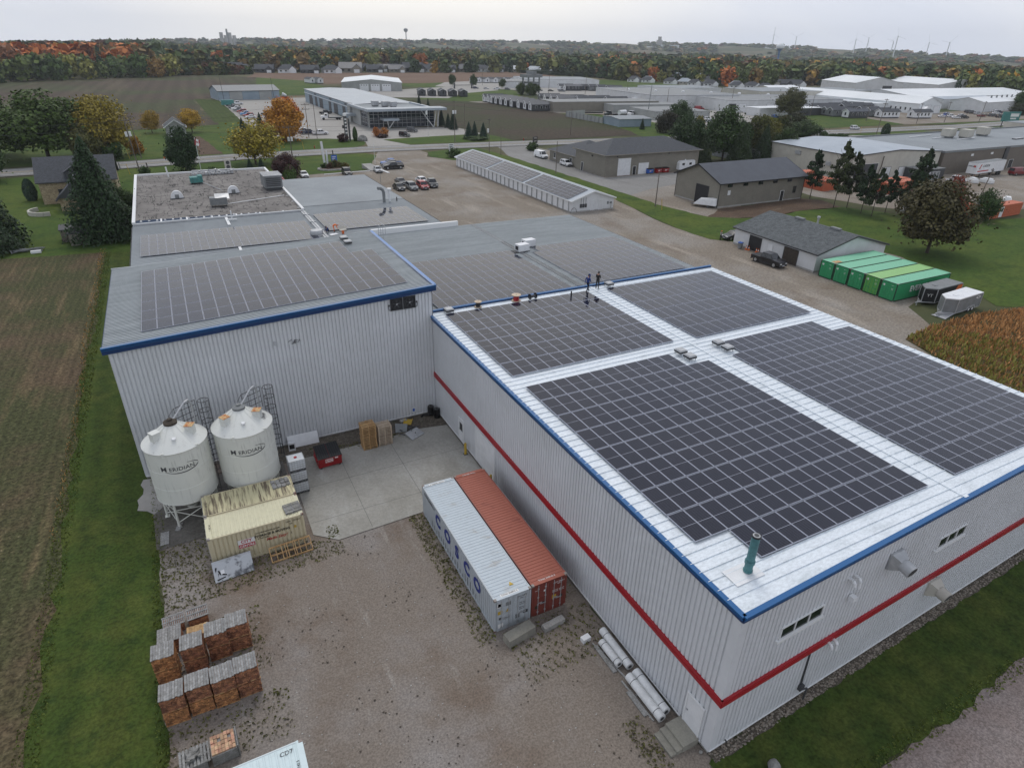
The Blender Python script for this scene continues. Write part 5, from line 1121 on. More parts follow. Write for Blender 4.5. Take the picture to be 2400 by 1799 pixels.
def crown_spruce(n, size, seed, z0=.06, power=.85, layers=22):
    rg = np.random.default_rng(seed); z = 1-(1-z0)*np.sqrt(rg.uniform(0,1,n)); L_ = np.floor(z*layers)/layers
    a = rg.uniform(0,2*PI,n); nb = 9; ph = rg.uniform(0,2*PI,layers+1)[np.floor(z*layers).astype(int)]
    a = np.round((a+ph)*nb/(2*PI))*(2*PI/nb)-ph+rg.normal(0,.20,n)
    rm = .5*np.power(np.clip((1-z)/(1-z0),0,1),power)*(1-.16*rg.uniform(0,1,n)); t = rg.uniform(.12,1,n)**.6
    lobe = 1+.16*np.sin(a*3+seed)+.1*np.sin(a*5+z*17); r = rm*t*lobe+.008
    zz = z-.055*t*t+rg.normal(0,.006,n); P = np.stack([r*np.cos(a),r*np.sin(a),zz],1)
    nn = np.stack([np.cos(a)*.55,np.sin(a)*.55,np.full(n,.8)],1)
    return leaf_cards(P, nn, size, rg, .7)
def crown_pine(n, size, seed, z0=.28):
    rg = np.random.default_rng(seed); nb = 44; bz = np.linspace(z0,.97,nb)+rg.normal(0,.012,nb); ba = rg.uniform(0,2*PI,nb)
    br = .5*np.clip((1-(bz-z0)/(1-z0))**.75,.06,1)*rg.uniform(.45,1.05,nb)
    i = rg.integers(0,nb,n); t = rg.uniform(.25,1.05,n); r = br[i]*t; a = ba[i]+rg.normal(0,.20,n)
    P = np.stack([r*np.cos(a),r*np.sin(a),bz[i]+.05*t*br[i]*2+rg.normal(0,.016,n)],1)
    nn = np.stack([np.cos(a)*.4,np.sin(a)*.4,np.full(n,.8)],1)
    return leaf_cards(P, nn, size, rg, .8)
def crown_column(n, size, seed):
    rg = np.random.default_rng(seed); z = rg.uniform(0,1,n); a = rg.uniform(0,2*PI,n); r = .5*np.clip(np.sin(PI*np.clip(z*.86+.12,0,1))**.55,0,1)*rg.uniform(.75,1,n)
    P = np.stack([r*np.cos(a),r*np.sin(a),z],1); nn = np.stack([np.cos(a),np.sin(a),np.full(n,.35)],1)
    return leaf_cards(P, nn, size, rg)
def cards_mesh(name, V):
    n = len(V); me = bpy.data.meshes.new(name); me.vertices.add(4*n); me.vertices.foreach_set('co', V.reshape(-1).astype(np.float32))
    me.loops.add(4*n); me.loops.foreach_set('vertex_index', np.arange(4*n, dtype=np.int32))
    me.polygons.add(n); me.polygons.foreach_set('loop_start', np.arange(0,4*n,4, dtype=np.int32)); me.update(calc_edges=True); me.materials.append(M['leaves']); return me
def trunk_mesh(limbs=7, r=.022, top=.8, z0=.25, seed=0, spread=.3):
    rr = random.Random(seed); mb = MB(); mb.cyl((0,0,-.01),(0,0,z0),r,r*.8,n=8); mb.cyl((0,0,z0),(.01,0,top),r*.8,r*.2,n=7)
    for k in range(limbs):
        a = k*2.4+rr.uniform(-.4,.4); z = z0+(top-z0)*.6*k/limbs; q = rr.uniform(.6,1)*spread
        mb.cyl((0,0,z),(q*math.cos(a),q*math.sin(a),z+rr.uniform(.12,.28)),r*.5,r*.12,n=5)
    return mb.mesh('trunk','bark',True)
CR = {'round': [cards_mesh('crown', crown_round(13000,.034,s,.2)) for s in (1,2,3)],
      'open': [cards_mesh('crown', crown_round(5000,.036,s,.16,44)) for s in (4,5)],
      'low': [cards_mesh('crown', crown_round(12000,.038,s,.05,36)) for s in (6,7)],
      'spruce': [cards_mesh('crown', crown_spruce(12000,.032,s)) for s in (1,2)],
      'pine': [cards_mesh('crown', crown_pine(6000,.042,s)) for s in (1,2,3)],
      'column': [cards_mesh('crown', crown_column(2400,.075,s)) for s in (1,)],
      'bush': [cards_mesh('crown', crown_round(2400,.09,s,.0,18)) for s in (8,9)]}
TK = {'round': trunk_mesh(9,.024,.85,.2,1,.34), 'open': trunk_mesh(14,.022,.8,.16,2,.42), 'low': trunk_mesh(8,.024,.8,.12,3,.3), 'spruce': trunk_mesh(0,.016,.95,.3,4), 'pine': trunk_mesh(16,.013,.97,.3,5,.3), 'column': trunk_mesh(0,.02,.6,.3,6), 'bush': trunk_mesh(5,.03,.6,.1,7,.3)}
tn = {'i': 0}
def tree(label, kind, x, y, h, w_, col, name=None, cat='tree', group=None, z=0, rz=None, lean=0):
    t = thing(name or {'spruce':'spruce_tree','pine':'pine_tree','column':'cedar_tree','bush':'shrub'}.get(kind,'deciduous_tree'), label, cat, (x,y,z), (tn['i']*1.7)%6.28 if rz is None else rz, group)
    ms = CR[kind]; m = ms[tn['i']%len(ms)]; tn['i'] += 1; t.scale = (w_,w_,h)
    for nm, me in (('trunk',TK[kind]),('crown',m)):
        o = bpy.data.objects.new(nm, me); COL.objects.link(o); o.parent = t
        if nm == 'crown': o.color = (*col,1)
    return t
DG, MG, YG, YE, OR, RU = (.024,.048,.013), (.042,.070,.018), (.105,.10,.020), (.23,.155,.02), (.30,.095,.014), (.11,.035,.018)
SP, BS, MA, OL = (.014,.030,.014), (.022,.042,.034), (.030,.012,.014), (.055,.06,.02)
tree('big dense green maple with yellowing top at the left edge','round',-49,192,17.5,23,(.035,.062,.014))
tree('dark green maple cut by the left edge behind the stone house','round',-69,186,15,17,DG); tree('green maple behind the big maple at far left','round',-62,205,15,15,MG)
tree('low dark maple between stone house and left edge','low',-60,160,11,13,DG)
tree('large yellow green tree beside the road, right of the big maple','round',-34.1,193,16,15,(.15,.125,.02)); tree('dull green bushy tree in front of the yellow green tree','low',-39,187.5,9.5,9,(.06,.065,.022))
tree('dark low bush at the roadside under the yellow green tree','bush',-32.5,186,4.5,6,DG,cat='shrub')
tree('orange leaved low bush right of the yellow green tree','bush',-27.5,196,5,5,(.20,.11,.02),cat='shrub')
tree('dark pyramid shaped tree by the road behind the tar roof','low',-15.5,160,10.8,8.2,(.016,.034,.014)); tree('spreading yellow tree with open branches behind the tar roof','open',2.5,164.5,11.5,15,(.17,.145,.018))
tree('small golden tree left of the old grey garage','round',-22.5,247,7.6,6.5,(.20,.14,.03)); tree('small golden tree right of the old grey garage','round',-9.2,245,7.9,8,(.26,.17,.02))
tree('bright orange maple in front of the dealership lot','low',18.9,209.9,13.4,13,(.27,.13,.018)); tree('reddish crown top of the orange maple seen behind it','round',20.5,214,13.5,9,(.33,.085,.014))
tree('dark spruce left of the orange maple','spruce',11.6,216,9.3,5.5,SP); tree('small dark spruce near the parked dealership cars','spruce',6.2,222,7.2,4.4,SP); tree('thin dark spruce between orange maple and yellow tree','spruce',15,222,8,5,SP)
tree('bare young tree standing in the dealership lot','open',24,262,7,4.5,(.12,.11,.09))
tree('huge dark spruce beside the stone house','spruce',-31.3,94.6,17.5,12.5,(.016,.034,.015)); tree('dark ragged conifer at the left edge above the field','spruce',-47.5,94,15.5,12,(.019,.036,.019))
tree('dark conifer at the very left edge behind the ragged one','spruce',-54,101,14,10,SP); tree('dull green bush right behind the huge spruce','low',-28.8,103,7.5,5.5,(.035,.06,.02)); tree('blue green spruce at the stone house corner','column',-46.5,134,4.4,2.6,BS)
tree('deep maroon round shrub by the front lawn','low',6.8,139.5,6.2,6.8,MA,'shrub','shrub'); tree('green cone shaped shrub in front of the maroon shrub','column',7.0,137.2,3.9,3.4,(.04,.075,.02),'shrub','shrub')
tree('small dark bush by the road at the tar roof corner','bush',-25.3,156.3,2.4,3,DG,cat='shrub'); tree('low dark bush on the lawn behind the tar roof','bush',-9.5,152,1.9,3,DG,cat='shrub')
for k, (x, y) in enumerate(((0,157),(3,157.5))): tree(f'small blue spruce under the yellow tree, the {("left","right")[k]} one','spruce',x,y,3,2.2,BS)
for k, (x, y, h, w_) in enumerate(((86.6,236,7.2,3.6),(87.2,230,6,3.4),(86.8,223.5,8,4.2))): tree(f'blue green spruce beside the glass office, {("tallest, nearest the glass","shortest, in the middle","broad one nearest the lawn")[k]}','spruce',x,y,h,w_,(.016,.03,.022))
for k, (x, y, h, w_) in enumerate(((81.2,195.2,6.2,4.2),(83.8,195.8,6.2,3.6),(86.6,194.2,5.9,4))): tree(f'blue spruce in the roadside trio, {ORD[k+1]} from the left','spruce',x,y,h,w_,(.022,.042,.036))
tree('low dark hedge under the roadside spruce trio','bush',83,192.6,1.3,9,DG,cat='shrub')
tree('dark conifer peeping over the office roof, taller one','spruce',109.7,328,6.5,3.4,SP); tree('dark conifer right of the office roof, shorter one','spruce',114.5,327,4.6,2,SP)
tree('rust orange shrub by the dealership entrance, left one','bush',51.3,212.3,3.3,3,(.26,.10,.03),cat='shrub'); tree('rust orange shrub by the dealership entrance, right one','bush',54.1,211.4,3.1,3.2,(.26,.11,.03),cat='shrub')
tree('dark red low shrub under the rust orange shrubs','bush',52.6,208.6,1.3,4.5,MA,cat='shrub')
# cluster between the two tan buildings
for lab, k, x, y, h, w_, c in (('dark tree with a bare trunk at the left of the big clump','round',121.5,122,13.2,11.5,(.018,.036,.013)),('dark round tree behind the left of the big clump','round',178,192,11.5,10.5,(.022,.044,.013)),('dark maroon green tree at the clump back left','low',166,186,8.5,9.5,(.022,.022,.015)),
    ('pointed dark spruce in front of the big clump','spruce',122.3,116.5,9.8,7.5,(.018,.03,.013)),('broad green tree in the middle of the big clump','round',136,122,15.5,14,(.022,.044,.013)),('olive green tree at the right of the big clump','low',148,120,13,11.5,(.045,.052,.014)),('dark drooping spruce in the clump middle','spruce',135,113.5,12.5,9.5,(.02,.036,.014)),('dark spruce at the right front of the clump','spruce',143,112.5,12,8,(.017,.032,.014)),
    ('yellow topped tree at the clump back right','round',160,127,11.5,9,(.085,.085,.018)),('green tree beside the grey annex','low',152.5,113,10,8.5,(.026,.046,.014))): tree(lab,k,x,y,h,w_,c)
tree('large round autumn oak by the far road','round',272.6,218,14.2,14.5,(.045,.05,.018)); tree('dark tree left of the white jeep','low',211,160,9,9.5,(.024,.028,.014)); tree('round green tree left of the road hedge','low',206,150.5,7.2,12.5,(.024,.045,.014)); tree('dark green tree left behind the pale works','low',165,127,12,8,(.03,.04,.014))
tree('dark column cedar by the road junction','column',247.9,145.5,5.2,3.6,(.012,.028,.012)); tree('dark cone bush at the hedge end','column',214.9,148.8,3,3.4,DG,'shrub','shrub')
tree('dark tree cut by the right edge at the white factory','round',470,208,12,14,DG); tree('dark spreading bush at the factory car park','low',430,189,6.5,11,(.03,.036,.018))
tree('lone small spruce by the grey fence shed','spruce',163.8,199.4,4.8,2.6,SP); tree('small yellow bush behind the big clump','bush',198.3,202,4.4,4,(.13,.12,.02),cat='shrub')
mb = MB(); mb.add([],[]); 
t = thing('hedge','clipped dark hedge along the roadside left of the cedar','hedge',(222,148,0),-.08); o = bpy.data.objects.new('leaves',CR['bush'][0]); COL.objects.link(o); o.parent = t; o.color = (*DG,1); o.scale = (15,2.2,2.0)
# row of conifers in front of the pale works
for k, (x, y, h, w_, c) in enumerate(((115,70.5,11,6.5,SP),(111.9,61.4,14.2,7,(.030,.040,.018)),(114.5,60,12,7,(.025,.035,.016)),(112.6,55,10.2,5.5,SP),(112.3,52.2,10,5.5,(.022,.034,.016)),(118.2,53.2,9,5.5,SP),(117.7,48.4,9.8,6.2,(.02,.033,.016)),(119.4,48,14,8,(.018,.034,.017)),(122,44,8.5,6,(.05,.04,.016)))):
    tree(f'thin dark pine in the row along the lawn, {ORD[k+1]} from the barn end' if k not in (1,7,8) else ('tall sparse pine near the barn end of the row','','','','','','tallest pointed pine at the far end of the row','low rusty pine closing the row')[k-1],'pine',x,y,h,w_*1.15,c,group='pines along the lawn')
tree('large dark tree with reddening top on the lawn','round',96.5,29.7,12,12.2,(.036,.033,.013)); tree('green tree right of the orange containers behind the red tree','low',131,40,6.5,5.5,DG)
tree('rust red bush behind the top of the lawn tree','low',124,43.5,9.0,5,(.13,.03,.02))
tree('tiny brown shrub at the mid hall back corner','bush',33.8,47.5,3.4,1.6,(.14,.05,.02),cat='shrub')
for k, (x, y, h) in enumerate(((199,497,9),(213,486,9.5),(231,470,7))): tree(f'young street tree by the far home lot, {ORD[k+1]} from left','round',x,y,h,6,(.03,.05,.018),group='young trees by the home lot')
for k, (x, y) in enumerate(((213,403),(216,395),(222,400))): tree(f'round green tree beside the grey tower frame, number {ORD[k+1]} from left','low',x,y,8,8,(.04,.06,.02),group='trees by the tower frame')

# ---------------------------------------------------------------- buildings
def building(name, label, cat, x0, y0, x1, y1, h, wall, roofm, ridge=0, axis='x', over=.3, rz=0, parapet=None, hip=0, found=None, group=None, trim_=None, thick=.14):
    """rectangular building; flat roof when ridge = 0, else gable or hip with its ridge along axis; local origin at its middle"""
    cx, cy = (x0+x1)/2, (y0+y1)/2; a, b = (x1-x0)/2, (y1-y0)/2
    t = thing(name, label, cat, (cx,cy,0), rz, group); t['ab'] = (a,b)
    mb = MB()
    if ridge and not hip:
        if axis == 'x': mb.extr([(-b,0),(b,0),(b,h),(0,h+ridge-.02),(-b,h)],-a,a,axis='x')
        else: mb.extr([(-a,0),(a,0),(a,h),(0,h+ridge-.02),(-a,h)],-b,b)
    else: mb.box(-a,-b,0,a,b,h)
    mb.build('wall', wall, t); mb = MB(); o_ = over
    if not ridge:
        mb.box(-a-o_*.2,-b-o_*.2,h,a+o_*.2,b+o_*.2,h+.12)
    elif hip:
        L_ = (a-b) if axis == 'x' else (b-a); e = (max(0,L_),0) if axis == 'x' else (0,max(0,L_)); zr = h+ridge; ze = h-.05
        A, B = a+o_, b+o_
        mb.add([(-A,-B,ze),(A,-B,ze),(A,B,ze),(-A,B,ze),(-e[0],-e[1],zr),(e[0],e[1],zr)],[(0,1,5,4),(1,2,5),(2,3,4,5),(3,0,4)] if axis == 'x' else [(0,1,4),(1,2,5,4),(2,3,5),(3,0,4,5)]); mb.box(-A,-B,ze-.14,A,B,ze-.005)
    else:
        sl = ridge/(b if axis == 'x' else a)
        if axis == 'x':
            for s in (-1,1): mb.extr([(0,h+ridge),(s*(b+o_),h-sl*o_),(s*(b+o_),h-sl*o_+thick),(0,h+ridge+thick)],-a-o_,a+o_,axis='x')
        else:
            for s in (-1,1): mb.extr([(0,h+ridge),(s*(a+o_),h-sl*o_),(s*(a+o_),h-sl*o_+thick),(0,h+ridge+thick)],-b-o_,b+o_)
    r_ = mb.build('roof', roofm, t)
    if parapet: mb = MB(); mb.box(-a-.1,-b-.1,h,a+.1,-b+.25,h+.5); mb.box(-a-.1,b-.25,h,a+.1,b+.1,h+.5); mb.box(-a-.1,-b+.25,h,-a+.25,b-.25,h+.5); mb.box(a-.25,-b+.25,h,a+.1,b-.25,h+.5); mb.build('parapet',parapet,t)
    if trim_:
        mb = MB()
        if ridge and not hip:
            sl = ridge/(b if axis == 'x' else a)
            for e in (-1,1):
                for s in (-1,1):
                    if axis == 'x': mb.bar((e*(a+o_+.02),0,h+ridge+.02),(e*(a+o_+.02),s*(b+o_),h-sl*o_+.02),.08,.26)
                    else: mb.bar((0,e*(b+o_+.02),h+ridge+.02),(s*(a+o_),e*(b+o_+.02),h-sl*o_+.02),.08,.26)
            for s in (-1,1):
                if axis == 'x': mb.bar((-a-o_,s*(b+o_+.04),h-sl*o_+.04),(a+o_,s*(b+o_+.04),h-sl*o_+.04),.1,.2)
                else: mb.bar((s*(a+o_+.04),-b-o_,h-sl*o_+.04),(s*(a+o_+.04),b+o_,h-sl*o_+.04),.1,.2)
        elif hip:
            A, B = a+o_+.03, b+o_+.03
            for p, q in (((-A,-B),(A,-B)),((A,-B),(A,B)),((A,B),(-A,B)),((-A,B),(-A,-B))): mb.bar((*p,h-.1),(*q,h-.1),.1,.2)
        mb.build('fascia', trim_, t)
    if found: mb = MB(); mb.box(-a-.05,-b-.05,0,a+.05,b+.05,.3); mb.build('foundation',found,t)
    return t
def dr(t, wall, pos, wd, h, m='white_paint', z0=.02, name='door', **k):
    a, b = t['ab']; return door(t, name, wall, pos, z0, wd, h, m, {'W':-a,'E':a,'S':-b,'N':b}[wall]+(-.005 if wall in 'WS' else .005), **k)
def wn(t, wall, pos, z0, wd, h, n=1, frame='white_trim', **k):
    a, b = t['ab']; return window(t, wall, pos, z0, wd, h, {'W':-a,'E':a,'S':-b,'N':b}[wall], n, frame=frame, **k)
# storage units
st = building('storage_building','long white self storage building with solar panels on its roof','storage units',54.1,79.8,64.7,142.4,2.5,'white_wall','tin_roof',1.65,'y',.35,trim_='white_trim',found='concrete')
ys = np.linspace(-30.3,30.3,27)
for k in range(26): dr(st,'W',(ys[k]+ys[k+1])/2,1.85,2.15,'white_paint',.2,'roll_door',handle=False,frame='mid_grey')
dr(st,'S',-.2,.95,2.05,'white_wall',.2); dr(st,'S',1.9,.95,2.05,'white_wall',.2)
mb = MB(); [mb.box(-3.3+k*.6,-31.45,.95,-2.85+k*.6,-31.3,1.7) for k in range(3)]; [mb.bar((-3.08+k*.6,-31.36,1.7),(-3.08+k*.6,-31.36,3.0),.05) for k in range(3)]; mb.build('meter_box','dark_grey',st)
mb = MB(); mb.box(3.6,-31.42,1.2,3.95,-31.3,1.75); mb.box(4.3,-31.42,1.25,4.8,-31.3,1.65); mb.tube([(4.6,-31.4,1.3),(4.6,-31.4,.3)],.04); mb.build('meter','mid_grey',st)
mb = MB(); [mb.bar((-5.0+.7*math.cos(q)+.0,-31.7,.2+.95*math.sin(q)),(-5.0+.7*math.cos(q+.4),-31.7,.2+.95*math.sin(q+.4)),.06) for q in [k*.4 for k in range(8)]]; mb.build('hose_loop','black',st)
sl = math.atan2(1.65,5.3); u = (0,-1,0); v = (-math.cos(sl),0,-math.sin(sl)); 
for g0 in (0,1,2):
    for c in range(9):
        for r_ in range(5):
            d = .55+r_*1.06+.5; yy = 81.2+g0*20.4+(c+.5)*2.14
            rest((59.4-d*math.cos(sl), yy, 2.5+1.65-d*math.sin(sl)+.26), u, (math.cos(sl),0,math.sin(sl)), 2.11, 1.04)
o = tag(RF.build('solar_panels','panel_frame'),'rows of solar panels on the farther roofs and the storage units','solar panels','far solar arrays','stuff'); REST.build('glass','panel_glass',o)
# white garage with grey shingles
g = building('garage','white garage with mossy grey shingle roof and brown doors','garage',68.6,30.0,84.5,48.0,3.0,'white_wall','shingle',2.1,'y',.35,trim_='dark_grey',found='concrete')
g.rotation_euler = (0,0,-.03); dr(g,'W',3.9,2.7,2.45,'black',.05,'garage_opening',handle=False,frame='dark_grey'); dr(g,'W',-4.0,2.9,2.5,'bark',.05,'garage_door',handle=False,frame='dark_grey'); dr(g,'W',.4,.9,2.05,'white_paint',.05)
for y in (-5,2.5): mb = MB(); mb.box(-.35,y-.9,5.2,.35,y+.9,5.5); mb.build('ridge_vent','mid_grey',g)
mb = MB(); mb.cyl((.8,-.6,4.7),(.8,-.6,6.0),.16,n=10); mb.cyl((.8,-.6,6.0),(.8,-.6,6.3),.28,n=10); mb.build('flue','galv',g,smooth=True)
# tan barn with dark blue roof
b_ = building('barn','tall tan barn with dark blue metal roof','barn',86.6,71.4,112.8,85.6,5.4,'tan_wall','dark_roof',2.9,'x',.6,trim_='black',found='concrete')
dr(b_,'W',-1.8,4.0,4.0,'black',.05,'barn_opening',handle=False,frame='dark_grey')
for k in range(5): wn(b_,'S',-10.2+k*4.6,4.3,1.3,.75,frame='black',sill=False)
dr(b_,'S',6.5,1.0,2.3,'black',.05,frame='white_trim'); wn(b_,'S',10.4,1.6,.9,1.5,frame='black',sill=False); mb = MB(); mb.box(-10.6,-7.16,2.6,-9.8,-7.1,3.6); mb.build('notice','white_paint',b_)
mb = MB(); [mb.cyl((x,y,0),(x,y,5.3),.06,n=8) for x, y in ((-13.15,-7.15),(13.15,-7.15),(-13.15,7.15))]; mb.build('downpipe','black',b_)
# tan shop, two hipped parts
s1 = building('tan_shop','tan workshop with black hipped roof and white doors','workshop',84.6,112.2,117,127,5.6,'tan_wall','slate_roof',3.1,'x',.7,hip=1,trim_='tan_wall')
dr(s1,'S',-9.9,4.1,4.4,'white_paint',.02,'overhead_door',handle=False); dr(s1,'S',-6.4,1.0,2.2,'black',.02); dr(s1,'S',-3.3,3.3,2.9,'white_paint',.02,'overhead_door',handle=False); dr(s1,'W',3.7,.9,2.2,'black',.02)
mb = MB(); mb.box(-16.4,-1.2,4.4,-16.2,-.9,4.8); mb.box(-12.6,-7.6,4.9,-12.3,-7.4,5.2); mb.box(5,-7.6,4.9,5.3,-7.4,5.2); mb.build('wall_lamp','dark_grey',s1)
s2 = building('shop_office','lower tan office wing with black hipped roof behind the workshop','office',85.4,127.2,103,143,3.1,'tan_wall','slate_roof',3.2,'y',.7,hip=1,trim_='tan_wall')
dr(s2,'W',-4.5,1.0,2.2,'black',.02,frame='white_trim'); wn(s2,'W',4.8,1.0,1.0,1.5)
# pale works and brown works on the right
p1 = building('pale_works','large pale metal works with light blue grey roof','factory',143.5,80.5,178,110,6.6,'cream_wall','tin_roof',1.0,'y',.2,trim_='dark_grey')
p1.rotation_euler = (0,0,-.06)
for x, wd, hh, m in ((-3.5,3.4,3.2,'white_wall'),(3.0,3.0,3.0,'white_paint')): dr(p1,'S',x,wd,hh,m,.02,'overhead_door',handle=False,frame='dark_grey')
dr(p1,'S',-11.5,8.5,4.4,'dark_grey',.02,'workshop_opening',handle=False)
for x in (-17.0,-17.1): pass
mb = MB(); mb.box(-17.6,3,4.6,-17.2,5,5.6); mb.box(-17.6,-8,3.2,-17.2,-6.5,4.2); mb.build('wall_vent','galv',p1); mb = MB(); mb.tube([(-6,-15.0,6.2),(-6,-15.0,3.6),(-6.6,-15.1,2.0),(-7.2,-15.1,.0)],.12); mb.build('downpipe','brown_wall',p1)
an = building('lean_to','small grey lean-to shed at the pale works corner','shed',163.5,74.5,173,80,2.9,'dark_grey','mid_grey'); [dr(an,'S',-2.6+k*1.5,1.2,2.2,'mid_grey',.02,handle=False,frame='white_trim') for k in range(4)]
p2 = building('brown_works','long brown flat roofed works joined to the pale works','factory',178.2,79,330,112,6.1,'brown_wall','flat_roof',over=1,parapet='mid_grey')
for x in (-40,-8,20): dr(p2,'S',x,2.2,2.4,'black',.02)
for x in (-62,-52): mb = MB(); mb.box(x-.6,-16.6,4.6,x+.6,-16.45,5.2); mb.build('wall_lamp','white_trim',p2)
mb = MB(); mb.box(-45.5,-16.8,0,-43.6,-16.45,6.4); mb.build('pilaster','dark_grey',p2)
for k, (x, y) in enumerate(((215,101),(219,97.5),(233,100))): unit('rooftop_unit',f'cream air unit on the brown works roof, {ORD[k+1]} from left','air unit',(x,y,6.3),.1,[('housing','cream_wall',lambda m: (m.box(-1.9,-1.5,.5,1.9,1.5,2.6), m.box(-2.0,-1.6,2.6,2.0,1.6,2.75))),('curb','mid_grey',lambda m: m.box(-1.6,-1.2,0,1.6,1.2,.5))],'air units on the brown works')
unit('roof_skylight','dark flat skylight on the brown works roof','skylight',(236,90,6.22),.1,[('frame','dark_grey',lambda m: m.box(-3,-.6,0,3,.6,.3)),('pane','glass',lambda m: m.box(-2.8,-.5,.3,2.8,.5,.34))])
for k in range(3): tag(MB().box(-7+k,-.15,0,7,.15,.25).build('roof_rail','white_trim',loc=(208+k*4,106-k*5,6.3),rz=.1),f'white pipe lying on the brown works roof, {ORD[k+1]} from back','pipe')
building('grey_annex','dark grey flat roofed annex left of the pale works','annex',141,112,185,132,3.8,'mid_grey','dark_grey')
building('white_block','pale blank building cut by the right edge','building',295,112,330,126,6.5,'cream_wall','flat_roof')
# stone house and its sheds
h_ = building('stone_house','old yellow stone house with dark roof and dormer','house',-43.8,128.5,-30,139,4.6,'stone_wall','slate_roof',3.9,'x',.4,trim_='dark_grey')
wn(h_,'S',-3.2,1.2,1.2,1.7,frame='dark_grey')
mb = MB(); mb.extr([(-1.7,4.4),(1.7,4.4),(1.7,6.1),(0,7.2),(-1.7,6.1)],-5.3,-1); dm = mb.build('dormer','dark_grey',h_); mb = MB(); mb.extr([(-2.1,6.0),(0,7.35),(2.1,6.0),(2.1,6.15),(0,7.52),(-2.1,6.15)],-5.6,-1); mb.build('dormer_roof','slate_roof',dm); mb = MB(); mb.box(-.55,-5.36,4.8,.55,-5.3,6.2); mb.build('window_frame','white_paint',dm); mb = MB(); mb.box(-.38,-5.38,4.95,.38,-5.36,6.05); mb.build('pane','glass',dm)
h2 = building('house_wing','lower stone wing of the old house with steep dark gable','house wing',-40,120.5,-33,128.4,2.6,'stone_wall','slate_roof',3.4,'y',.5,trim_='dark_grey'); mb = MB(); mb.add([(-3.9,-4.48,2.6),(3.9,-4.48,2.6),(0,-4.48,5.9)],[(0,1,2)]); mb.build('gable','dark_grey',h2)
t = thing('garden_wall','curved low white garden wall by the stone house','garden wall',(-42.5,120,0)); P_('wall',t,'cream_wall',lambda m: [m.bar((3*math.cos(q),3*math.sin(q),.4),(3*math.cos(q+.35),3*math.sin(q+.35),.4),.35,.8) for q in [2.2+k*.35 for k in range(8)]])
s_ = building('garden_shed','small grey green garden shed with flat roof, front one','shed',-36.4,92.0,-33.9,94.6,2.0,'tan_wall','dark_grey',.25,'x',.15); s_ = building('garden_shed','darker garden shed behind the front one','shed',-37.8,94.8,-34.8,98.2,2.1,'brown_wall','dark_grey',.5,'x',.15)
mb = MB(); [mb.bar((random.uniform(-2.4,2.4),random.uniform(-.8,.8),random.uniform(.1,.5)),(random.uniform(-2.4,2.4),random.uniform(-.8,.8),random.uniform(.1,.7)),random.uniform(.05,.2)) for k in range(26)]; tag(mb.build('scrap_heap','mid_grey',loc=(-42.2,91,0)),'pile of old boards and junk under the left conifer','junk pile')
tag(MB().box(-.7,-.25,.1,.7,.25,.5).build('wooden_chest','white_trim',loc=(-41,89.4,0)),'white box in front of the junk pile','box')
g2 = building('old_garage','old grey garage with gable roof beside golden trees','garage',-18,234,-11.6,244,3.3,'grey_wall','shingle',2.2,'y',.45,trim_='white_trim'); dr(g2,'S',0,3.6,2.4,'white_paint',.02,'garage_door',handle=False)
# dealership
d1 = building('service_hall','long dealership service hall with pale metal roof and dark doors','dealership',57.6,267,86,374,6.6,'blue_wall','tin_roof',.5,'y',.3,trim_='dark_grey')
for k, y in enumerate((-45,-36,-20,-8,12,24,38)): dr(d1,'W',-y if False else y,7.5 if k in (2,4,6) else 5,4.4,'dark_grey',.02,'bay_door',handle=False,frame='black')
mb = MB(); mb.box(-14.5,-53.4,4.9,-14.25,53.4,5.1); mb.build('band','white_trim',d1)
for y in (-40,-10,25): mb = MB(); mb.box(-14.3,y-2.2,5.5,-14.22,y+2.2,6.1); mb.build('lettering_panel','dark_grey',d1)
d2 = building('glass_office','two storey glass dealership office with overhanging flat roof','office',56,238,84,266.8,6.6,'blue_glass','flat_roof')
mb = MB()
for k in range(15): x = -14+k*2.0; mb.box(x-.06,-14.56,.2,x+.06,-14.4,6.6)
for z in (.2,1.7,3.0,3.7,5.1,6.5): mb.box(-14,-14.58,z-.06,14,-14.4,z+.06)
for k in range(5): y = -14.4+k*2.4; mb.box(-14.16,y-.06,.2,-14,y+.06,6.6)
for z in (.2,1.7,3.0,3.7,5.1,6.5): mb.box(-14.18,-14.4,z-.06,-14,-4,z+.06)
mb.build('mullions','steel',d2)
mb = MB(); mb.box(-15.5,-20,6.62,16.5,14.4,6.7); mb.box(-16,-20.6,6.7,17.5,-13,7.6); mb.box(-16,-13,6.7,-14.5,10,7.5); mb.box(13,-13,6.7,14.4,14.4,7.3); mb.build('roof_overhang','tin_roof',d2)
mb = MB(); mb.box(-9.5,-20,3.1,-3,-14.6,4.0); mb.box(-18.4,4,3.0,-14.2,9.5,3.9); mb.build('entrance_canopy','tin_roof',d2)
mb = MB(); [mb.bar(a,b,.28) for a, b in (((8,-14.8,6.6),(12.3,-18,.1)),((13.5,-18.6,6.7),(12.5,-18,.1)),((15,-17,6.7),(14.3,-17.4,.1)),((16,-15,6.7),(14.8,-17,.1)),((-8,-19.6,3.1),(-6.6,-17.5,.1)),((-5,-19.6,3.1),(-6.6,-17.5,.1)))]; mb.build('column','white_trim',d2)
mb = MB(); mb.box(-14.25,-14.7,0,-13.7,-13.9,6.6); mb.box(-14.3,-3.5,0,-13.9,14,6.6); mb.box(-15.2,10,0,-13.9,14.3,7.6); mb.build('wall','grey_wall',d2)
dr(d2,'S',-7.0,2.2,2.3,'glass',.05,frame='white_trim',handle=False); dr(d2,'W',6.8,2.4,2.4,'glass',.05,handle=False)
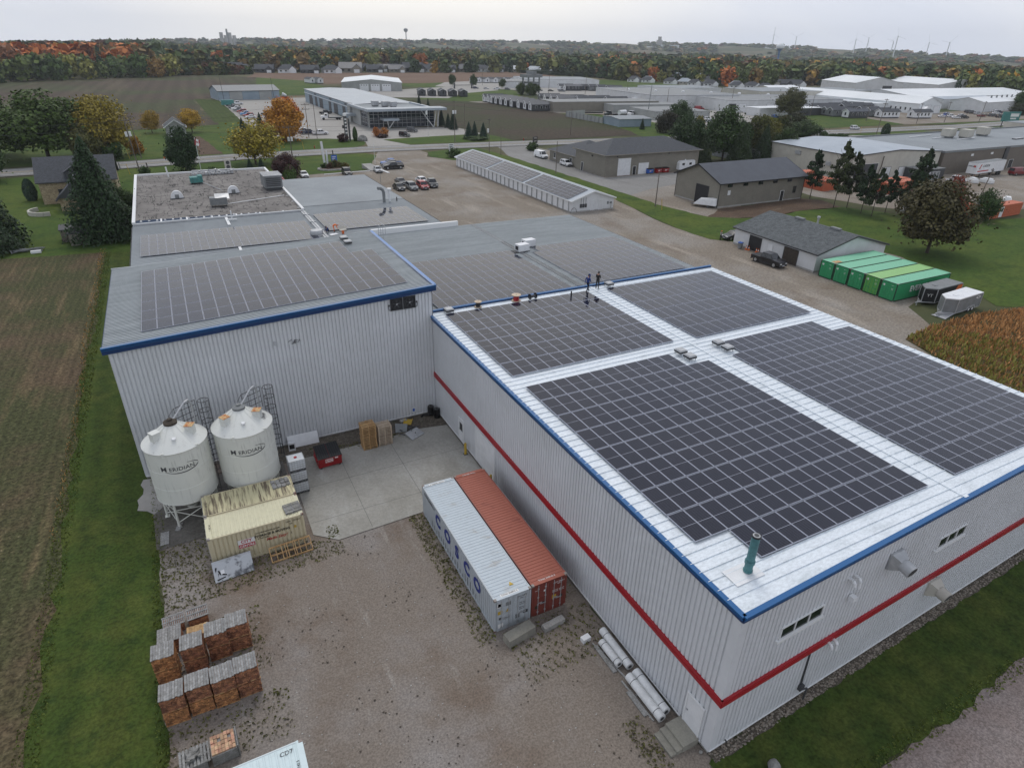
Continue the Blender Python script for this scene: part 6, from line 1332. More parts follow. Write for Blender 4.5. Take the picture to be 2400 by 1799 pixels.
for k, (x, y) in enumerate(((-6,3),(-2.5,0),(.3,-2.5))): unit('rooftop_unit',f'grey air unit on the glass office roof, {ORD[k+1]} from left','air unit',(70+x,252.4+y,6.75),.2,[('housing','galv',lambda m: m.box(-1.3,-1.1,.3,1.3,1.1,2.1)),('curb','dark_grey',lambda m: m.box(-1,-.9,0,1,.9,.3))],'air units on the glass office')
b1 = building('blue_shed','blue grey machine shed with two big doors at the tilled field','shed',11.5,392,45.5,414,4.9,'blue_wall','mid_grey',2.4,'x',.4,trim_='dark_grey',found='concrete_far'); b1.rotation_euler = (0,0,.12)
for x in (-7.5,9): dr(b1,'S',x,7,4.2,'grey_wall',.4,'overhead_door',handle=False,frame='dark_grey')
h3 = building('grey_hall','large grey metal hall with white roof and three white doors','hall',108,452,150,520,5.6,'grey_wall','far_white',2.0,'y',.3); h3.rotation_euler = (0,0,-.28)
for k in range(3): dr(h3,'S',-5.5+k*7.8,6.2,4.6,'white_paint',.02,'overhead_door',handle=False,frame='mid_grey'); 
mb = MB(); [mb.box(-5.5+k*7.8+q-.35,-34.1,3.6,-5.5+k*7.8+q+.35,-34.06,4.1) for k in range(3) for q in (-1.7,0,1.7)]; mb.build('door_window','black',h3)
# ---------------------------------------------------------------- vehicles (front looks along +x)
def car_proto(kind):
    D = {'sedan': dict(L=4.6,W=1.8,lo=[(-2.25,.32),(-2.3,.72),(-2.15,.93),(-1.5,.98),(1.0,.95),(2.0,.80),(2.28,.62),(2.3,.32)],cab=(-1.75,1.05,-1.1,.25,.95,1.43),wx=1.38,r=.33),
         'suv': dict(L=4.6,W=1.86,lo=[(-2.25,.36),(-2.3,.80),(-2.2,1.05),(-1.5,1.08),(1.05,1.06),(2.05,.95),(2.28,.75),(2.3,.36)],cab=(-2.22,1.15,-1.95,.35,1.05,1.70),wx=1.38,r=.37),
         'pickup': dict(L=5.8,W=2.0,lo=[(-2.85,.5),(-2.9,.85),(-2.88,1.12),(-.95,1.12),(-.9,1.18),(1.35,1.18),(2.6,1.12),(2.85,.95),(2.9,.45)],cab=(-.98,1.5,-.8,.75,1.16,1.88),wx=1.82,r=.42),
         'van': dict(L=5.6,W=2.0,lo=[(-2.75,.4),(-2.8,1.0),(-2.75,1.2),(1.4,1.2),(2.5,1.08),(2.78,.85),(2.8,.4)],cab=(-2.76,1.75,-2.65,1.0,1.18,2.12),wx=1.75,r=.38),
         'jeep': dict(L=4.4,W=1.86,lo=[(-2.1,.5),(-2.15,1.15),(.7,1.15),(.72,1.12),(1.9,1.08),(2.05,.9),(2.1,.5)],cab=(-2.1,.75,-2.05,.45,1.12,1.84),wx=1.4,r=.41)}[kind]
    t = bpy.data.objects.new('parked_car', None); COL.objects.link(t); W_ = D['W']/2; xb0,xb1,xt0,xt1,zb,zt = D['cab']; wb, wt = W_*.97, W_*.78
    mb = MB(); lo = D['lo']; n = len(lo); zs = [p[1] for p in lo]; cz = .75
    secs = [(-W_,.965),(-W_*.88,1.0),(W_*.88,1.0),(W_,.965)]; o = 0
    for y, s in secs: mb.v += [(x*s, y, cz+(z-cz)*(s if z > cz else 1)) for x, z in lo]
    for k in range(3):
        for i in range(n): j = (i+1) % n; mb.f.append((k*n+i,k*n+j,(k+1)*n+j,(k+1)*n+i)); mb.m.append(0)
    mb.f += [tuple(range(n)), tuple(range(4*n-1,3*n-1,-1))]; mb.m += [0,0]
    c = [(xb0,-wb,zb-.03),(xb1,-wb,zb-.03),(xb1,wb,zb-.03),(xb0,wb,zb-.03),(xt0,-wt,zt),(xt1,-wt,zt),(xt1,wt,zt),(xt0,wt,zt)]
    mb.add(c,[(4,5,6,7),(0,1,5,4),(1,2,6,5),(2,3,7,6),(3,0,4,7)]); mb.add([(xt0*.93,-wt*.8,zt+.03),(xt1*.9,-wt*.8,zt+.03),(xt1*.9,wt*.8,zt+.03),(xt0*.93,wt*.8,zt+.03),*c[4:]],[(0,1,2,3),(4,5,1,0),(5,6,2,1),(6,7,3,2),(7,4,0,3)])
    mb.build('body','paint',t,smooth=False)
    cv = [Vector(q) for q in c]
    def pane(a,b,cc,d,u0,u1,v0,v1,off): 
        P = lambda u,v: cv[a].lerp(cv[b],u).lerp(cv[d].lerp(cv[cc],u),v)+Vector(off)
        return [P(u0,v0),P(u1,v0),P(u1,v1),P(u0,v1)]
    for nm, its in (('side_window',[(0,1,5,4,.06,.40,.12,.88,(0,-.012,.004)),(0,1,5,4,.44,.93,.12,.88,(0,-.012,.004))]),('side_window',[(2,3,7,6,.07,.55,.12,.88,(0,.012,.004)),(2,3,7,6,.60,.94,.12,.88,(0,.012,.004))]),('windscreen',[(1,2,6,5,.05,.95,.08,.93,(.012,0,.008))]),('rear_window',[(3,0,4,7,.08,.92,.12,.9,(-.012,0,.006))])):
        if kind == 'van' and nm != 'windscreen': its = [(*q[:4],.78,.96,*q[6:]) for q in its[:1]] if nm == 'side_window' and its[0][0] == 0 else [(*q[:4],.04,.22,*q[6:]) for q in its[:1]] if nm == 'side_window' else its
        m2 = MB()
        for q in its: m2.add(pane(*q),[(0,1,2,3)])
        m2.build(nm,'car_glass',t)
    m2 = MB(); L2 = D['L']/2; m2.box(L2-.12,-W_*.9,.3,L2+.03,W_*.9,.5); m2.box(L2-.1,-W_*.5,.55,L2+.022,W_*.5,.78); m2.box(-L2-.03,-W_*.9,.32,-L2+.1,W_*.9,.5)
    for s in (-1,1): m2.box(-L2*.8,s*W_-.01*s,.3,L2*.8,s*W_+.006*s,.42)
    m2.build('bumper','dark_grey',t)
    if kind == 'pickup': m2 = MB(); m2.box(-2.8,-.8,1.121,-1.05,.8,1.128); m2.build('bed','black',t)
    for s in (-1,1):
        m2 = MB(); m2.box(L2-.16,s*W_*.62-.2,.68,L2+.028,s*W_*.62+.2,.84); m2.build('headlight','clear_lamp',t)
        m2 = MB(); m2.box(-L2-.02,s*W_*.78-.12,.72,-L2+.1,s*W_*.78+.12,.92); m2.build('tail_light','red_lamp',t)
    for sx in (-1,1):
        for s in (-1,1):
            r = D['r']; m2 = MB(); m2.cyl((sx*D['wx'],s*(W_-.2),r),(sx*D['wx'],s*(W_+.02),r),r,n=16); wh = m2.build('wheel','rubber',t,smooth=True)
            m2 = MB(); m2.cyl((sx*D['wx'],s*(W_+.021),r),(sx*D['wx'],s*(W_+.035),r),r*.62,n=12); m2.build('rim','steel',wh)
    m2 = MB(); m2.box(L2+.03,-.26,.42,L2+.045,.26,.54); m2.build('number_plate','plate',t)
    return t
PR = {}; used = set()
for k in ('sedan','suv','pickup','van','jeep'): PR[k] = car_proto(k)
CC = {'white':(.74,.75,.76),'silver':(.42,.44,.46),'grey':(.16,.17,.18),'dark grey':(.06,.065,.07),'black':(.010,.010,.012),'red':(.30,.012,.018),'dark red':(.16,.01,.012),'blue':(.02,.10,.36),'navy':(.012,.02,.06),'tan':(.32,.28,.22),'sky blue':(.10,.28,.55)}
isbody = lambda nm: nm.split('.')[0] == 'body'
NM = {'sedan':'parked_car','suv':'parked_suv','pickup':'pickup_truck','van':'white_van','jeep':'off_road_car'}
def car(kind, col, x, y, ang, label, group, z=.05):
    if kind not in used:
        o = PR[kind]; used.add(kind); o.location = (x,y,z); o.rotation_euler = (0,0,R(ang)); o.name = NM[kind]; o['label'] = label
        for c in o.children:
            if isbody(c.name): c.color = (*CC[col],1)
    else: o = dup(PR[kind], (x,y,z), R(ang), label, color=CC[col], cf=isbody)
    tag(o, label, {'pickup':'pickup truck','van':'van'}.get(kind,'car'), group); o.name = NM[kind] if not (kind == 'van' and col != 'white') else 'parked_van'
    return o
G1 = 'cars parked on the gravel lot'
car('pickup','blue',37,149.6,180,'bright blue pickup, farthest of three nosed to the lawn',G1); car('pickup','navy',36.6,146.9,180,'dark pickup with grey hood, middle of three nosed to the lawn',G1)
car('pickup','black',35.9,144.0,180,'black pickup, nearest of three nosed to the lawn',G1); car('sedan','silver',30.6,140.8,-95,'silver sedan beside the concrete ramp',G1)
car('suv','black',21.9,139.6,-90,'black hatchback alone at the front lawn edge',G1); car('sedan','white',11.0,140.4,-90,'white car half hidden by the maroon shrub',G1)
car('sedan','black',28.4,116.2,-88,'black sedan, nearest the grey roof in the front row',G1); car('sedan','dark grey',31.0,122.6,-88,'dark sedan behind the black sedan and grey SUV',G1)
car('suv','grey',31.3,115.3,-90,'grey compact SUV between black sedan and red car',G1); car('suv','red',34.1,115.4,-91,'red hatchback in the front row of the gravel lot',G1)
car('sedan','white',36.4,122.2,-85,'white sedan behind the red hatchback',G1); car('pickup','dark grey',37.1,117.3,-97,'dark grey pickup at the end of the front row',G1)
car('van','white',84.5,146.7,-87,'white cargo van beside the tan office wing','vehicles by the tan workshop'); car('suv','white',84.2,131.3,-92,'white SUV parked by the tan workshop wall','vehicles by the tan workshop')
car('sedan','black',71.2,50.7,180,'black car with hood toward the man in orange hat','vehicles by the white garage'); car('pickup','black',65.2,36.6,-86,'black pickup with chrome trim before the white garage','vehicles by the white garage')
car('jeep','black',61.0,208.6,-60,'black off-road car nearest the road at the dealership','vehicles at the dealership'); car('jeep','dark grey',68.2,220.7,-55,'dark off-road car nearer the glass office','vehicles at the dealership')
car('pickup','black',52.3,300,0,'black pickup beside the service hall doors','vehicles at the dealership'); car('pickup','white',33.2,223.6,0,'white pickup parked behind the orange maple','vehicles at the dealership'); car('pickup','silver',28.5,230,0,'silver pickup behind the white one by the orange maple','vehicles at the dealership'); car('pickup','navy',29.5,226.8,0,'dark blue pickup behind the white one by the orange maple','vehicles at the dealership')
for k, (x, y, kd, c) in enumerate(((15.6,338,'pickup','dark grey'),(16,331,'pickup','white'),(16.2,324,'pickup','grey'),(16.5,317,'suv','red'),(16.6,310,'sedan','dark red'),(17,303,'pickup','sky blue'),(17,297,'suv','red'),(17.2,291,'sedan','white'),(26,302,'pickup','black'),(31,316,'pickup','dark grey'),(16,345,'pickup','dark grey'))):
    car(kd,c,x,y,180 if k < 8 else 175,f'{c} {("car","pickup")[kd == "pickup"]} in the dealership line along the grass strip, {("at the far end","second from far end","third from far end","fourth from far end","fifth from far end","third from near end","second from near end","at the near end","behind dark spruce","behind orange maple top","first beside the green box")[k]}','cars lined along the dealership grass')
car('pickup','white',19.5,362,185,'white pickup before the blue grey shed door','vehicles at the dealership')
car('jeep','white',259,168.2,-5,'white off-road car driving on the far road','cars on the road'); car('van','dark red',201.6,70,-10,'dark red van beside the brown works wall','vehicles at the works'); car('van','red',257.5,268.7,-20,'bright red van beside the grey factory doors','vehicles at the grey factory')
car('pickup','blue',263,218.8,5,'blue pickup behind the round autumn oak','vehicles at the grey factory'); car('pickup','red',263,211.5,-5,'red pickup beside the round autumn oak','vehicles at the grey factory'); car('suv','white',220.4,221.2,-8,'white SUV behind the big tree clump','vehicles at the grey factory'); car('sedan','silver',214,213,-8,'silver car behind the big tree clump','vehicles at the grey factory')
car('pickup','white',170.8,69.5,-10,'white pickup under the leaning pole by the semi trailer','vehicles at the works')
pl = [(365,194,'white','sedan'),(371.5,193,'white','suv'),(377,198.5,'blue','suv'),(366,187,'white','sedan'),(371,186,'black','pickup'),(413,208,'black','suv'),(409,204,'dark grey','pickup'),(407,199,'silver','suv'),(401,191.5,'tan','sedan'),(402,188,'dark grey','suv'),(399,182,'black','pickup'),(420,196,'white','suv'),(424,190,'grey','sedan'),(393,189,'dark red','sedan'),(383,194,'silver','sedan'),(436,205,'white','sedan'),(430,200,'navy','suv')]
for k, (x, y, c, kd) in enumerate(pl): car(kd,c,x,y,-15,f'{c} {("car","pickup")[kd == "pickup"]} in the white factory car park, {ORD[k+1]} of the parked row','cars at the white factory')
for k, (x, y, c, kd) in enumerate(((292,129,'white','suv'),(303,134,'white','sedan'),(318,141,'grey','suv'),(308,131.5,'silver','sedan'))): car(kd,c,x,y,-20,f'{c} car beside the pale blank building, {ORD[k+1]} from the left','cars by the blank building')
for k in range(9): car(('suv','sedan','pickup')[k%3],('navy','silver','white','grey','white','silver','dark grey','black','grey')[k],206+k*6.5,466-k*5.5,-30,f'{("navy","silver","white","grey","white","silver","dark grey","black","grey")[k]} car in the row at the home factory office, {ORD[k+1]} from the left','cars at the home factory')
for k in range(4): car('suv',('silver','grey','tan','navy')[k],268+k*6,274-k*1.6,-15,f'{("silver","grey","tan","navy")[k]} car along the grey factory wall, {ORD[k+1]} from left','vehicles at the grey factory')
# tow truck
def truck(label, x, y, ang, col, bed, name='flatbed_truck', z=.06):
    t = thing(name,label,'truck',(x,y,z),R(ang))
    P_('cab',t,'paint',lambda m: (m.box(1.6,-1.1,.9,3.0,1.1,2.7), m.extr([(3.0,.8),(4.6,.8),(4.55,1.6),(4.2,1.75),(3.0,1.85)],-1.0,1.0)),color=CC[col])
    P_('windscreen',t,'car_glass',lambda m: (m.box(2.98,-.95,1.85,3.02,.95,2.55), m.box(2.0,-1.12,1.75,2.8,1.12,2.45)))
    P_('flat_bed',t,bed,lambda m: (m.box(-4.6,-1.2,1.0,1.3,1.2,1.18), m.box(1.25,-1.2,1.0,1.45,1.2,2.2), m.box(-4.4,-.5,.6,1.5,.5,1.0)))
    for x0 in (-3.4,-2.3,3.5):
        for s in (-1,1): P_('wheel',t,'rubber',lambda m: m.cyl((x0,s*.75,.5),(x0,s*1.12,.5),.5,n=14),smooth=True)
    return t
truck('white flatbed tow truck standing before the service hall',49.2,274.2,172,'white','mid_grey')
truck('white cab tractor truck beside the green trailer in the fenced yard',196.5,249,200,'white','dark_grey'); truck('dark truck chassis in the fenced yard left of the white cab one',185,252,190,'dark grey','dark_grey')
for k, x in enumerate((45,50)): tt = thing('concrete_mixer',f'small white and black mixer wagon by the blue shed, {("left","right")[k]} one','mixer',(x,399,.1),-.3); P_('drum',tt,'white_paint',lambda m: m.cyl((-1,0,2.6),(1.2,0,1.6),.9,.6,n=12),smooth=True); P_('chassis',tt,'black',lambda m: (m.box(-1.6,-.9,.5,1.8,.9,1.2), [m.cyl((q,-1.0,.5),(q,1.0,.5),.5,n=12) for q in (-1.1,1.2)]))
tt = thing('cargo_trailer','teal topped enclosed box trailer at the end of the dealership line','trailer',(14,354,.1),.1); P_('body',tt,'green_teal',lambda m: m.box(-3,-1.2,.6,3,1.2,2.9)); P_('wheels',tt,'rubber',lambda m: [m.cyl((q,-1.25,.4),(q,1.25,.4),.4,n=12) for q in (-.5,.5)])
# two enclosed trailers by the green containers
def vtrailer(label, x, y, rz, side, roof, stripe=None):
    t = thing('cargo_trailer',label,'trailer',(x,y,.05),rz,'enclosed trailers'); pl_ = [(-4.2,0),(-3.0,-1.15),(3.0,-1.15),(3.0,1.15),(-3.0,1.15)]
    P_('body',t,side,lambda m: m.prism(pl_,.35,2.25)); P_('roof',t,roof,lambda m: (m.prism([(x_*1.01,y_*1.02) for x_, y_ in pl_],2.25,2.38), m.box(-2.2,-.25,2.38,-1.6,.25,2.45)))
    P_('frame',t,'galv',lambda m: (m.prism([(x_*1.012,y_*1.015) for x_, y_ in pl_],.30,.42), [m.bar((x_*1.01,y_*1.01,.4),(x_*1.01,y_*1.01,2.25),.09) for x_, y_ in pl_], m.bar((-4.2,0,.45),(-5.6,0,.45),.14), m.bar((-3.2,-1,.42),(-5.0,0,.45),.1), m.bar((-3.2,1,.42),(-5.0,0,.45),.1), m.bar((-5.2,0,0),(-5.2,0,.8),.08)))
    for q in (.35,1.25):
        for s in (-1,1): w_ = P_('wheel',t,'rubber',lambda m: m.cyl((q,s*.95,.36),(q,s*1.2,.36),.36,n=14),smooth=True); P_('rim',w_,'white_trim',lambda m: m.cyl((q,s*1.2,.36),(q,s*1.212,.36),.2,n=10))
    P_('fender',t,'galv',lambda m: [m.extr([(-.25,.5),(.0,.82),(1.6,.82),(1.85,.5)],s*1.16-.04,s*1.16+.1) for s in (-1,1)])
    if stripe: P_('panel',t,stripe,lambda m: m.add([(1.2,-1.162,1.0),(3.0,-1.162,1.0),(3.0,-1.162,2.2),(1.9,-1.162,2.2)],[(0,1,2,3)]))
    return t
t1 = vtrailer('black and orange enclosed trailer with grey roof beside green containers',74.8,14.15,.04,'black','mid_grey','orange'); words('lettering','YT',.6,'mat_white_ink',t1,(-3.65,-.62,1.35),(PI/2,0,-.76))
t2 = vtrailer('grey enclosed trailer with white roof nearest the weeds',73.4,10.5,.06,'mid_grey','white_paint'); P_('logo',t2,'mat_white_ink',lambda m: m.add([(2.0+.55*math.cos(k*.4),-1.163,1.85+.2*math.sin(k*.4)) for k in range(16)],[tuple(range(16))])); words('lettering','NEO',.26,'mat_ink',t2,(2.0,-1.17,1.85),(PI/2,0,0),bold=.01)
P_('ramp_door',t2,'galv',lambda m: m.add([(-3.0,-1.17,.36),(-3.0,-1.17,.36),(-5.4,-1.3,.05),(-5.4,.6,.05),(-4.25,0,.36)],[(1,2,3,4)]))
# semi trailer, camper, pickup cap
t = thing('semi_trailer','white semi trailer with red logo by the brown works','semi trailer',(190.3,73.2,.05),.06)
P_('body',t,'white_paint',lambda m: m.box(-7.8,-1.3,1.15,7.8,1.3,4.1)); P_('roof',t,'mid_grey',lambda m: m.box(-7.8,-1.3,4.1,7.8,1.3,4.16)); P_('frame',t,'dark_grey',lambda m: (m.box(-7.2,-.6,.8,7.4,.6,1.15), [m.box(-4.5,s*.9-.1,0,-4.3,s*.9+.1,1.1) for s in (-1,1)]))
for q in (5.2,6.4):
    for s in (-1,1): P_('wheel',t,'rubber',lambda m: m.cyl((q,s*.8,.5),(q,s*1.25,.5),.5,n=14),smooth=True)
P_('stripe',t,'mat_red_ink',lambda m: m.box(-7.0,-1.31,1.65,-1.0,-1.3,1.95)); P_('logo',t,'mat_red_ink',lambda m: (m.extr([(-6.6,2.4),(-6.0,3.6),(-5.2,3.6),(-5.7,3.2),(-6.0,2.4)],-1.31,-1.3), m.box(-7.81,-.9,2.9,-7.8,-.3,3.4))); words('lettering','LOGISON',.85,'mat_black_ink',t,(-2.9,-1.31,3.1),(PI/2,0,0),bold=.02); words('lettering','LOGISON',.35,'mat_black_ink',t,(-7.81,.35,3.1),(PI/2,0,-PI/2),bold=.02)
t = thing('travel_trailer','small white travel trailer behind the tan barn','camper',(112.5,112.6,.05),.1); P_('body',t,'white_paint',lambda m: m.extr([(-3.2,.5),(3.0,.5),(3.2,1.2),(3.0,2.6),(2.5,2.85),(-2.6,2.85),(-3.2,2.3)],-1.15,1.15)); P_('window',t,'glass',lambda m: [m.box(q-.5,-1.165,1.6,q+.5,-1.15,2.2) for q in (-1.6,1.2)]); P_('wheel',t,'rubber',lambda m: [m.cyl((q,-1.2,.35),(q,1.2,.35),.35,n=12) for q in (-.4,.5)]); P_('air_unit',t,'white_trim',lambda m: m.box(-.5,-.4,2.85,.5,.4,3.1))
t = thing('camper_shell','white pointed camper trailer beside the tan barn corner','camper',(85.1,73.4,.05),-.95)
P_('shell',t,'white_paint',lambda m: m.add([(-2.6,-.9,.55),(2.4,-1.1,.55),(2.4,1.1,.55),(-2.6,.9,.55),(-1.3,-.8,1.75),(2.3,-1.0,1.95),(2.3,1.0,1.95),(-1.3,.8,1.75)],[(3,2,1,0),(4,5,6,7),(0,1,5,4),(1,2,6,5),(2,3,7,6),(3,0,4,7)])); P_('frame',t,'dark_grey',lambda m: (m.bar((-3.2,0,.45),(2.3,0,.45),.9,.12), [m.cyl((.7,s*.8,.3),(.7,s*1.0,.3),.3,n=12) for s in (-1,1)]))
building('wood_shelter','small dark open shelter by the red dumpsters','shelter',106.5,113.5,110.5,117,2.6,'dark_grey','dark_grey',.6,'x',.4)
# bin and cones, engine parts at the garage
t = thing('wheelie_bin','grey recycling bin with blue lid by the garage corner','bin',(67.6,45.3,.05),.2); P_('bin',t,'mid_grey',lambda m: m.add([(-.26,-.26,.05),(.26,-.26,.05),(.26,.26,.05),(-.26,.26,.05),(-.33,-.33,1.0),(.33,-.33,1.0),(.33,.33,1.0),(-.33,.33,1.0)],[(0,1,5,4),(1,2,6,5),(2,3,7,6),(3,0,4,7),(4,5,6,7)])); P_('lid',t,'blue',lambda m: m.box(-.37,-.37,1.0,.37,.37,1.1))
for k, (x, y) in enumerate(((68.1,44.3),(68.2,43.8),(68.45,42.3),(68.5,41.9))):
    t = thing('traffic_cone',f'orange traffic cone by the garage opening, {ORD[k+1]} from the bin','cone',(x,y,.05),0,'traffic cones by the garage'); P_('cone',t,'orange',lambda m: m.lathe([(.18,.03),(.04,.75),(0,.76)],12),smooth=True); P_('base',t,'orange',lambda m: m.box(-.2,-.2,0,.2,.2,.04)); P_('band',t,'white_trim',lambda m: m.lathe([(.122,.35),(.088,.52)],12))
# orange containers of the works yard
def oc(lab, x, y, rz, L_=12.19, top='container_orange'): return container(lab,(x,y,.04),rz,L_,'container_orange',top,'container_orange','rust_frame',2.6,'orange containers at the works',doors=False)
o1 = oc('long orange container at the yard edge with a white door',133.9,40.2,.02); dd = MB(); dd.box(3.6,-.03,.1,4.8,.0,2.3); dd = dd.build('door','white_paint',o1); P_('pane',dd,'glass',lambda m: m.box(4.1,-.04,1.2,4.6,-.03,2.0)); oc('orange container reaching back from the white door one',133.6,42.9,1.35)
for k, (x, y, rz) in enumerate(((127.5,75,1.5),(130.3,75.2,1.5),(138,66,.1),(138.5,69,.1),(124,86,.05))): oc(f'orange container half hidden behind the pines, {("nearest the barn","beside the one nearest the barn","in front of the lean-to","behind the one before the lean-to","farthest back")[k]}',x,y,rz)
mb = MB(); [mb.bar((random.uniform(-8,8),random.uniform(-3,3),.1),(random.uniform(-8,8),random.uniform(-3,3),random.uniform(.1,1.4)),.08) for k in range(60)]; [mb.box(q,-2,0,q+.1,1.5,1.3) for q in np.linspace(-7,7,14)]
tag(mb.build('rack_heap','galv',loc=(128,53,0),rz=.6),'grey metal racks and frames stacked behind the pines','racks')
mb = MB(); [mb.box(random.uniform(-5,5),random.uniform(-1.5,1.5),0,random.uniform(-5,5)+.8,random.uniform(-1.5,1.5)+.6,random.uniform(.4,1.3)) for k in range(14)]
tag(mb.build('stone_crates','concrete',loc=(140,49.5,0),rz=.2),'pale crated blocks beside the orange containers','crates')
for k, (x, y) in enumerate(((150,50),(157,49),(176,68),(179,66))): tag(MB().box(-1.6,-.8,.1,1.6,.8,.9).box(-1.2,-.6,.9,1.0,.5,1.3).build('covered_pallet','white_trim',loc=(x,y,.04),rz=k*.5),f'white wrapped goods in the works yard, {ORD[k+1]} from left','goods')

# ---------------------------------------------------------------- poles, signs, flags
def pole(label, x, y, h, arm=0, cans=0, lean=0, r=.15, name='utility_pole', m='pole_wood', group='utility poles', arms=1, rz=0):
    t = thing(name,label,'pole',(x,y,0),rz,group); t.rotation_euler = (0,lean,rz)
    P_('shaft',t,m,lambda q: q.cyl((0,0,0),(0,0,h),r,r*.65,n=8),smooth=True)
    for k in range(arms if arm else 0):
        z = h-.5-k*1.5; ar = P_('cross_arm',t,m,lambda q: q.bar((-arm/2,0,z),(arm/2,0,z),.12,.14)); P_('insulators',ar,'mid_grey',lambda q: [q.cyl((u,0,z+.07),(u,0,z+.3),.06,n=6) for u in np.linspace(-arm/2+.1,arm/2-.1,4)])
    for k in range(cans): P_('transformer',t,'white_trim',lambda q: q.cyl(((-.42,.42)[k%2],0,h-4.2),((-.42,.42)[k%2],0,h-3.1),.30,n=12),smooth=True)
    return t
pole('leaning utility pole with two transformer cans behind the tar roof',-26.3,160.6,13.2,2.6,2,-.06); pole('second leaning pole right behind the transformer pole',-26.0,186.3,11.6,2.6,0,-.07,arms=2)
pole('utility pole with two cans in front of the orange maple',13.1,167.3,9.6,3.2,2); pole('crossarm pole right of the orange maple',27.5,216,11.5,2.6,0,arms=2,r=.13); pole('plain dark pole right of the orange maple, taller one',29.8,213,13.4,0,r=.11)
pole('utility pole with grey transformers on the lawn before the glass office',72.8,188.3,13.6,1.8,2); pole('bare thin pole in the dark field beside the blue spruces',89.7,218.6,10,0,r=.13); pole('pole with small white lamp at the storage building back',73.8,161.9,10.4,1.0,1,r=.12); pole('short pole right of the lamp pole by the storage building',75.4,156.6,8.4,0,r=.1)
pole('dark pole in the grass strip before the tan barn',74.7,77.9,7.4,0,r=.13); pole('pole in the grass strip before the tan office wing',74.9,121.4,8.4,0,r=.12); pole('pole at the field edge left of the fenced yard',123.4,192,9.8,0,r=.13); pole('leaning pole in front of the grey fence shed',166.1,189.9,8.6,1.2,0,.08,r=.12)
for k, (x, y, h, a) in enumerate(((242.7,279.8,11,0),(249.8,328.6,10.5,0),(241.9,365,14,0),(236.8,405.6,14.5,0),(276.4,263.6,12,2.4),(289.7,218.8,10,0),(299.2,192.2,8,0),(396.6,275.4,9,0),(229.7,505.3,15,0))): pole(f'far roadside pole among the factories, {("before the grey factory wall, left one","at the grey factory corner","by the concrete apron","at the concrete apron back","above the factory loading dock","behind the round oak","beside the dark home row","behind the long white factory","by the street trees")[k]}',x,y,h,a,0,.03,r=.16)
for k, (x, y, h) in enumerate(((245.5,147.8,14.5),(315.5,176.2,9.5),(336.7,175.3,9.8),(356.4,169.4,10.2))): pole(f'wooden pole with crossarm along the right end of the road, {("tall leaning one beside the cedar","by the white show home","at the factory entrance","at the car park edge")[k]}',x,y,h,2.6,0,.07,r=.16,arms=2 if k == 0 else 1)
pole('crossarm pole by the brown works lot',268,104,9,2.2,0,.1); pole('leaning service pole with a bracket by the orange containers',145.5,49.5,8.5,1.2,0,.22,r=.14)
pole('thin grey lattice mast in front of the grey factory',197.5,239.2,15.5,0,0,.05,r=.2,name='radio_mast',m='mid_grey')
pole('white lamp post at the gravel lot corner by the three pickups',33.4,153.1,6.0,0,0,0,.06,'lamp_post','white_trim','lamp posts'); pole('thin grey lamp post behind the grey rear roof',26.9,126,4.2,0,0,0,.06,'lamp_post','mid_grey','lamp posts'); pole('tall lamp mast in the dealership lot by the blue shed',15,383,13,0,0,-.04,.12,'lamp_post','dark_grey','lamp posts'); pole('tall lamp mast at the blue shed right end',41,377,12.5,0,0,-.05,.12,'lamp_post','dark_grey','lamp posts')
for k, (x, y, h) in enumerate(((73.8,74.5,2.4),(-28.6,160,2.6),(-29,186.5,2.6),(20.3,188,2.6),(250,158.2,2.6))): t = thing('guy_marker',f'yellow guy wire marker {("in the grass strip before the barn","by the transformer pole on the near verge","by the transformer pole across the road","on the lawn below the orange maple","beside the cedar by the far road")[k]}','marker',(x,y,0)); P_('sleeve',t,'yellow',lambda q: q.cyl((0,0,0),(-.35,0,h),.06,n=6))
for k, (x, y) in enumerate(((-31,169),(-24.5,166.5),(-20,183.8),(24,189.5),(26,172.5),(98,183.5))):
    t = thing('marker_post',f'{("grey","dark","black","red","black","red")[k]} roadside post {("left of the transformer pole","right of the transformer pole","with an orange base across the road","below the orange maple","behind the blue sign","at the dark field edge")[k]}','post',(x,y,.05)); P_('post',t,('mid_grey','bark','black','red','black','red')[k],lambda q: q.cyl((0,0,0),(-.1,0,1.6 if k in (0,1,4) else .9),.14,n=8)); 
    if k == 2: P_('base',t,'orange',lambda q: q.cyl((0,0,0),(0,0,.5),.3,n=8))
def wire(label, pts, sag=.8):
    mb = MB()
    for a, b in zip(pts, pts[1:]):
        a, b = Vector(a), Vector(b); P = [a.lerp(b,k/8)-Vector((0,0,sag*4*(k/8)*(1-k/8))) for k in range(9)]
        for p, q in zip(P,P[1:]): mb.bar(p,q,.035)
    tag(mb.build('overhead_wire','dark_grey'),label,'wire',"overhead wires along the road")
wire('overhead wire on the near side of the road, upper one',[(-120,150,13),(-26.8,160.6,12.6),(13.1,167.3,9.4),(73.8,161.9,10)]); wire('overhead wire on the near side of the road, lower one',[(-120,150,11),(-26.8,160.6,11),(13.1,167.3,8.2),(73.8,161.9,8.8)])
wire('overhead wire on the far side of the road, upper one',[(-120,180,12),(-26.6,186.3,11.3),(27.5,216,11.3),(72.8,188.3,13.2),(123.4,192,9.6),(166.5,189.9,8.4),(246.4,147.8,14.2),(316,176.2,9.2)]); wire('overhead wire on the far side of the road, lower one',[(-120,180,10.5),(-26.6,186.3,9.8),(27.5,216,9.8),(72.8,188.3,12),(123.4,192,8.4)])
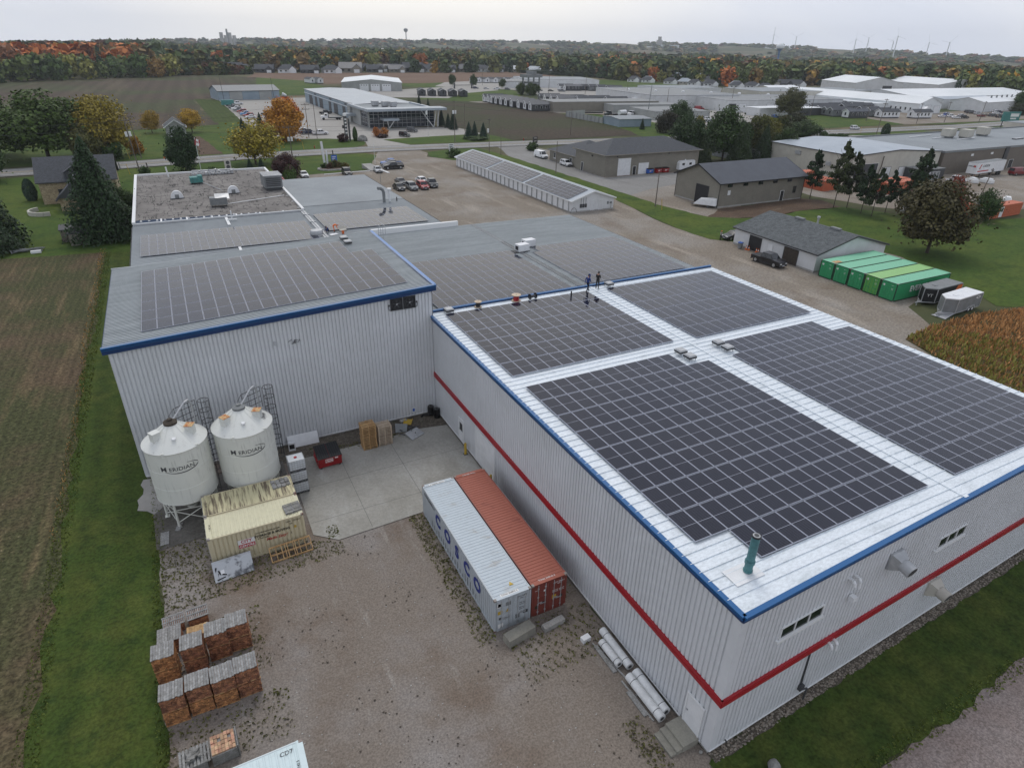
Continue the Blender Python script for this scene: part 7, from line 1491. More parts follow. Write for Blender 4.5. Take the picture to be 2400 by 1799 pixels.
# Canadian flag
t = thing('flag_pole','white flagpole with a red and white maple leaf flag behind the tar roof','flagpole',(-12.1,156.6,0)); P_('shaft',t,'white_trim',lambda q: q.cyl((0,0,0),(0,0,8.6),.07,.05,n=8)); fl = P_('flag',t,'mat_white_ink',lambda q: q.add([(0,0,8.4),(-.3,-.1,6.9),(.85,-.25,6.4),(1.1,-.1,7.9)],[(0,1,2,3)]))
P_('red_band',fl,'red',lambda q: (q.add([(0,-.012,8.4),(-.3,-.112,6.9),(0,-.15,6.77),(.28,-.04,8.27)],[(0,1,2,3)]), q.add([(.55,-.21,6.53),(.85,-.262,6.4),(1.1,-.112,7.9),(.82,-.10,8.03)],[(0,1,2,3)])))
lf = [(0,.5),(.1,.3),(.25,.36),(.2,.1),(.42,.2),(.4,.05),(.5,-.02),(.2,-.25),(.22,-.33),(.03,-.3),(.03,-.5),(-.03,-.5),(-.03,-.3),(-.22,-.33),(-.2,-.25),(-.5,-.02),(-.4,.05),(-.42,.2),(-.2,.1),(-.25,.36),(-.1,.3)]
P_('maple_leaf',fl,'red',lambda q: q.add([(.42+x*.55-z*.1,-.135+.0*x,7.42+z*.75-x*.25) for x, z in lf],[tuple(range(len(lf)))]))
t = thing('flag_pole','white flagpole in the parking strip of the glass office','flagpole',(68.9,204.7,0)); P_('shaft',t,'white_trim',lambda q: q.cyl((0,0,0),(0,0,9.5),.07,.05,n=8)); P_('flag',t,'mat_white_ink',lambda q: q.add([(0,0,9.3),(0,0,8.0),(-.7,.1,7.4),(-.7,.1,9.0)],[(0,1,2,3)]))
# signs
t = thing('lawn_sign','blue company sign with white posts in the planted island','sign',(22.0,153.5,.05),.1); t.scale = (.62,.62,.75); P_('panel',t,'sky_sign',lambda q: q.box(-1.3,-.15,1.5,1.3,.15,4.0)) if 'sky_sign' in M else P_('panel',t,'blue',lambda q: q.box(-1.3,-.15,1.5,1.3,.15,4.0))
P_('lettering',t,'mat_white_ink',lambda q: [q.box(-1.0,-.165,3.3-k*.55,.8-k*.3,-.15,3.5-k*.55) for k in range(3)]); P_('leg',t,'white_trim',lambda q: [q.box(x-.1,-.1,0,x+.1,.1,1.5) for x in (-.9,.9)])
t = thing('sign_pylon','tall slim white twin blade pylon left of the blue sign','sign',(19.9,154.5,.05),.2); P_('blade',t,'white_paint',lambda q: (q.add([(-.7,-.1,0),(-.1,-.1,0),(-.5,-.1,6.6),(-1.1,-.1,6.6),(-.7,.1,0),(-.1,.1,0),(-.5,.1,6.6),(-1.1,.1,6.6)],[(0,1,2,3),(7,6,5,4),(3,2,6,7),(1,5,6,2),(0,3,7,4)]), q.box(.2,-.1,0,.6,.1,4.2)))
t = thing('planted_island','round planted bed with pale stone rim below the blue sign','flower bed',(20.8,150.5,.05)); P_('stone_rim',t,'concrete',lambda q: [q.bar((4.2*math.cos(a),2.6*math.sin(a)-1,.18),(4.2*math.cos(a+.3),2.6*math.sin(a+.3)-1,.18),.5,.36) for a in [k*.3 for k in range(21)]]); P_('soil',t,'mud',lambda q: q.prism([(4.1*math.cos(k*.3),2.5*math.sin(k*.3)-1) for k in range(21)],0,.2))
for k, (x, y, c) in enumerate(((-2.2,1,DG),(-.5,.4,OL),(1.2,.8,(.07,.06,.03)),(2.6,.2,OL),(-1,-.5,(.05,.03,.02)),(.6,1.4,DG),(3.4,-.4,(.10,.09,.03)))): tree(f'low {("dark","olive","tan grassy","olive grassy","purple brown","green","pale grassy")[k]} plant in the planted island, {ORD[k+1]} one','bush',20.8+x,150.2+y,1.5+.3*(k%3),1.8,c,'plant','plant','plants in the planted island')
t = thing('ramp','pale concrete loading ramp between lawn and pickups','ramp',(30.2,145,.05),.1); P_('slab',t,'concrete',lambda q: q.add([(-1.2,-2,0),(2.5,-2,0),(1,3.5,0),(-1.6,3.5,0),(-1.2,-2,.1),(2.5,-2,.06),(1,3.5,1.1),(-1.6,3.5,1.1)],[(4,5,6,7),(0,1,5,4),(1,2,6,5),(2,3,7,6),(3,0,4,7)])); P_('kerb',t,'white_trim',lambda q: (q.box(1.5,-7,0,2.2,-1,.15), q.box(-14,-1.9,0,-1.3,-1.6,.15)))
t = thing('storage_sign','white storage sign on the grass island behind the storage building','sign',(60.5,161.6,.05),.15); t.scale = (.55,.55,.8); P_('panel',t,'white_paint',lambda q: q.box(-1.6,-.12,1.5,1.6,.12,4.2)); P_('lettering',t,'mat_black_ink',lambda q: [q.box(-1.2,-.135,3.6-k*.6,1.0-.2*k,-.12,3.85-k*.6) for k in range(4)]); P_('leg',t,'mid_grey',lambda q: [q.box(x-.1,-.1,0,x+.1,.1,1.5) for x in (-1.3,1.3)])
tree('round green shrub under the white storage sign','bush',59.5,157.5,2.6,4.2,DG,cat='shrub')
t = thing('shop_sign','black stacked workshop sign at the road entrance','sign',(91.3,163,.05),.2); t.scale = (.65,.65,.78); P_('panel',t,'black',lambda q: (q.box(-1.4,-.2,4.2,1.4,.2,5.2), q.box(-1.5,-.2,2.6,1.5,.2,4.0), q.box(-.2,-.15,0,.2,.15,4.2))); P_('lettering',t,'cream_wall',lambda q: (q.box(-1.0,-.215,4.5,1.0,-.2,4.8), q.box(-1.1,-.215,3.3,.9,-.2,3.6), q.box(-.9,-.21,1.3,.7,-.16,2.3)))
tree('dark round shrub under the black stacked sign','bush',89.6,161.5,2.6,4,DG,cat='shrub')
t = thing('dealer_pylon','tall dark grey dealership pylon with brand panels','sign',(38.8,203.5,.05),.1); P_('panel',t,'dark_grey',lambda q: (q.box(-1.2,-.4,0,-.3,.4,8.2), q.box(.2,-.3,0,.7,.3,7.2), q.box(-1.9,-.3,4.2,-.3,.3,5.2))); P_('lettering',t,'mat_white_ink',lambda q: [q.box(-1.1,-.42,6.9-k*1.1,-.45,-.4,7.4-k*1.1) for k in range(5)]); P_('top_panel',t,'white_paint',lambda q: q.box(-1.3,-.45,8.2,-.2,.45,9.0))
tree('dark maroon round shrub left of the dealership pylon','bush',36.3,202,2.7,3.6,MA,cat='shrub'); tree('pointed cedar right of the dealership pylon','column',41,203,4.6,1.8,DG,'shrub','shrub'); rock('dark rock mound right of the dealership pylon',(43.2,201.5,.05),21,(2,1.3,1.5))
t = thing('billboard','teal billboard on posts at the right end of the road','billboard',(341,147.5,.05),-.35); P_('panel',t,'teal_sign' if 'teal_sign' in M else 'green_teal',lambda q: q.box(-4.6,-.2,3.2,4.6,.2,7.4)); P_('lettering',t,'mat_white_ink',lambda q: (q.box(-.5,-.23,5.2,3.8,-.2,6.6), q.box(-.2,-.23,4.1,2.8,-.2,4.7))); P_('leg',t,'dark_grey',lambda q: [q.box(x-.15,-.15,0,x+.15,.15,3.2) for x in (-3.6,3.6)])
# ---------------------------------------------------------------- factories, show homes and houses beyond the road
f1 = building('grey_factory','wide pale grey flat roofed factory behind the fenced yard','factory',240,281,300,352,6.6,'grey_light' if 'grey_light' in M else 'white_wall','mid_grey',over=.5,parapet='white_wall'); f1.rotation_euler = (0,0,-.10)
f1b = building('grey_factory','lower right wing of the pale grey factory behind the tree clump','factory',264,246,345,283,6.0,'white_wall','mid_grey',over=.5,parapet='white_wall'); f1b.rotation_euler = (0,0,-.12)
for x, m in ((-38,'dark_grey'),(-31,'white_paint'),(-12,'white_paint'),(4,'white_paint')): dr(f1b,'S',x,5,4.4,m,.02,'loading_door',handle=False,frame='mid_grey')
for k in range(6): unit('rooftop_unit',f'small white roof ventilator on the grey factory, {ORD[k+1]} from left','roof vent',(252+k*13,330-k*11,6.7),.3,[('housing','white_trim',lambda m: m.lathe([(0,1.0),(.8,.8),(1.0,.3),(1.0,0)],10))],'ventilators on the grey factory')
t = thing('box_trailer','white box trailer standing at the grey factory wall','trailer',(241,300,.1),-.95); P_('body',t,'white_paint',lambda m: m.box(-7,-1.3,1,7,1.3,4)); P_('doorway',t,'black',lambda m: m.box(7,-1.1,1.2,7.02,1.1,3.8)); P_('wheel',t,'rubber',lambda m: [m.cyl((q,-1.2,.5),(q,1.2,.5),.5,n=10) for q in (-5,-4,5)])
building('white_annex','white flat roofed block behind the grey factory','factory',303,352,352,388,6,'white_wall','flat_roof',rz=-.1); building('tan_factory','long pale tan factory right of the grey factory','factory',330,285,430,325,7.5,'cream_wall','flat_roof',rz=-.12)
for k, (x0, y0, x1, y1) in enumerate(((372,318,402,345),)): building('white_works','white gabled works behind the autumn oak','factory',x0,y0,x1,y1,6,'cream_wall','far_white',2.5,'x',.3)
lw = building('white_factory','very long white roofed factory behind the dark show homes','factory',372,212,392,318,5.5,'far_white','far_white',3.2,'y',.4); lw.rotation_euler = (0,0,-.02)
lw2 = building('factory_extension','lower white lean-to in front of the long white factory','factory',362,232,371.5,300,4.2,'far_white','far_white',over=.5)
for k in range(16): wn(lw,'W',-48+k*3.1,1.6,1.0,1.5,frame='white_trim',sill=False)
for k in range(8): wn(lw,'W',8+k*5,1.6,.9,1.5,frame='white_trim',sill=False)
dr(lw,'S',-2,5,4.6,'white_paint',.02,'overhead_door',handle=False,frame='mid_grey'); dr(lw,'S',6,5,4,'white_paint',.02,'overhead_door',handle=False,frame='mid_grey'); mb = MB(); mb.extr([(-9.8,0),(-6,0),(-6,3),(-7.9,4.2),(-9.8,3)],-57,-53.2); mb.build('entrance','white_paint',lw)
lw3 = building('white_factory','long low white roofed plant at the far right','factory',425,212,520,232,5.5,'white_wall','far_white',2.2,'x',.4); lw3.rotation_euler = (0,0,.10)
for k in range(6): mb = MB(); mb.cyl((-25+k*7,-3,6.8),(-25+k*7,-3,8.6),.5,n=8); mb.build('roof_stack','mid_grey',lw3)
building('white_factory','wide white roofed plant hall behind the far right one','factory',420,245,560,300,6,'white_wall','far_white',3,'x',.4,rz=-.02); building('grey_roof_hall','low grey roofed hall between the white plants','factory',425,232,480,246,5.6,'white_wall','tin_roof',1,'x',.2)
bn1 = building('white_barn_hall','tall white gabled hall at the edge of the woods','hall',515,352,560,400,8,'white_wall','far_white',4.5,'y',.4,rz=-.3); building('white_barn_hall','white roofed hall right of the tall gabled hall','hall',575,318,625,385,8,'white_wall','far_white',4,'y',.4,rz=-.25); dr(bn1,'S',8,9,6,'dark_grey',.02,'doorway',handle=False)
building('open_porch','white roofed open porch behind the autumn oak','shelter',285,224,304,234,3.8,'dark_grey','far_white',over=2); building('low_office','low white office strip left of the autumn oak','office',262,228,284,238,4,'white_wall','far_white',over=1)
building('greenhouse','huge low glass greenhouse far behind the woods','greenhouse',1030,560,1380,760,7,'tin_roof','tin_roof',3,'x',.2,rz=-.45); building('far_white_barn','small white barn far beyond the greenhouse','barn',1500,700,1550,730,7,'far_white','far_white',4,'x',.2)
# home factory and fenced yard
hf = building('home_factory','pale flat roofed home factory by the brown field','factory',262,466,325,520,6.2,'white_wall','flat_roof',rz=-.28,over=.5); building('home_office','low office wing with dark porch of the home factory','office',240,470,262,500,5,'white_wall','mid_grey',rz=-.28,over=3)
ol = building('olive_works','olive flat roofed works behind the fenced yard','works',168,276,232,296,4.8,'tan_wall','mid_grey',rz=-.12,over=.3); dr(ol,'S',4,5,3.6,'white_paint',.02,'overhead_door',handle=False)
building('long_low_shed','long low shed with a red fascia behind the fenced yard','shed',196,262,238,280,4.0,'grey_wall','mid_grey',rz=-.15,trim_='red_fascia' if 'red_fascia' in M else None); building('low_block','low flat roofed grey block in the fenced yard','shed',195,226,226,252,3.9,'grey_wall','mid_grey',rz=-.15,over=.4); building('low_shed','small grey shed at the end of the fenced yard','shed',190,205,199,214,3.2,'mid_grey','mid_grey',rz=-.12)
fs = building('fence_shed','pale roofed metal shed with stained sides at the fenced yard','shed',160,208.5,176,224,3.2,'blue_wall','flat_roof',.5,'x',.3,rz=-.12)
t = thing('yard_fence','tall grey sheet metal fence round the yard','fence',(160,230,0)); P_('panel',t,'grey_wall',lambda m: (m.bar((.5,-6,1.3),(.5,26,1.3),.1,2.6), m.bar((.5,26,1.3),(14,30,1.3),.1,2.6))); P_('post',t,'mid_grey',lambda m: [m.box(.3,-6+k*3.2,0,.45,-5.8+k*3.2,2.7) for k in range(11)])
t = thing('green_trailer','bright green tipper trailer body in the fenced yard','trailer',(176,262,.1),-.2); P_('body',t,'bright_green',lambda m: m.box(-7,-1.3,1.4,7,1.3,4.4)) if 'bright_green' in M else None; P_('chassis',t,'black',lambda m: (m.box(-7,-.8,.7,9,.8,1.3), [m.cyl((q,-1.2,.5),(q,1.2,.5),.5,n=10) for q in (-6,-5,-4)]))
t = thing('white_tank','white cylindrical tank wagon in the fenced yard','tank',(187,246,.1),.3); P_('tank',t,'white_paint',lambda m: m.cyl((-2.5,0,2.2),(2.5,0,2.2),1.1,n=14),smooth=True); P_('chassis',t,'black',lambda m: m.box(-3,-1,.4,3,1,1.1))
t = thing('tower_frame','grey steel loading tower frame by the home rows','tower',(219,400,.1),.2); P_('frame',t,'mid_grey',lambda m: ([m.box(x-.4,y-.4,0,x+.4,y+.4,13) for x in (-5,5) for y in (-3,3)], m.box(-7,-4,11,7,4,13), m.box(-4,-3,7,5,3,8.2), m.box(-1,-4.5,13,1,4.5,15)))
tag(MB().box(-8,-.1,0,-6.8,.3,4).box(6.8,-.1,0,8,.3,4).box(-6.8,0,2.2,6.8,.2,2.6).build('gate_sign','dark_grey',loc=(197,470,.1)),'low dark entrance sign wall by the far lawn','sign')
# modular show homes
def home_proto(wall, gable, roofm, L_, Wd):
    t = bpy.data.objects.new('show_home', None); COL.objects.link(t); a, b = L_/2, Wd/2
    P_('wall',t,wall,lambda m: m.box(-a,-b,.5,a,b,3.2)); P_('gable_end',t,gable,lambda m: m.extr([(-b,.5),(b,.5),(b,3.2),(0,4.4),(-b,3.2)],-a-.06,-a,axis='x')); P_('gable_end',t,wall,lambda m: m.extr([(-b,3.2),(b,3.2),(0,4.4)],a-.05,a,axis='x'))
    P_('roof',t,roofm,lambda m: [m.extr([(0,4.42),(s*(b+.35),3.08),(s*(b+.35),3.24),(0,4.58)],-a-.4,a+.3,axis='x') for s in (-1,1)])
    P_('skirting',t,'dark_grey',lambda m: m.box(-a+.2,-b+.2,0,a-.2,b-.2,.5))
    for x in (-a*.6,-a*.15,a*.25,a*.62): w_ = P_('window',t,'glass',lambda m: m.box(x-.45,-b-.03,1.4,x+.45,-b,2.7)); P_('frame',w_,'white_paint',lambda m: (m.box(x-.55,-b-.05,1.3,x-.45,-b,2.8), m.box(x+.45,-b-.05,1.3,x+.55,-b,2.8), m.box(x-.55,-b-.052,2.7,x+.55,-b,2.8)))
    P_('window',t,'glass',lambda m: m.box(-a-.09,-.5,1.3,-a-.06,.5,2.8)); P_('eave_trim',t,'white_paint',lambda m: [m.bar((-a-.42,0,4.5),(-a-.42,s*(b+.36),3.15),.08,.2) for s in (-1,1)])
    return t
HP = [home_proto('dark_grey','white_paint','dark_roof',13.5,4.6), home_proto('mid_grey','mid_grey','slate_roof',13.5,4.6), home_proto('white_paint','white_paint','slate_roof',12,4.6), home_proto('dark_roof','dark_grey','slate_roof',12,4.8)]
hu = set()
def home(k, x, y, ang, label, group):
    if k not in hu: o = HP[k]; hu.add(k); o.location = (x,y,.12); o.rotation_euler = (0,0,R(ang))
    else: o = dup(HP[k],(x,y,.12),R(ang))
    return tag(o,label,'show home',group)
for k, y in enumerate((347,341,335,329,322.5,316,309,300.5,293,287)): home(2 if k in (0,1) else 0,164,y,-8,f'white ended dark show home by the dark field, {ORD[10-k]} from the near end' if k < 9 else 'nearest dark show home by the dark field, with white framed side windows','show homes by the dark field')
for k, (x, y) in enumerate(((201,343),(201,336),(202,330),(203,324),(212,331),(212,325),(213,319),(224,322),(230,312))): home((1,0,0,0,2,2,2,1,1)[k],x,y,-10,f'show home in the second row behind the dark ones, {ORD[k+1]} from the far side','show homes in the second row')
for k in range(6): home(2,243+k*7.6,549-k*1.4,100,f'white show home with porch by the brown field, {ORD[k+1]} from left','white show homes by the brown field')
for k, (x, y) in enumerate(((105,562),(111,560))): home(2,x-8,y-6,100,f'white show home left of the grey hall, {("left","right")[k]} one','white show homes by the grey hall')
for k, (x, y, c) in enumerate(((272,440,2),(274,432,0),(289,433,3),(293,427,1),(297,421,1),(301,415,3))): home(c,x,y,-12,f'dark show home before the home factory, {ORD[k+1]} from left','show homes before the home factory')
for k in range(5): home(3,140+k*6,405-k*3.5+3,75,f'small dark cabin behind the service hall, {ORD[k+1]} from left','dark cabins behind the service hall')
dh = [(327,246,1),(310,231,1),(312,226,1),(310,220,1),(309,215.5,1),(310,207,0),(331,215,3),(330,208.5,1),(329,202,2),(346,195,2),(354,281,2),(356,272,2),(350,257,1),(348,249,3),(347,242,2),(351,240,1),(353,236,1),(343,262,3),(345,255,3),(330,252,3),(336,240,3),(338,232,3),(322,240,1)]
for k, (x, y, c) in enumerate(dh): home(c,x,y,-12 if k not in (5,) else -8,f'{("dark","grey","white","blue grey")[c]} show home before the long white factory, {("at the far left","front row second","front row third","front row fourth","front row fifth","nearest with white doors","right group first","right group second","right group third with white trim","standing alone at the right","back row first","back row second","back row third","back row fourth","back row fifth","back row sixth","back row seventh","middle row first","middle row second","middle row third","middle row fourth","middle row fifth","middle row sixth")[k]}','show homes before the white factory')
for k_, o in enumerate(HP):
    if k_ not in hu:
        for c in list(o.children_recursive)+[o]: bpy.data.objects.remove(c)
# village houses
def house_proto(wall, roofm, hip):
    t = bpy.data.objects.new('village_house', None); COL.objects.link(t)
    P_('wall',t,wall,lambda m: (m.box(-8,-5,0,8,5,3.1), m.box(2,-8,0,8,-5,3.1), m.extr([(2,3.1),(8,3.1),(5,5.6)],-8,-7.6)))
    def rf(m):
        if hip: m.add([(-8.7,-5.7,3),(8.7,-5.7,3),(8.7,5.7,3),(-8.7,5.7,3),(-3.5,0,7),(3.5,0,7)],[(0,1,5,4),(1,2,5),(2,3,4,5),(3,0,4)])
        else: m.extr([(-5.7,3),(5.7,3),(0,7)],-8.6,8.6,axis='x')
        m.extr([(1.4,2.95),(8.6,2.95),(5,6.0)],-7.55,0)
    P_('roof',t,roofm,rf); P_('garage_door',t,'white_paint',lambda m: m.box(3,-8.06,.1,7,-8,2.4)); P_('window',t,'glass',lambda m: [m.box(x-.9,-5.05,1.1,x+.9,-5,2.4) for x in (-5.5,-1)])
    return t
VP = [house_proto('white_paint','slate_roof',True), house_proto('tan_wall','dark_roof',False), house_proto('dark_grey','slate_roof',False), house_proto('cream_wall','blue_slate' if 'blue_slate' in M else 'tin_roof',True)]
hv = set()
def vhouse(k, x, y, ang, label, group, sc=1):
    if k not in hv: o = VP[k]; hv.add(k); o.location = (x,y,0); o.rotation_euler = (0,0,R(ang)); o.scale = (sc,)*3
    else: o = dup(VP[k],(x,y,0),R(ang),scale=(sc,)*3)
    return tag(o,label,'house',group)
cw = ('white walled','brown walled','dark','grey blue roofed')
for k, (x, y) in enumerate(((70,764),(91,758),(113,752),(135,744),(158,744),(184,760),(214,768),(238,764),(262,775),(284,782),(306,772),(334,783),(358,784),(380,786),(228,790),(250,800),(205,800),(300,815),(345,815))):
    vhouse((0,2,0,2,0,1,2,1,2,0,2,1,0,2,1,2,2,1,0)[k],x,y,(k*37)%30-25,f'{cw[(0,2,0,2,0,1,2,1,2,0,2,1,0,2,1,2,2,1,0)[k]]} village house along the brown field, {ORD[k+1]} from the left','village houses along the brown field',1.15 if k not in (5,8) else 1.5)
for k in range(14): vhouse(3,402+k*7.5+(k%2)*8,775-k*17,-35+(k%3)*8,f'grey blue roofed house behind the long dark hedge, {ORD[k+1]} from the left','grey blue roofed houses behind the hedge',1.1)
for k in range(13): vhouse((0,3,0,0)[k%4],418+k*3.6+(k%2)*9,545-k*11+(k%3)*5,-50+(k%3)*12,f'low white park home beyond the grass field, {ORD[k+1]} from the left','white park homes beyond the grass field',.8)
for k in range(12): vhouse((0,0,3,2)[k%4],462+k*9,560-k*17+(k%3)*9,-40,f'white village house among the trees behind the park homes, {ORD[k+1]} from left','houses behind the park homes',.95)
for k, (x, y) in enumerate(((10,860),(45,835),(62,775),(30,900),(640,420),(690,405),(655,372),(740,380),(500,720),(520,650),(420,850),(360,900),(290,930),(460,800))): vhouse(k%4,x,y,-20-k*7,f'{cw[k%4]} house standing among the town trees, {("at the country lane end","above the left field","beside the brown field corner","far up the country lane","right of the white halls","far right woods edge","below the far right woods","at the far right corner","behind the blue roofs","behind the park homes","deep in the town","in mid town","left in the town","behind the hedge")[k]}','houses among the town trees',1.3)
for k_, o in enumerate(VP):
    if k_ not in hv:
        for c in list(o.children_recursive)+[o]: bpy.data.objects.remove(c)
sheet('lane', [(62,900),(67,900),(58,1150),(54,1150)], .25, 'lot_concrete')
t = thing('hedge','long dark hedge along the far edge of the brown field','hedge',(412,690,0),-1.24); o = bpy.data.objects.new('leaves',CR['bush'][1]); COL.objects.link(o); o.parent = t; o.color = (.016,.032,.013,1); o.scale = (140,7,5)
# water tower, elevator, turbines
t = thing('water_tower','white ball water tower on a blue stem above the town','water tower',(1205,1084,0)); P_('tank',t,'far_white',lambda m: m.lathe([(0,44.5),(5,43.5),(8.2,40.5),(9.0,37.5),(8.0,34.5),(4,32.5)],24),smooth=True); P_('stem',t,'blue_trim',lambda m: m.lathe([(8.1,34.6),(5,32),(2.4,29),(1.9,24),(1.9,4),(3.4,0)],20),smooth=True)
t = thing('grain_elevator','pale grain elevator and silos on the far horizon','elevator',(2080,2585,0),-.4); P_('tower',t,'concrete_far',lambda m: (m.box(-14,-8,0,10,8,62), m.box(-8,-8,62,4,8,76))); P_('bins',t,'far_white',lambda m: [m.cyl((-70+k*19,0,0),(-70+k*19,0,36 if k < 3 else 44),9,n=12) for k in range(9)])
t = thing('grain_elevator','small grain silos on the far left horizon','elevator',(250,2900,0)); P_('bins',t,'concrete_far',lambda m: [m.cyl((k*15,0,0),(k*15,0,52-k%2*9),6.5,n=12) for k in range(4)]); P_('leg',t,'mid_grey',lambda m: m.box(18,-3,0,24,3,64))
t = thing('water_tower','tiny grey water tower on the far horizon','water tower',(1030,3050,0)); P_('tank',t,'mid_grey',lambda m: m.lathe([(0,88),(9,84),(9,76),(2,70),(2,0)],14),smooth=True)
for k, (az, r_, h) in enumerate(((47.0,3600,74),(48.6,3500,66),(52.6,3300,60),(53.4,3400,68),(55.2,3100,72),(55.0,3500,60),(57.2,3300,56),(58.4,3200,58),(63.2,3000,62))):
    x, y = r_*math.sin(R(az))-19, r_*math.cos(R(az))-34; t = thing('wind_turbine',f'tiny pale wind turbine on the right horizon, {ORD[k+1]} from left','wind turbine',(x,y,hz(az)*.5),-R(az),'wind turbines on the horizon'); P_('tower',t,'far_white',lambda m: m.cyl((0,0,0),(0,0,h),2.2,1.4,n=8))
    P_('rotor',t,'far_white',lambda m: [m.bar((0,-3,h),(30*math.sin(q+k),-3,h+30*math.cos(q+k)),1.6,.5) for q in (0,2.09,4.19)]); P_('nacelle',t,'far_white',lambda m: m.box(-1.5,-3,h-1.5,1.5,4,h+1.5))
for k, (az, r_, wd) in enumerate(((16.5,2300,40),(21,2100,30),(41,2500,60),(43.5,2600,44),(38.6,2400,46),(8.5,1900,30),(12.6,2000,26),(51.3,1650,44),(54.5,2100,30))): building('far_building',f'pale far building on the plain, {ORD[k+1]} of the scattered ones','building',r_*math.sin(R(az))-19-wd/2,r_*math.cos(R(az))-44,r_*math.sin(R(az))-19+wd/2,r_*math.cos(R(az))-24,9,'far_white','far_white',4,'x',.3,rz=-R(az)*.5,group='scattered far buildings')
# far open fields
def polar(name, az0, az1, r0, r1, m, z): sheet(name,[(r*math.sin(R(a))-19, r*math.cos(R(a))-34) for a, r in [(az0+(az1-az0)*k/6, r0) for k in range(7)]+[(az1-(az1-az0)*k/6, r1) for k in range(7)]], z, m, 4, 60)
ground_mat('stubble', [(.30,.235,.165),(.24,.185,.13)], [(.01,.4,.65,.7)], fine=(.1,.1), bmp=0)
polar('stubble_field',-14,-2.5,1150,1700,'stubble',.3); polar('stubble_field',9,15,1900,2400,'stubble',.3); polar('stubble_field',46,54,1750,2200,'stubble',.3); polar('stubble_field',56,64,1250,1650,'stubble',.3); polar('green_field',50,58,2250,2500,'lawn',.3); polar('stubble_field',20,27,2300,2500,'stubble',.3)

# ---------------------------------------------------------------- the town's trees: the nearest ones singly, the rest as woods
TC = [((.038,.066,.020),'dark green'),((.068,.096,.028),'mid green'),((.125,.130,.034),'yellow green'),((.16,.10,.030),'bronze'),((.32,.19,.03),'golden'),((.38,.125,.030),'orange'),((.14,.062,.035),'russet'),((.018,.040,.019),'dark spruce')]
FARC = [cards_mesh('far_tree', np.concatenate([crown_round(420,.17,s,.10,14)],0)) for s in (21,22,23,24)]+[cards_mesh('far_tree', crown_spruce(420,.12,25,.02,.9,12))]
rg = np.random.default_rng(5)
def front(az):
    """distance at which the far trees begin"""
    T = [(-20,560),(-9.2,612),(-1,690),(1,700),(4,800),(8,830),(14,828),(22,850),(27,900),(30,860),(33.5,815),(36,760),(38.5,740),(41,720),(44,672),(47,690),(49,760),(51,780),(54,760),(57,735),(60,690),(66,640)]
    for (a,b),(c,d) in zip(T,T[1:]):
        if a <= az <= c: return b+(d-b)*(az-a)/(c-a)
    return 700
blds = [(o.location.x,o.location.y) for o in list(COL.objects) if o.parent is None and o.name.startswith(('village_house','white_barn_hall','greenhouse'))]
cand = []
for _ in range(60000):
    az = rg.uniform(-17,66); r = math.sqrt(rg.uniform(540**2,1900**2)); f0 = front(az)+rg.normal(0,6)
    if r < f0: continue
    if 1.2 < az < 2.9 and 880 < r < 1250: continue
    if r > 1250 and (math.sin(az*.9+r*.004)+math.sin(az*.33-r*.0031) < (r-1250)/650*1.2-.55): continue
    if az < -2.5 and r > 1150: continue
    if az > 56 and 1200 < r: continue
    cand.append((az,r,f0))
cand.sort(key=lambda q: q[1]-q[2]*.15)
cell = {}; TP = []
for az, r, f0 in cand:
    x, y = r*math.sin(R(az))-19, r*math.cos(R(az))-34; dmin = 9.3+max(0,(r-700)/150)
    if any(abs(x-a) < 13 and abs(y-b) < 15 for a, b in blds): continue
    ck = (int(x//12),int(y//12)); ok = True
    for i in (-1,0,1):
        for j in (-1,0,1):
            for (a,b) in cell.get((ck[0]+i,ck[1]+j),()): ok = ok and (a-x)**2+(b-y)**2 > dmin*dmin
    if not ok: continue
    cell.setdefault(ck,[]).append((x,y)); TP.append((az,r,x,y,r-f0))
def kind_of(az, r, depth):
    u = rg.uniform(0,1); nz = math.sin(az*1.3+r*.013)+math.sin(az*.47-r*.021)
    if az < .5:
        if depth > 75+10*math.sin(az): return rg.choice([5,5,5,6,5,3,4],1)[0] if r < 960 else rg.choice([0,1,6])
        return rg.choice([0,0,1,7,7,1,2] if az < -1 else [0,3,2,0,3])
    if az < 9 and r < 830: return rg.choice([1,2,2,3,0,2])
    p = [.30,.31,.20,.06,.035,.02,.025,.05] if nz < .8 else [.20,.24,.27,.10,.08,.04,.05,.02]
    return int(rg.choice(8,p=p))
ind, mass = [], []
TP.sort(key=lambda q: q[1])
for q in TP:
    k = kind_of(q[0],q[1],q[4]); h = rg.uniform(10,19)*(1.25 if q[0] < 1 and q[4] > 60 else 1)*(1.12 if k == 7 else 1); wd = h*(rg.uniform(.75,1.05) if k != 7 else .42)
    (ind if len(ind) < 205 else mass).append((q,k,h,wd))
for (az,r,x,y,dp), k, h, wd in ind:
    o = bpy.data.objects.new('town_tree', FARC[4] if k == 7 else FARC[int(rg.integers(0,4))]); COL.objects.link(o); o.location = (x,y,-.2); o.scale = (wd,wd,h); o.rotation_euler = (0,0,rg.uniform(0,6.28))
    c, nm = TC[k]; v = rg.uniform(.8,1.25); o.color = (c[0]*v,c[1]*v,c[2]*v,1)
    zone = 'in the woods beyond the tilled field' if az < 1.5 else 'behind the village houses by the brown field' if az < 26 else 'around the grey blue roofs and park homes' if az < 44 else 'behind the long white factories'
    tag(o, f'{nm} tree in the front rows {zone}', 'tree', f'{nm} trees {zone}')
V, Cc = [], []
base = [crown_round(n,sz,s,.05,12) for n, sz, s in ((85,.34,31),(85,.34,32),(85,.34,33))]; bsp = crown_spruce(70,.24,34,.02,.9,8)
low = [crown_round(36,.50,s,.05,9) for s in (35,36)]
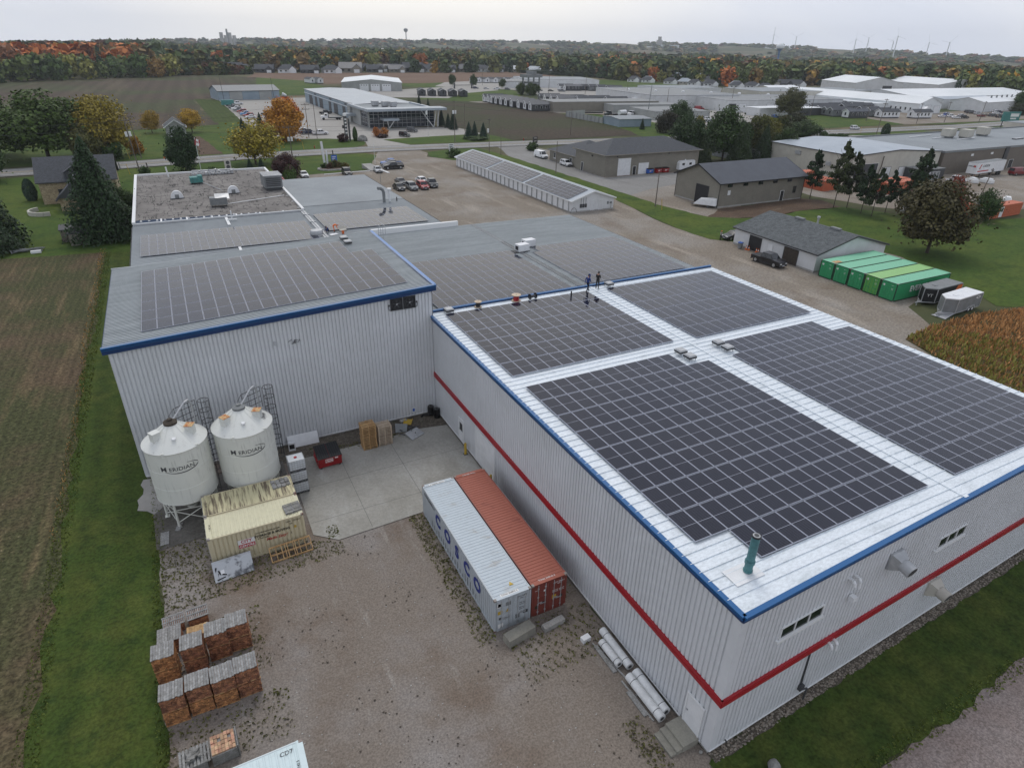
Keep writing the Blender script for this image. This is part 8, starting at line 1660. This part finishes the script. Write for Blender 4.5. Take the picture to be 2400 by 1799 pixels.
for (az,r,x,y,dp), k, h, wd in mass:
    b = bsp if k == 7 else (base[int(rg.integers(0,3))] if r < 1250 else low[int(rg.integers(0,2))]); a = rg.uniform(0,6.28); ca, sa = math.cos(a), math.sin(a)
    B = b*np.array([wd*1.12,wd*1.12,h]); X = B[...,0]*ca-B[...,1]*sa+x; Y = B[...,0]*sa+B[...,1]*ca+y
    V.append(np.stack([X,Y,B[...,2]-.3],-1)); Cc.append(np.tile(np.array(TC[k][0])*rg.uniform(.8,1.25),(len(b),1)))
tag(quads('woods',np.concatenate(V),'wood_leaves',np.concatenate(Cc)),kind='stuff')
# farther still: belts and copses on the plain
V, Cc = [], []
for _ in range(5200):
    az = rg.uniform(-18,67); r = rg.uniform(1300,4050); n_ = math.sin(az*.8+r*.0021)+math.sin(az*.29-r*.0047)+.6*math.sin(r*.011+az*.1)
    if n_ < (.15 if r < 2600 else -.35): continue
    if az < -2.5 and r < 1750: continue
    x, y = r*math.sin(R(az))-19, r*math.cos(R(az))-34; t_ = min(1,max(0,(r-2500)/1300)); gz = hz(az)*t_*t_*(3-2*t_)
    h, wd = rg.uniform(9,16), rg.uniform(18,42); b = low[int(rg.integers(0,2))]; B = b*np.array([wd,wd,h]); k = int(rg.choice(8,p=[.35,.3,.12,.08,.02,.02,.08,.03]))
    V.append(np.stack([B[...,0]+x,B[...,1]+y,B[...,2]+gz-1],-1)); Cc.append(np.tile(np.array(TC[k][0])*rg.uniform(.85,1.15),(len(b),1)))
tag(quads('far_woods',np.concatenate(V),'wood_leaves',np.concatenate(Cc)),kind='stuff')
print('TREES',len(ind),len(mass),'PANELS',cnt['n'])
# the scrub mound at the left end of the village
V, Cc = [], []
for _ in range(240):
    x, y = rg.uniform(-5,72), rg.uniform(0,1); y = 690+x*.35+y*34; h = rg.uniform(3,6.5)+4*math.exp(-((x-40)/22)**2); b = base[int(rg.integers(0,3))]*np.array([rg.uniform(6,9)]*2+[h]); k = int(rg.choice([0,2,3,6,1]))
    V.append(np.stack([b[...,0]+x,b[...,1]+y,b[...,2]-.2],-1)); Cc.append(np.tile(np.array(TC[k][0])*rg.uniform(.7,1.1),(len(b),1)))
tag(quads('scrub',np.concatenate(V),'wood_leaves',np.concatenate(Cc)),kind='stuff')
# ---------------------------------------------------------------- the air
m = bpy.data.materials.new('haze'); m.use_nodes = True; nt = m.node_tree; nt.nodes.remove(nt.nodes['Principled BSDF']); pv = nt.nodes.new('ShaderNodeVolumePrincipled')
pv.inputs['Color'].default_value = (.90,.95,1,1); pv.inputs['Density'].default_value = .00011; pv.inputs['Anisotropy'].default_value = 0
nt.links.new(pv.outputs[0], nt.nodes['Material Output'].inputs['Volume'])
hb = MB().box(-4300,-4300,-20,4300,4300,130).mesh('haze','black'); hb.materials.clear(); hb.materials.append(m); M['haze'] = m
HZ = bpy.data.objects.new('haze', hb); COL.objects.link(HZ); tag(HZ, kind='stuff')
# ---------------------------------------------------------------- people
def person(label, loc, rz, J, cols, hat=None, extra=None):
    """one skinned body; J: joints in metres; cols: jacket, trousers, shoes"""
    t0 = bpy.data.meshes.new('person'); V = []; E = []; Rd = []; tagv = []
    def chain(names, rad, reg, start=None):
        prev = start
        for n, r in zip(names, rad):
            V.append(J[n] if isinstance(n,str) else n); Rd.append(r); tagv.append(reg); i = len(V)-1
            if prev is not None: E.append((prev,i))
            prev = i
        return prev
    p = chain(['hip'],[.135],1); s1 = chain(['waist','chest'],[.13,.15],0,p); nk = chain(['neck'],[.058],2,s1); chain(['head','crown'],[.092,.085],2,nk)
    for s in 'LR':
        a = chain(['sh'+s,'el'+s],[.068,.05],0,s1); b = chain(['wr'+s],[.036],0,a)
        w = Vector(J['wr'+s]); d = (w-Vector(J['el'+s])).normalized(); sd = d.cross(Vector((0,0,1))); sd = sd.normalized() if sd.length > .01 else Vector((1,0,0)); dn = d.cross(sd)
        palm = w+d*.055; pi_ = chain([tuple(palm)],[.034],3,b)
        for k, (q, ln) in enumerate(((-.027,.072),(-.009,.082),(.009,.078),(.027,.062))): k1 = palm+d*.03+sd*q; chain([tuple(k1),tuple(k1+d*ln*.55+dn*.008),tuple(k1+d*ln*.9+dn*.03)],[.010,.009,.008],3,pi_)
        th = w+d*.02+sd*-.035; chain([tuple(th),tuple(th+d*.04-sd*.02)],[.011,.009],3,pi_)
        c = chain(['hp'+s,'kn'+s,'an'+s],[.098,.068,.048],1,p); chain(['he'+s],[.05],4,c); chain(['to'+s],[.042],4,len(V)-1)
    t0.from_pydata([tuple(v) for v in V],E,[]); o = bpy.data.objects.new('person',t0); COL.objects.link(o)
    md = o.modifiers.new('s','SKIN'); md.use_smooth_shade = True
    for i, r in enumerate(Rd): t0.skin_vertices[0].data[i].radius = (r,r)
    t0.skin_vertices[0].data[0].use_root = True
    ss = o.modifiers.new('d','SUBSURF'); ss.levels = ss.render_levels = 1
    dg = bpy.context.evaluated_depsgraph_get(); me = bpy.data.meshes.new_from_object(o.evaluated_get(dg)); bpy.data.objects.remove(o); bpy.data.meshes.remove(t0)
    me.materials.clear(); [me.materials.append(M[c]) for c in (cols[0],cols[1],'skin','skin',cols[2])]
    A = np.array([tuple(v) for v in V]); T = np.array(tagv)
    sg = [(A[a],A[b],T[b]) for a, b in E]
    for f_ in me.polygons:
        c = np.array(f_.center); best = 9; k = 0
        for a, b, tg in sg:
            ab = b-a; u = min(1,max(0,np.dot(c-a,ab)/max(1e-9,np.dot(ab,ab)))); dd = np.linalg.norm(c-a-ab*u)
            if dd < best: best = dd; k = tg
        f_.material_index = int(k)
    o = bpy.data.objects.new('person',me); COL.objects.link(o); o.location = loc; o.rotation_euler = (0,0,rz); tag(o,label,'person')
    hd = Vector(J['head']); up_ = (Vector(J['crown'])-hd).normalized()
    if hat == 'hood':
        P_('hood',o,cols[0],lambda m: m.lathe([(.11,-.14),(.128,-.02),(.122,.08),(.08,.155),(0,.175)],14,a0=PI*.70,a1=PI*2.3),smooth=True).location = tuple(hd+up_*.03)
    elif hat:
        h_ = P_('cap',o,hat,lambda m: (m.lathe([(.102,.0),(.104,.05),(.07,.10),(0,.115)],14), m.box(-.07,-.20,.0,.07,-.08,.018)),smooth=True); h_.location = tuple(hd+up_*.05)
    if hat != 'hood': P_('hair',o,'bark',lambda m: m.lathe([(.098,-.06),(.102,.02),(.075,.09),(0,.105)],12,a0=-.3,a1=PI+.3),smooth=True).location = tuple(hd+up_*.02)
    P_('nose',o,'skin',lambda m: m.bar((0,-.1,-.02),(0,-.125,-.04),.03)).location = tuple(hd)
    P_('eyes',o,'black',lambda m: [m.cyl((x,-.085,.02),(x,-.096,.02),.012,n=6) for x in (-.035,.035)]).location = tuple(hd); P_('mouth',o,'dark_red_lip' if 'dark_red_lip' in M else 'red',lambda m: m.box(-.028,-.092,-.062,.028,-.085,-.052)).location = tuple(hd)
    P_('ears',o,'skin',lambda m: [m.box(x-.012,-.02,-.03,x+.012,.02,.03) for x in (-.098,.098)]).location = tuple(hd)
    if extra: extra(o)
    return o
def stand(**k):
    J = dict(hip=(0,0,.95),waist=(0,0,1.12),chest=(0,.0,1.36),neck=(0,-.01,1.52),head=(0,-.03,1.62),crown=(0,-.03,1.71),shL=(.2,0,1.42),elL=(.25,.03,1.14),wrL=(.24,-.05,.9),shR=(-.2,0,1.42),elR=(-.25,.03,1.14),wrR=(-.24,-.05,.9),
             hpL=(.1,0,.88),knL=(.11,-.02,.49),anL=(.11,.02,.1),heL=(.11,.05,.05),toL=(.13,-.16,.04),hpR=(-.1,0,.88),knR=(-.11,-.02,.49),anR=(-.11,.02,.1),heR=(-.11,.05,.05),toR=(-.13,-.16,.04)); J.update(k); return J
person('person in blue hooded jacket and dark trousers striding across the white roof',(14.8,14.75,9.87),1.9,stand(hip=(0,0,.92),chest=(0,-.05,1.34),neck=(0,-.1,1.5),head=(0,-.14,1.59),crown=(0,-.15,1.68),knL=(.1,-.22,.5),anL=(.11,-.30,.1),heL=(.11,-.27,.05),toL=(.13,-.5,.05),knR=(-.1,.08,.49),anR=(-.11,.30,.14),heR=(-.11,.34,.1),toR=(-.12,.16,.03),elL=(.26,.1,1.14),wrL=(.25,.12,.9),elR=(-.25,-.05,1.14),wrR=(-.2,-.22,.98)),('cloth_blue','cloth_navy','black'),'hood')
def phone(o): P_('phone',o,'black',lambda m: m.box(-.04,-.36,1.17,.04,-.345,1.32))
person('person in black jacket and cap standing on the white roof holding a phone',(16.2,15.1,9.87),2.0,stand(head=(0,-.06,1.61),crown=(0,-.07,1.70),elR=(-.25,-.04,1.13),wrR=(-.1,-.25,1.2),elL=(.25,-.04,1.13),wrL=(.1,-.25,1.2),knL=(.13,-.02,.49),anL=(.15,.02,.1),heL=(.15,.05,.05),toL=(.19,-.16,.04)),('cloth_black','cloth_black','black'),'black',phone)
person('person in orange work clothes bending over on the grey rear roof',(.75,61.4,5.96),1.4,stand(hip=(0,.1,.93),waist=(0,-.02,1.05),chest=(0,-.28,1.10),neck=(0,-.43,1.03),head=(0,-.52,.97),crown=(0,-.60,.94),shL=(.19,-.33,1.08),elL=(.22,-.42,.78),wrL=(.16,-.50,.54),shR=(-.19,-.33,1.08),elR=(-.22,-.42,.78),wrR=(-.16,-.50,.54),hpL=(.1,.1,.88),hpR=(-.1,.1,.88)),('cloth_orange','cloth_orange','black'),'orange')
person('person in blue jacket crouching on the grey rear roof beside the orange worker',(-.25,61.3,5.96),-.9,stand(hip=(0,.2,.32),waist=(0,.12,.5),chest=(0,-.05,.72),neck=(0,-.17,.85),head=(0,-.23,.93),crown=(0,-.27,1.01),shL=(.2,-.07,.77),elL=(.25,-.25,.55),wrL=(.15,-.42,.35),shR=(-.2,-.07,.77),elR=(-.25,-.25,.55),wrR=(-.15,-.42,.35),hpL=(.1,.18,.3),knL=(.17,-.22,.52),anL=(.15,-.05,.1),heL=(.15,-.02,.05),toL=(.17,-.24,.04),hpR=(-.1,.18,.3),knR=(-.17,-.22,.52),anR=(-.15,-.05,.1),heR=(-.15,-.02,.05),toR=(-.17,-.24,.04)),('cloth_blue','cloth_navy','black'),'cloth_navy')
person('person in grey shirt and orange cap standing at the black car',(68.2,50.8,.06),1.6,stand(elR=(-.25,-.04,1.13),wrR=(-.12,-.28,1.08),elL=(.25,-.04,1.13),wrL=(.12,-.28,1.08)),('cloth_grey','cloth_black','black'),'orange')
tag(MB().box(-.6,-.4,0,.6,.4,.02).build('drawing_sheet','white_paint',loc=(.35,60.1,5.97),rz=.3),'white plan sheet lying on the rear roof by the workers','sheet'); P_('case',thing('tool_case','pale open tool case on the rear roof by the workers','tool case',(2.1,61.6,5.95),.2),'cream_wall',lambda m: (m.box(-.5,-.3,0,.5,.3,.2), m.add([(-.5,.3,.2),(.5,.3,.2),(.5,.5,.6),(-.5,.5,.6)],[(0,1,2,3)])))
t = thing('bucket','small orange bucket on the rear roof by the workers','bucket',(1.7,59.9,5.95)); P_('pail',t,'orange',lambda m: m.lathe([(.15,0),(.2,.42),(.17,.42),(.13,.05),(0,.05)],14),smooth=True)
tag(MB().box(-.05,-.05,0,.05,.05,.55).build('rail_clamp','black',loc=(12.6,14.2,9.9)),'small black post standing on the far left solar array','post')
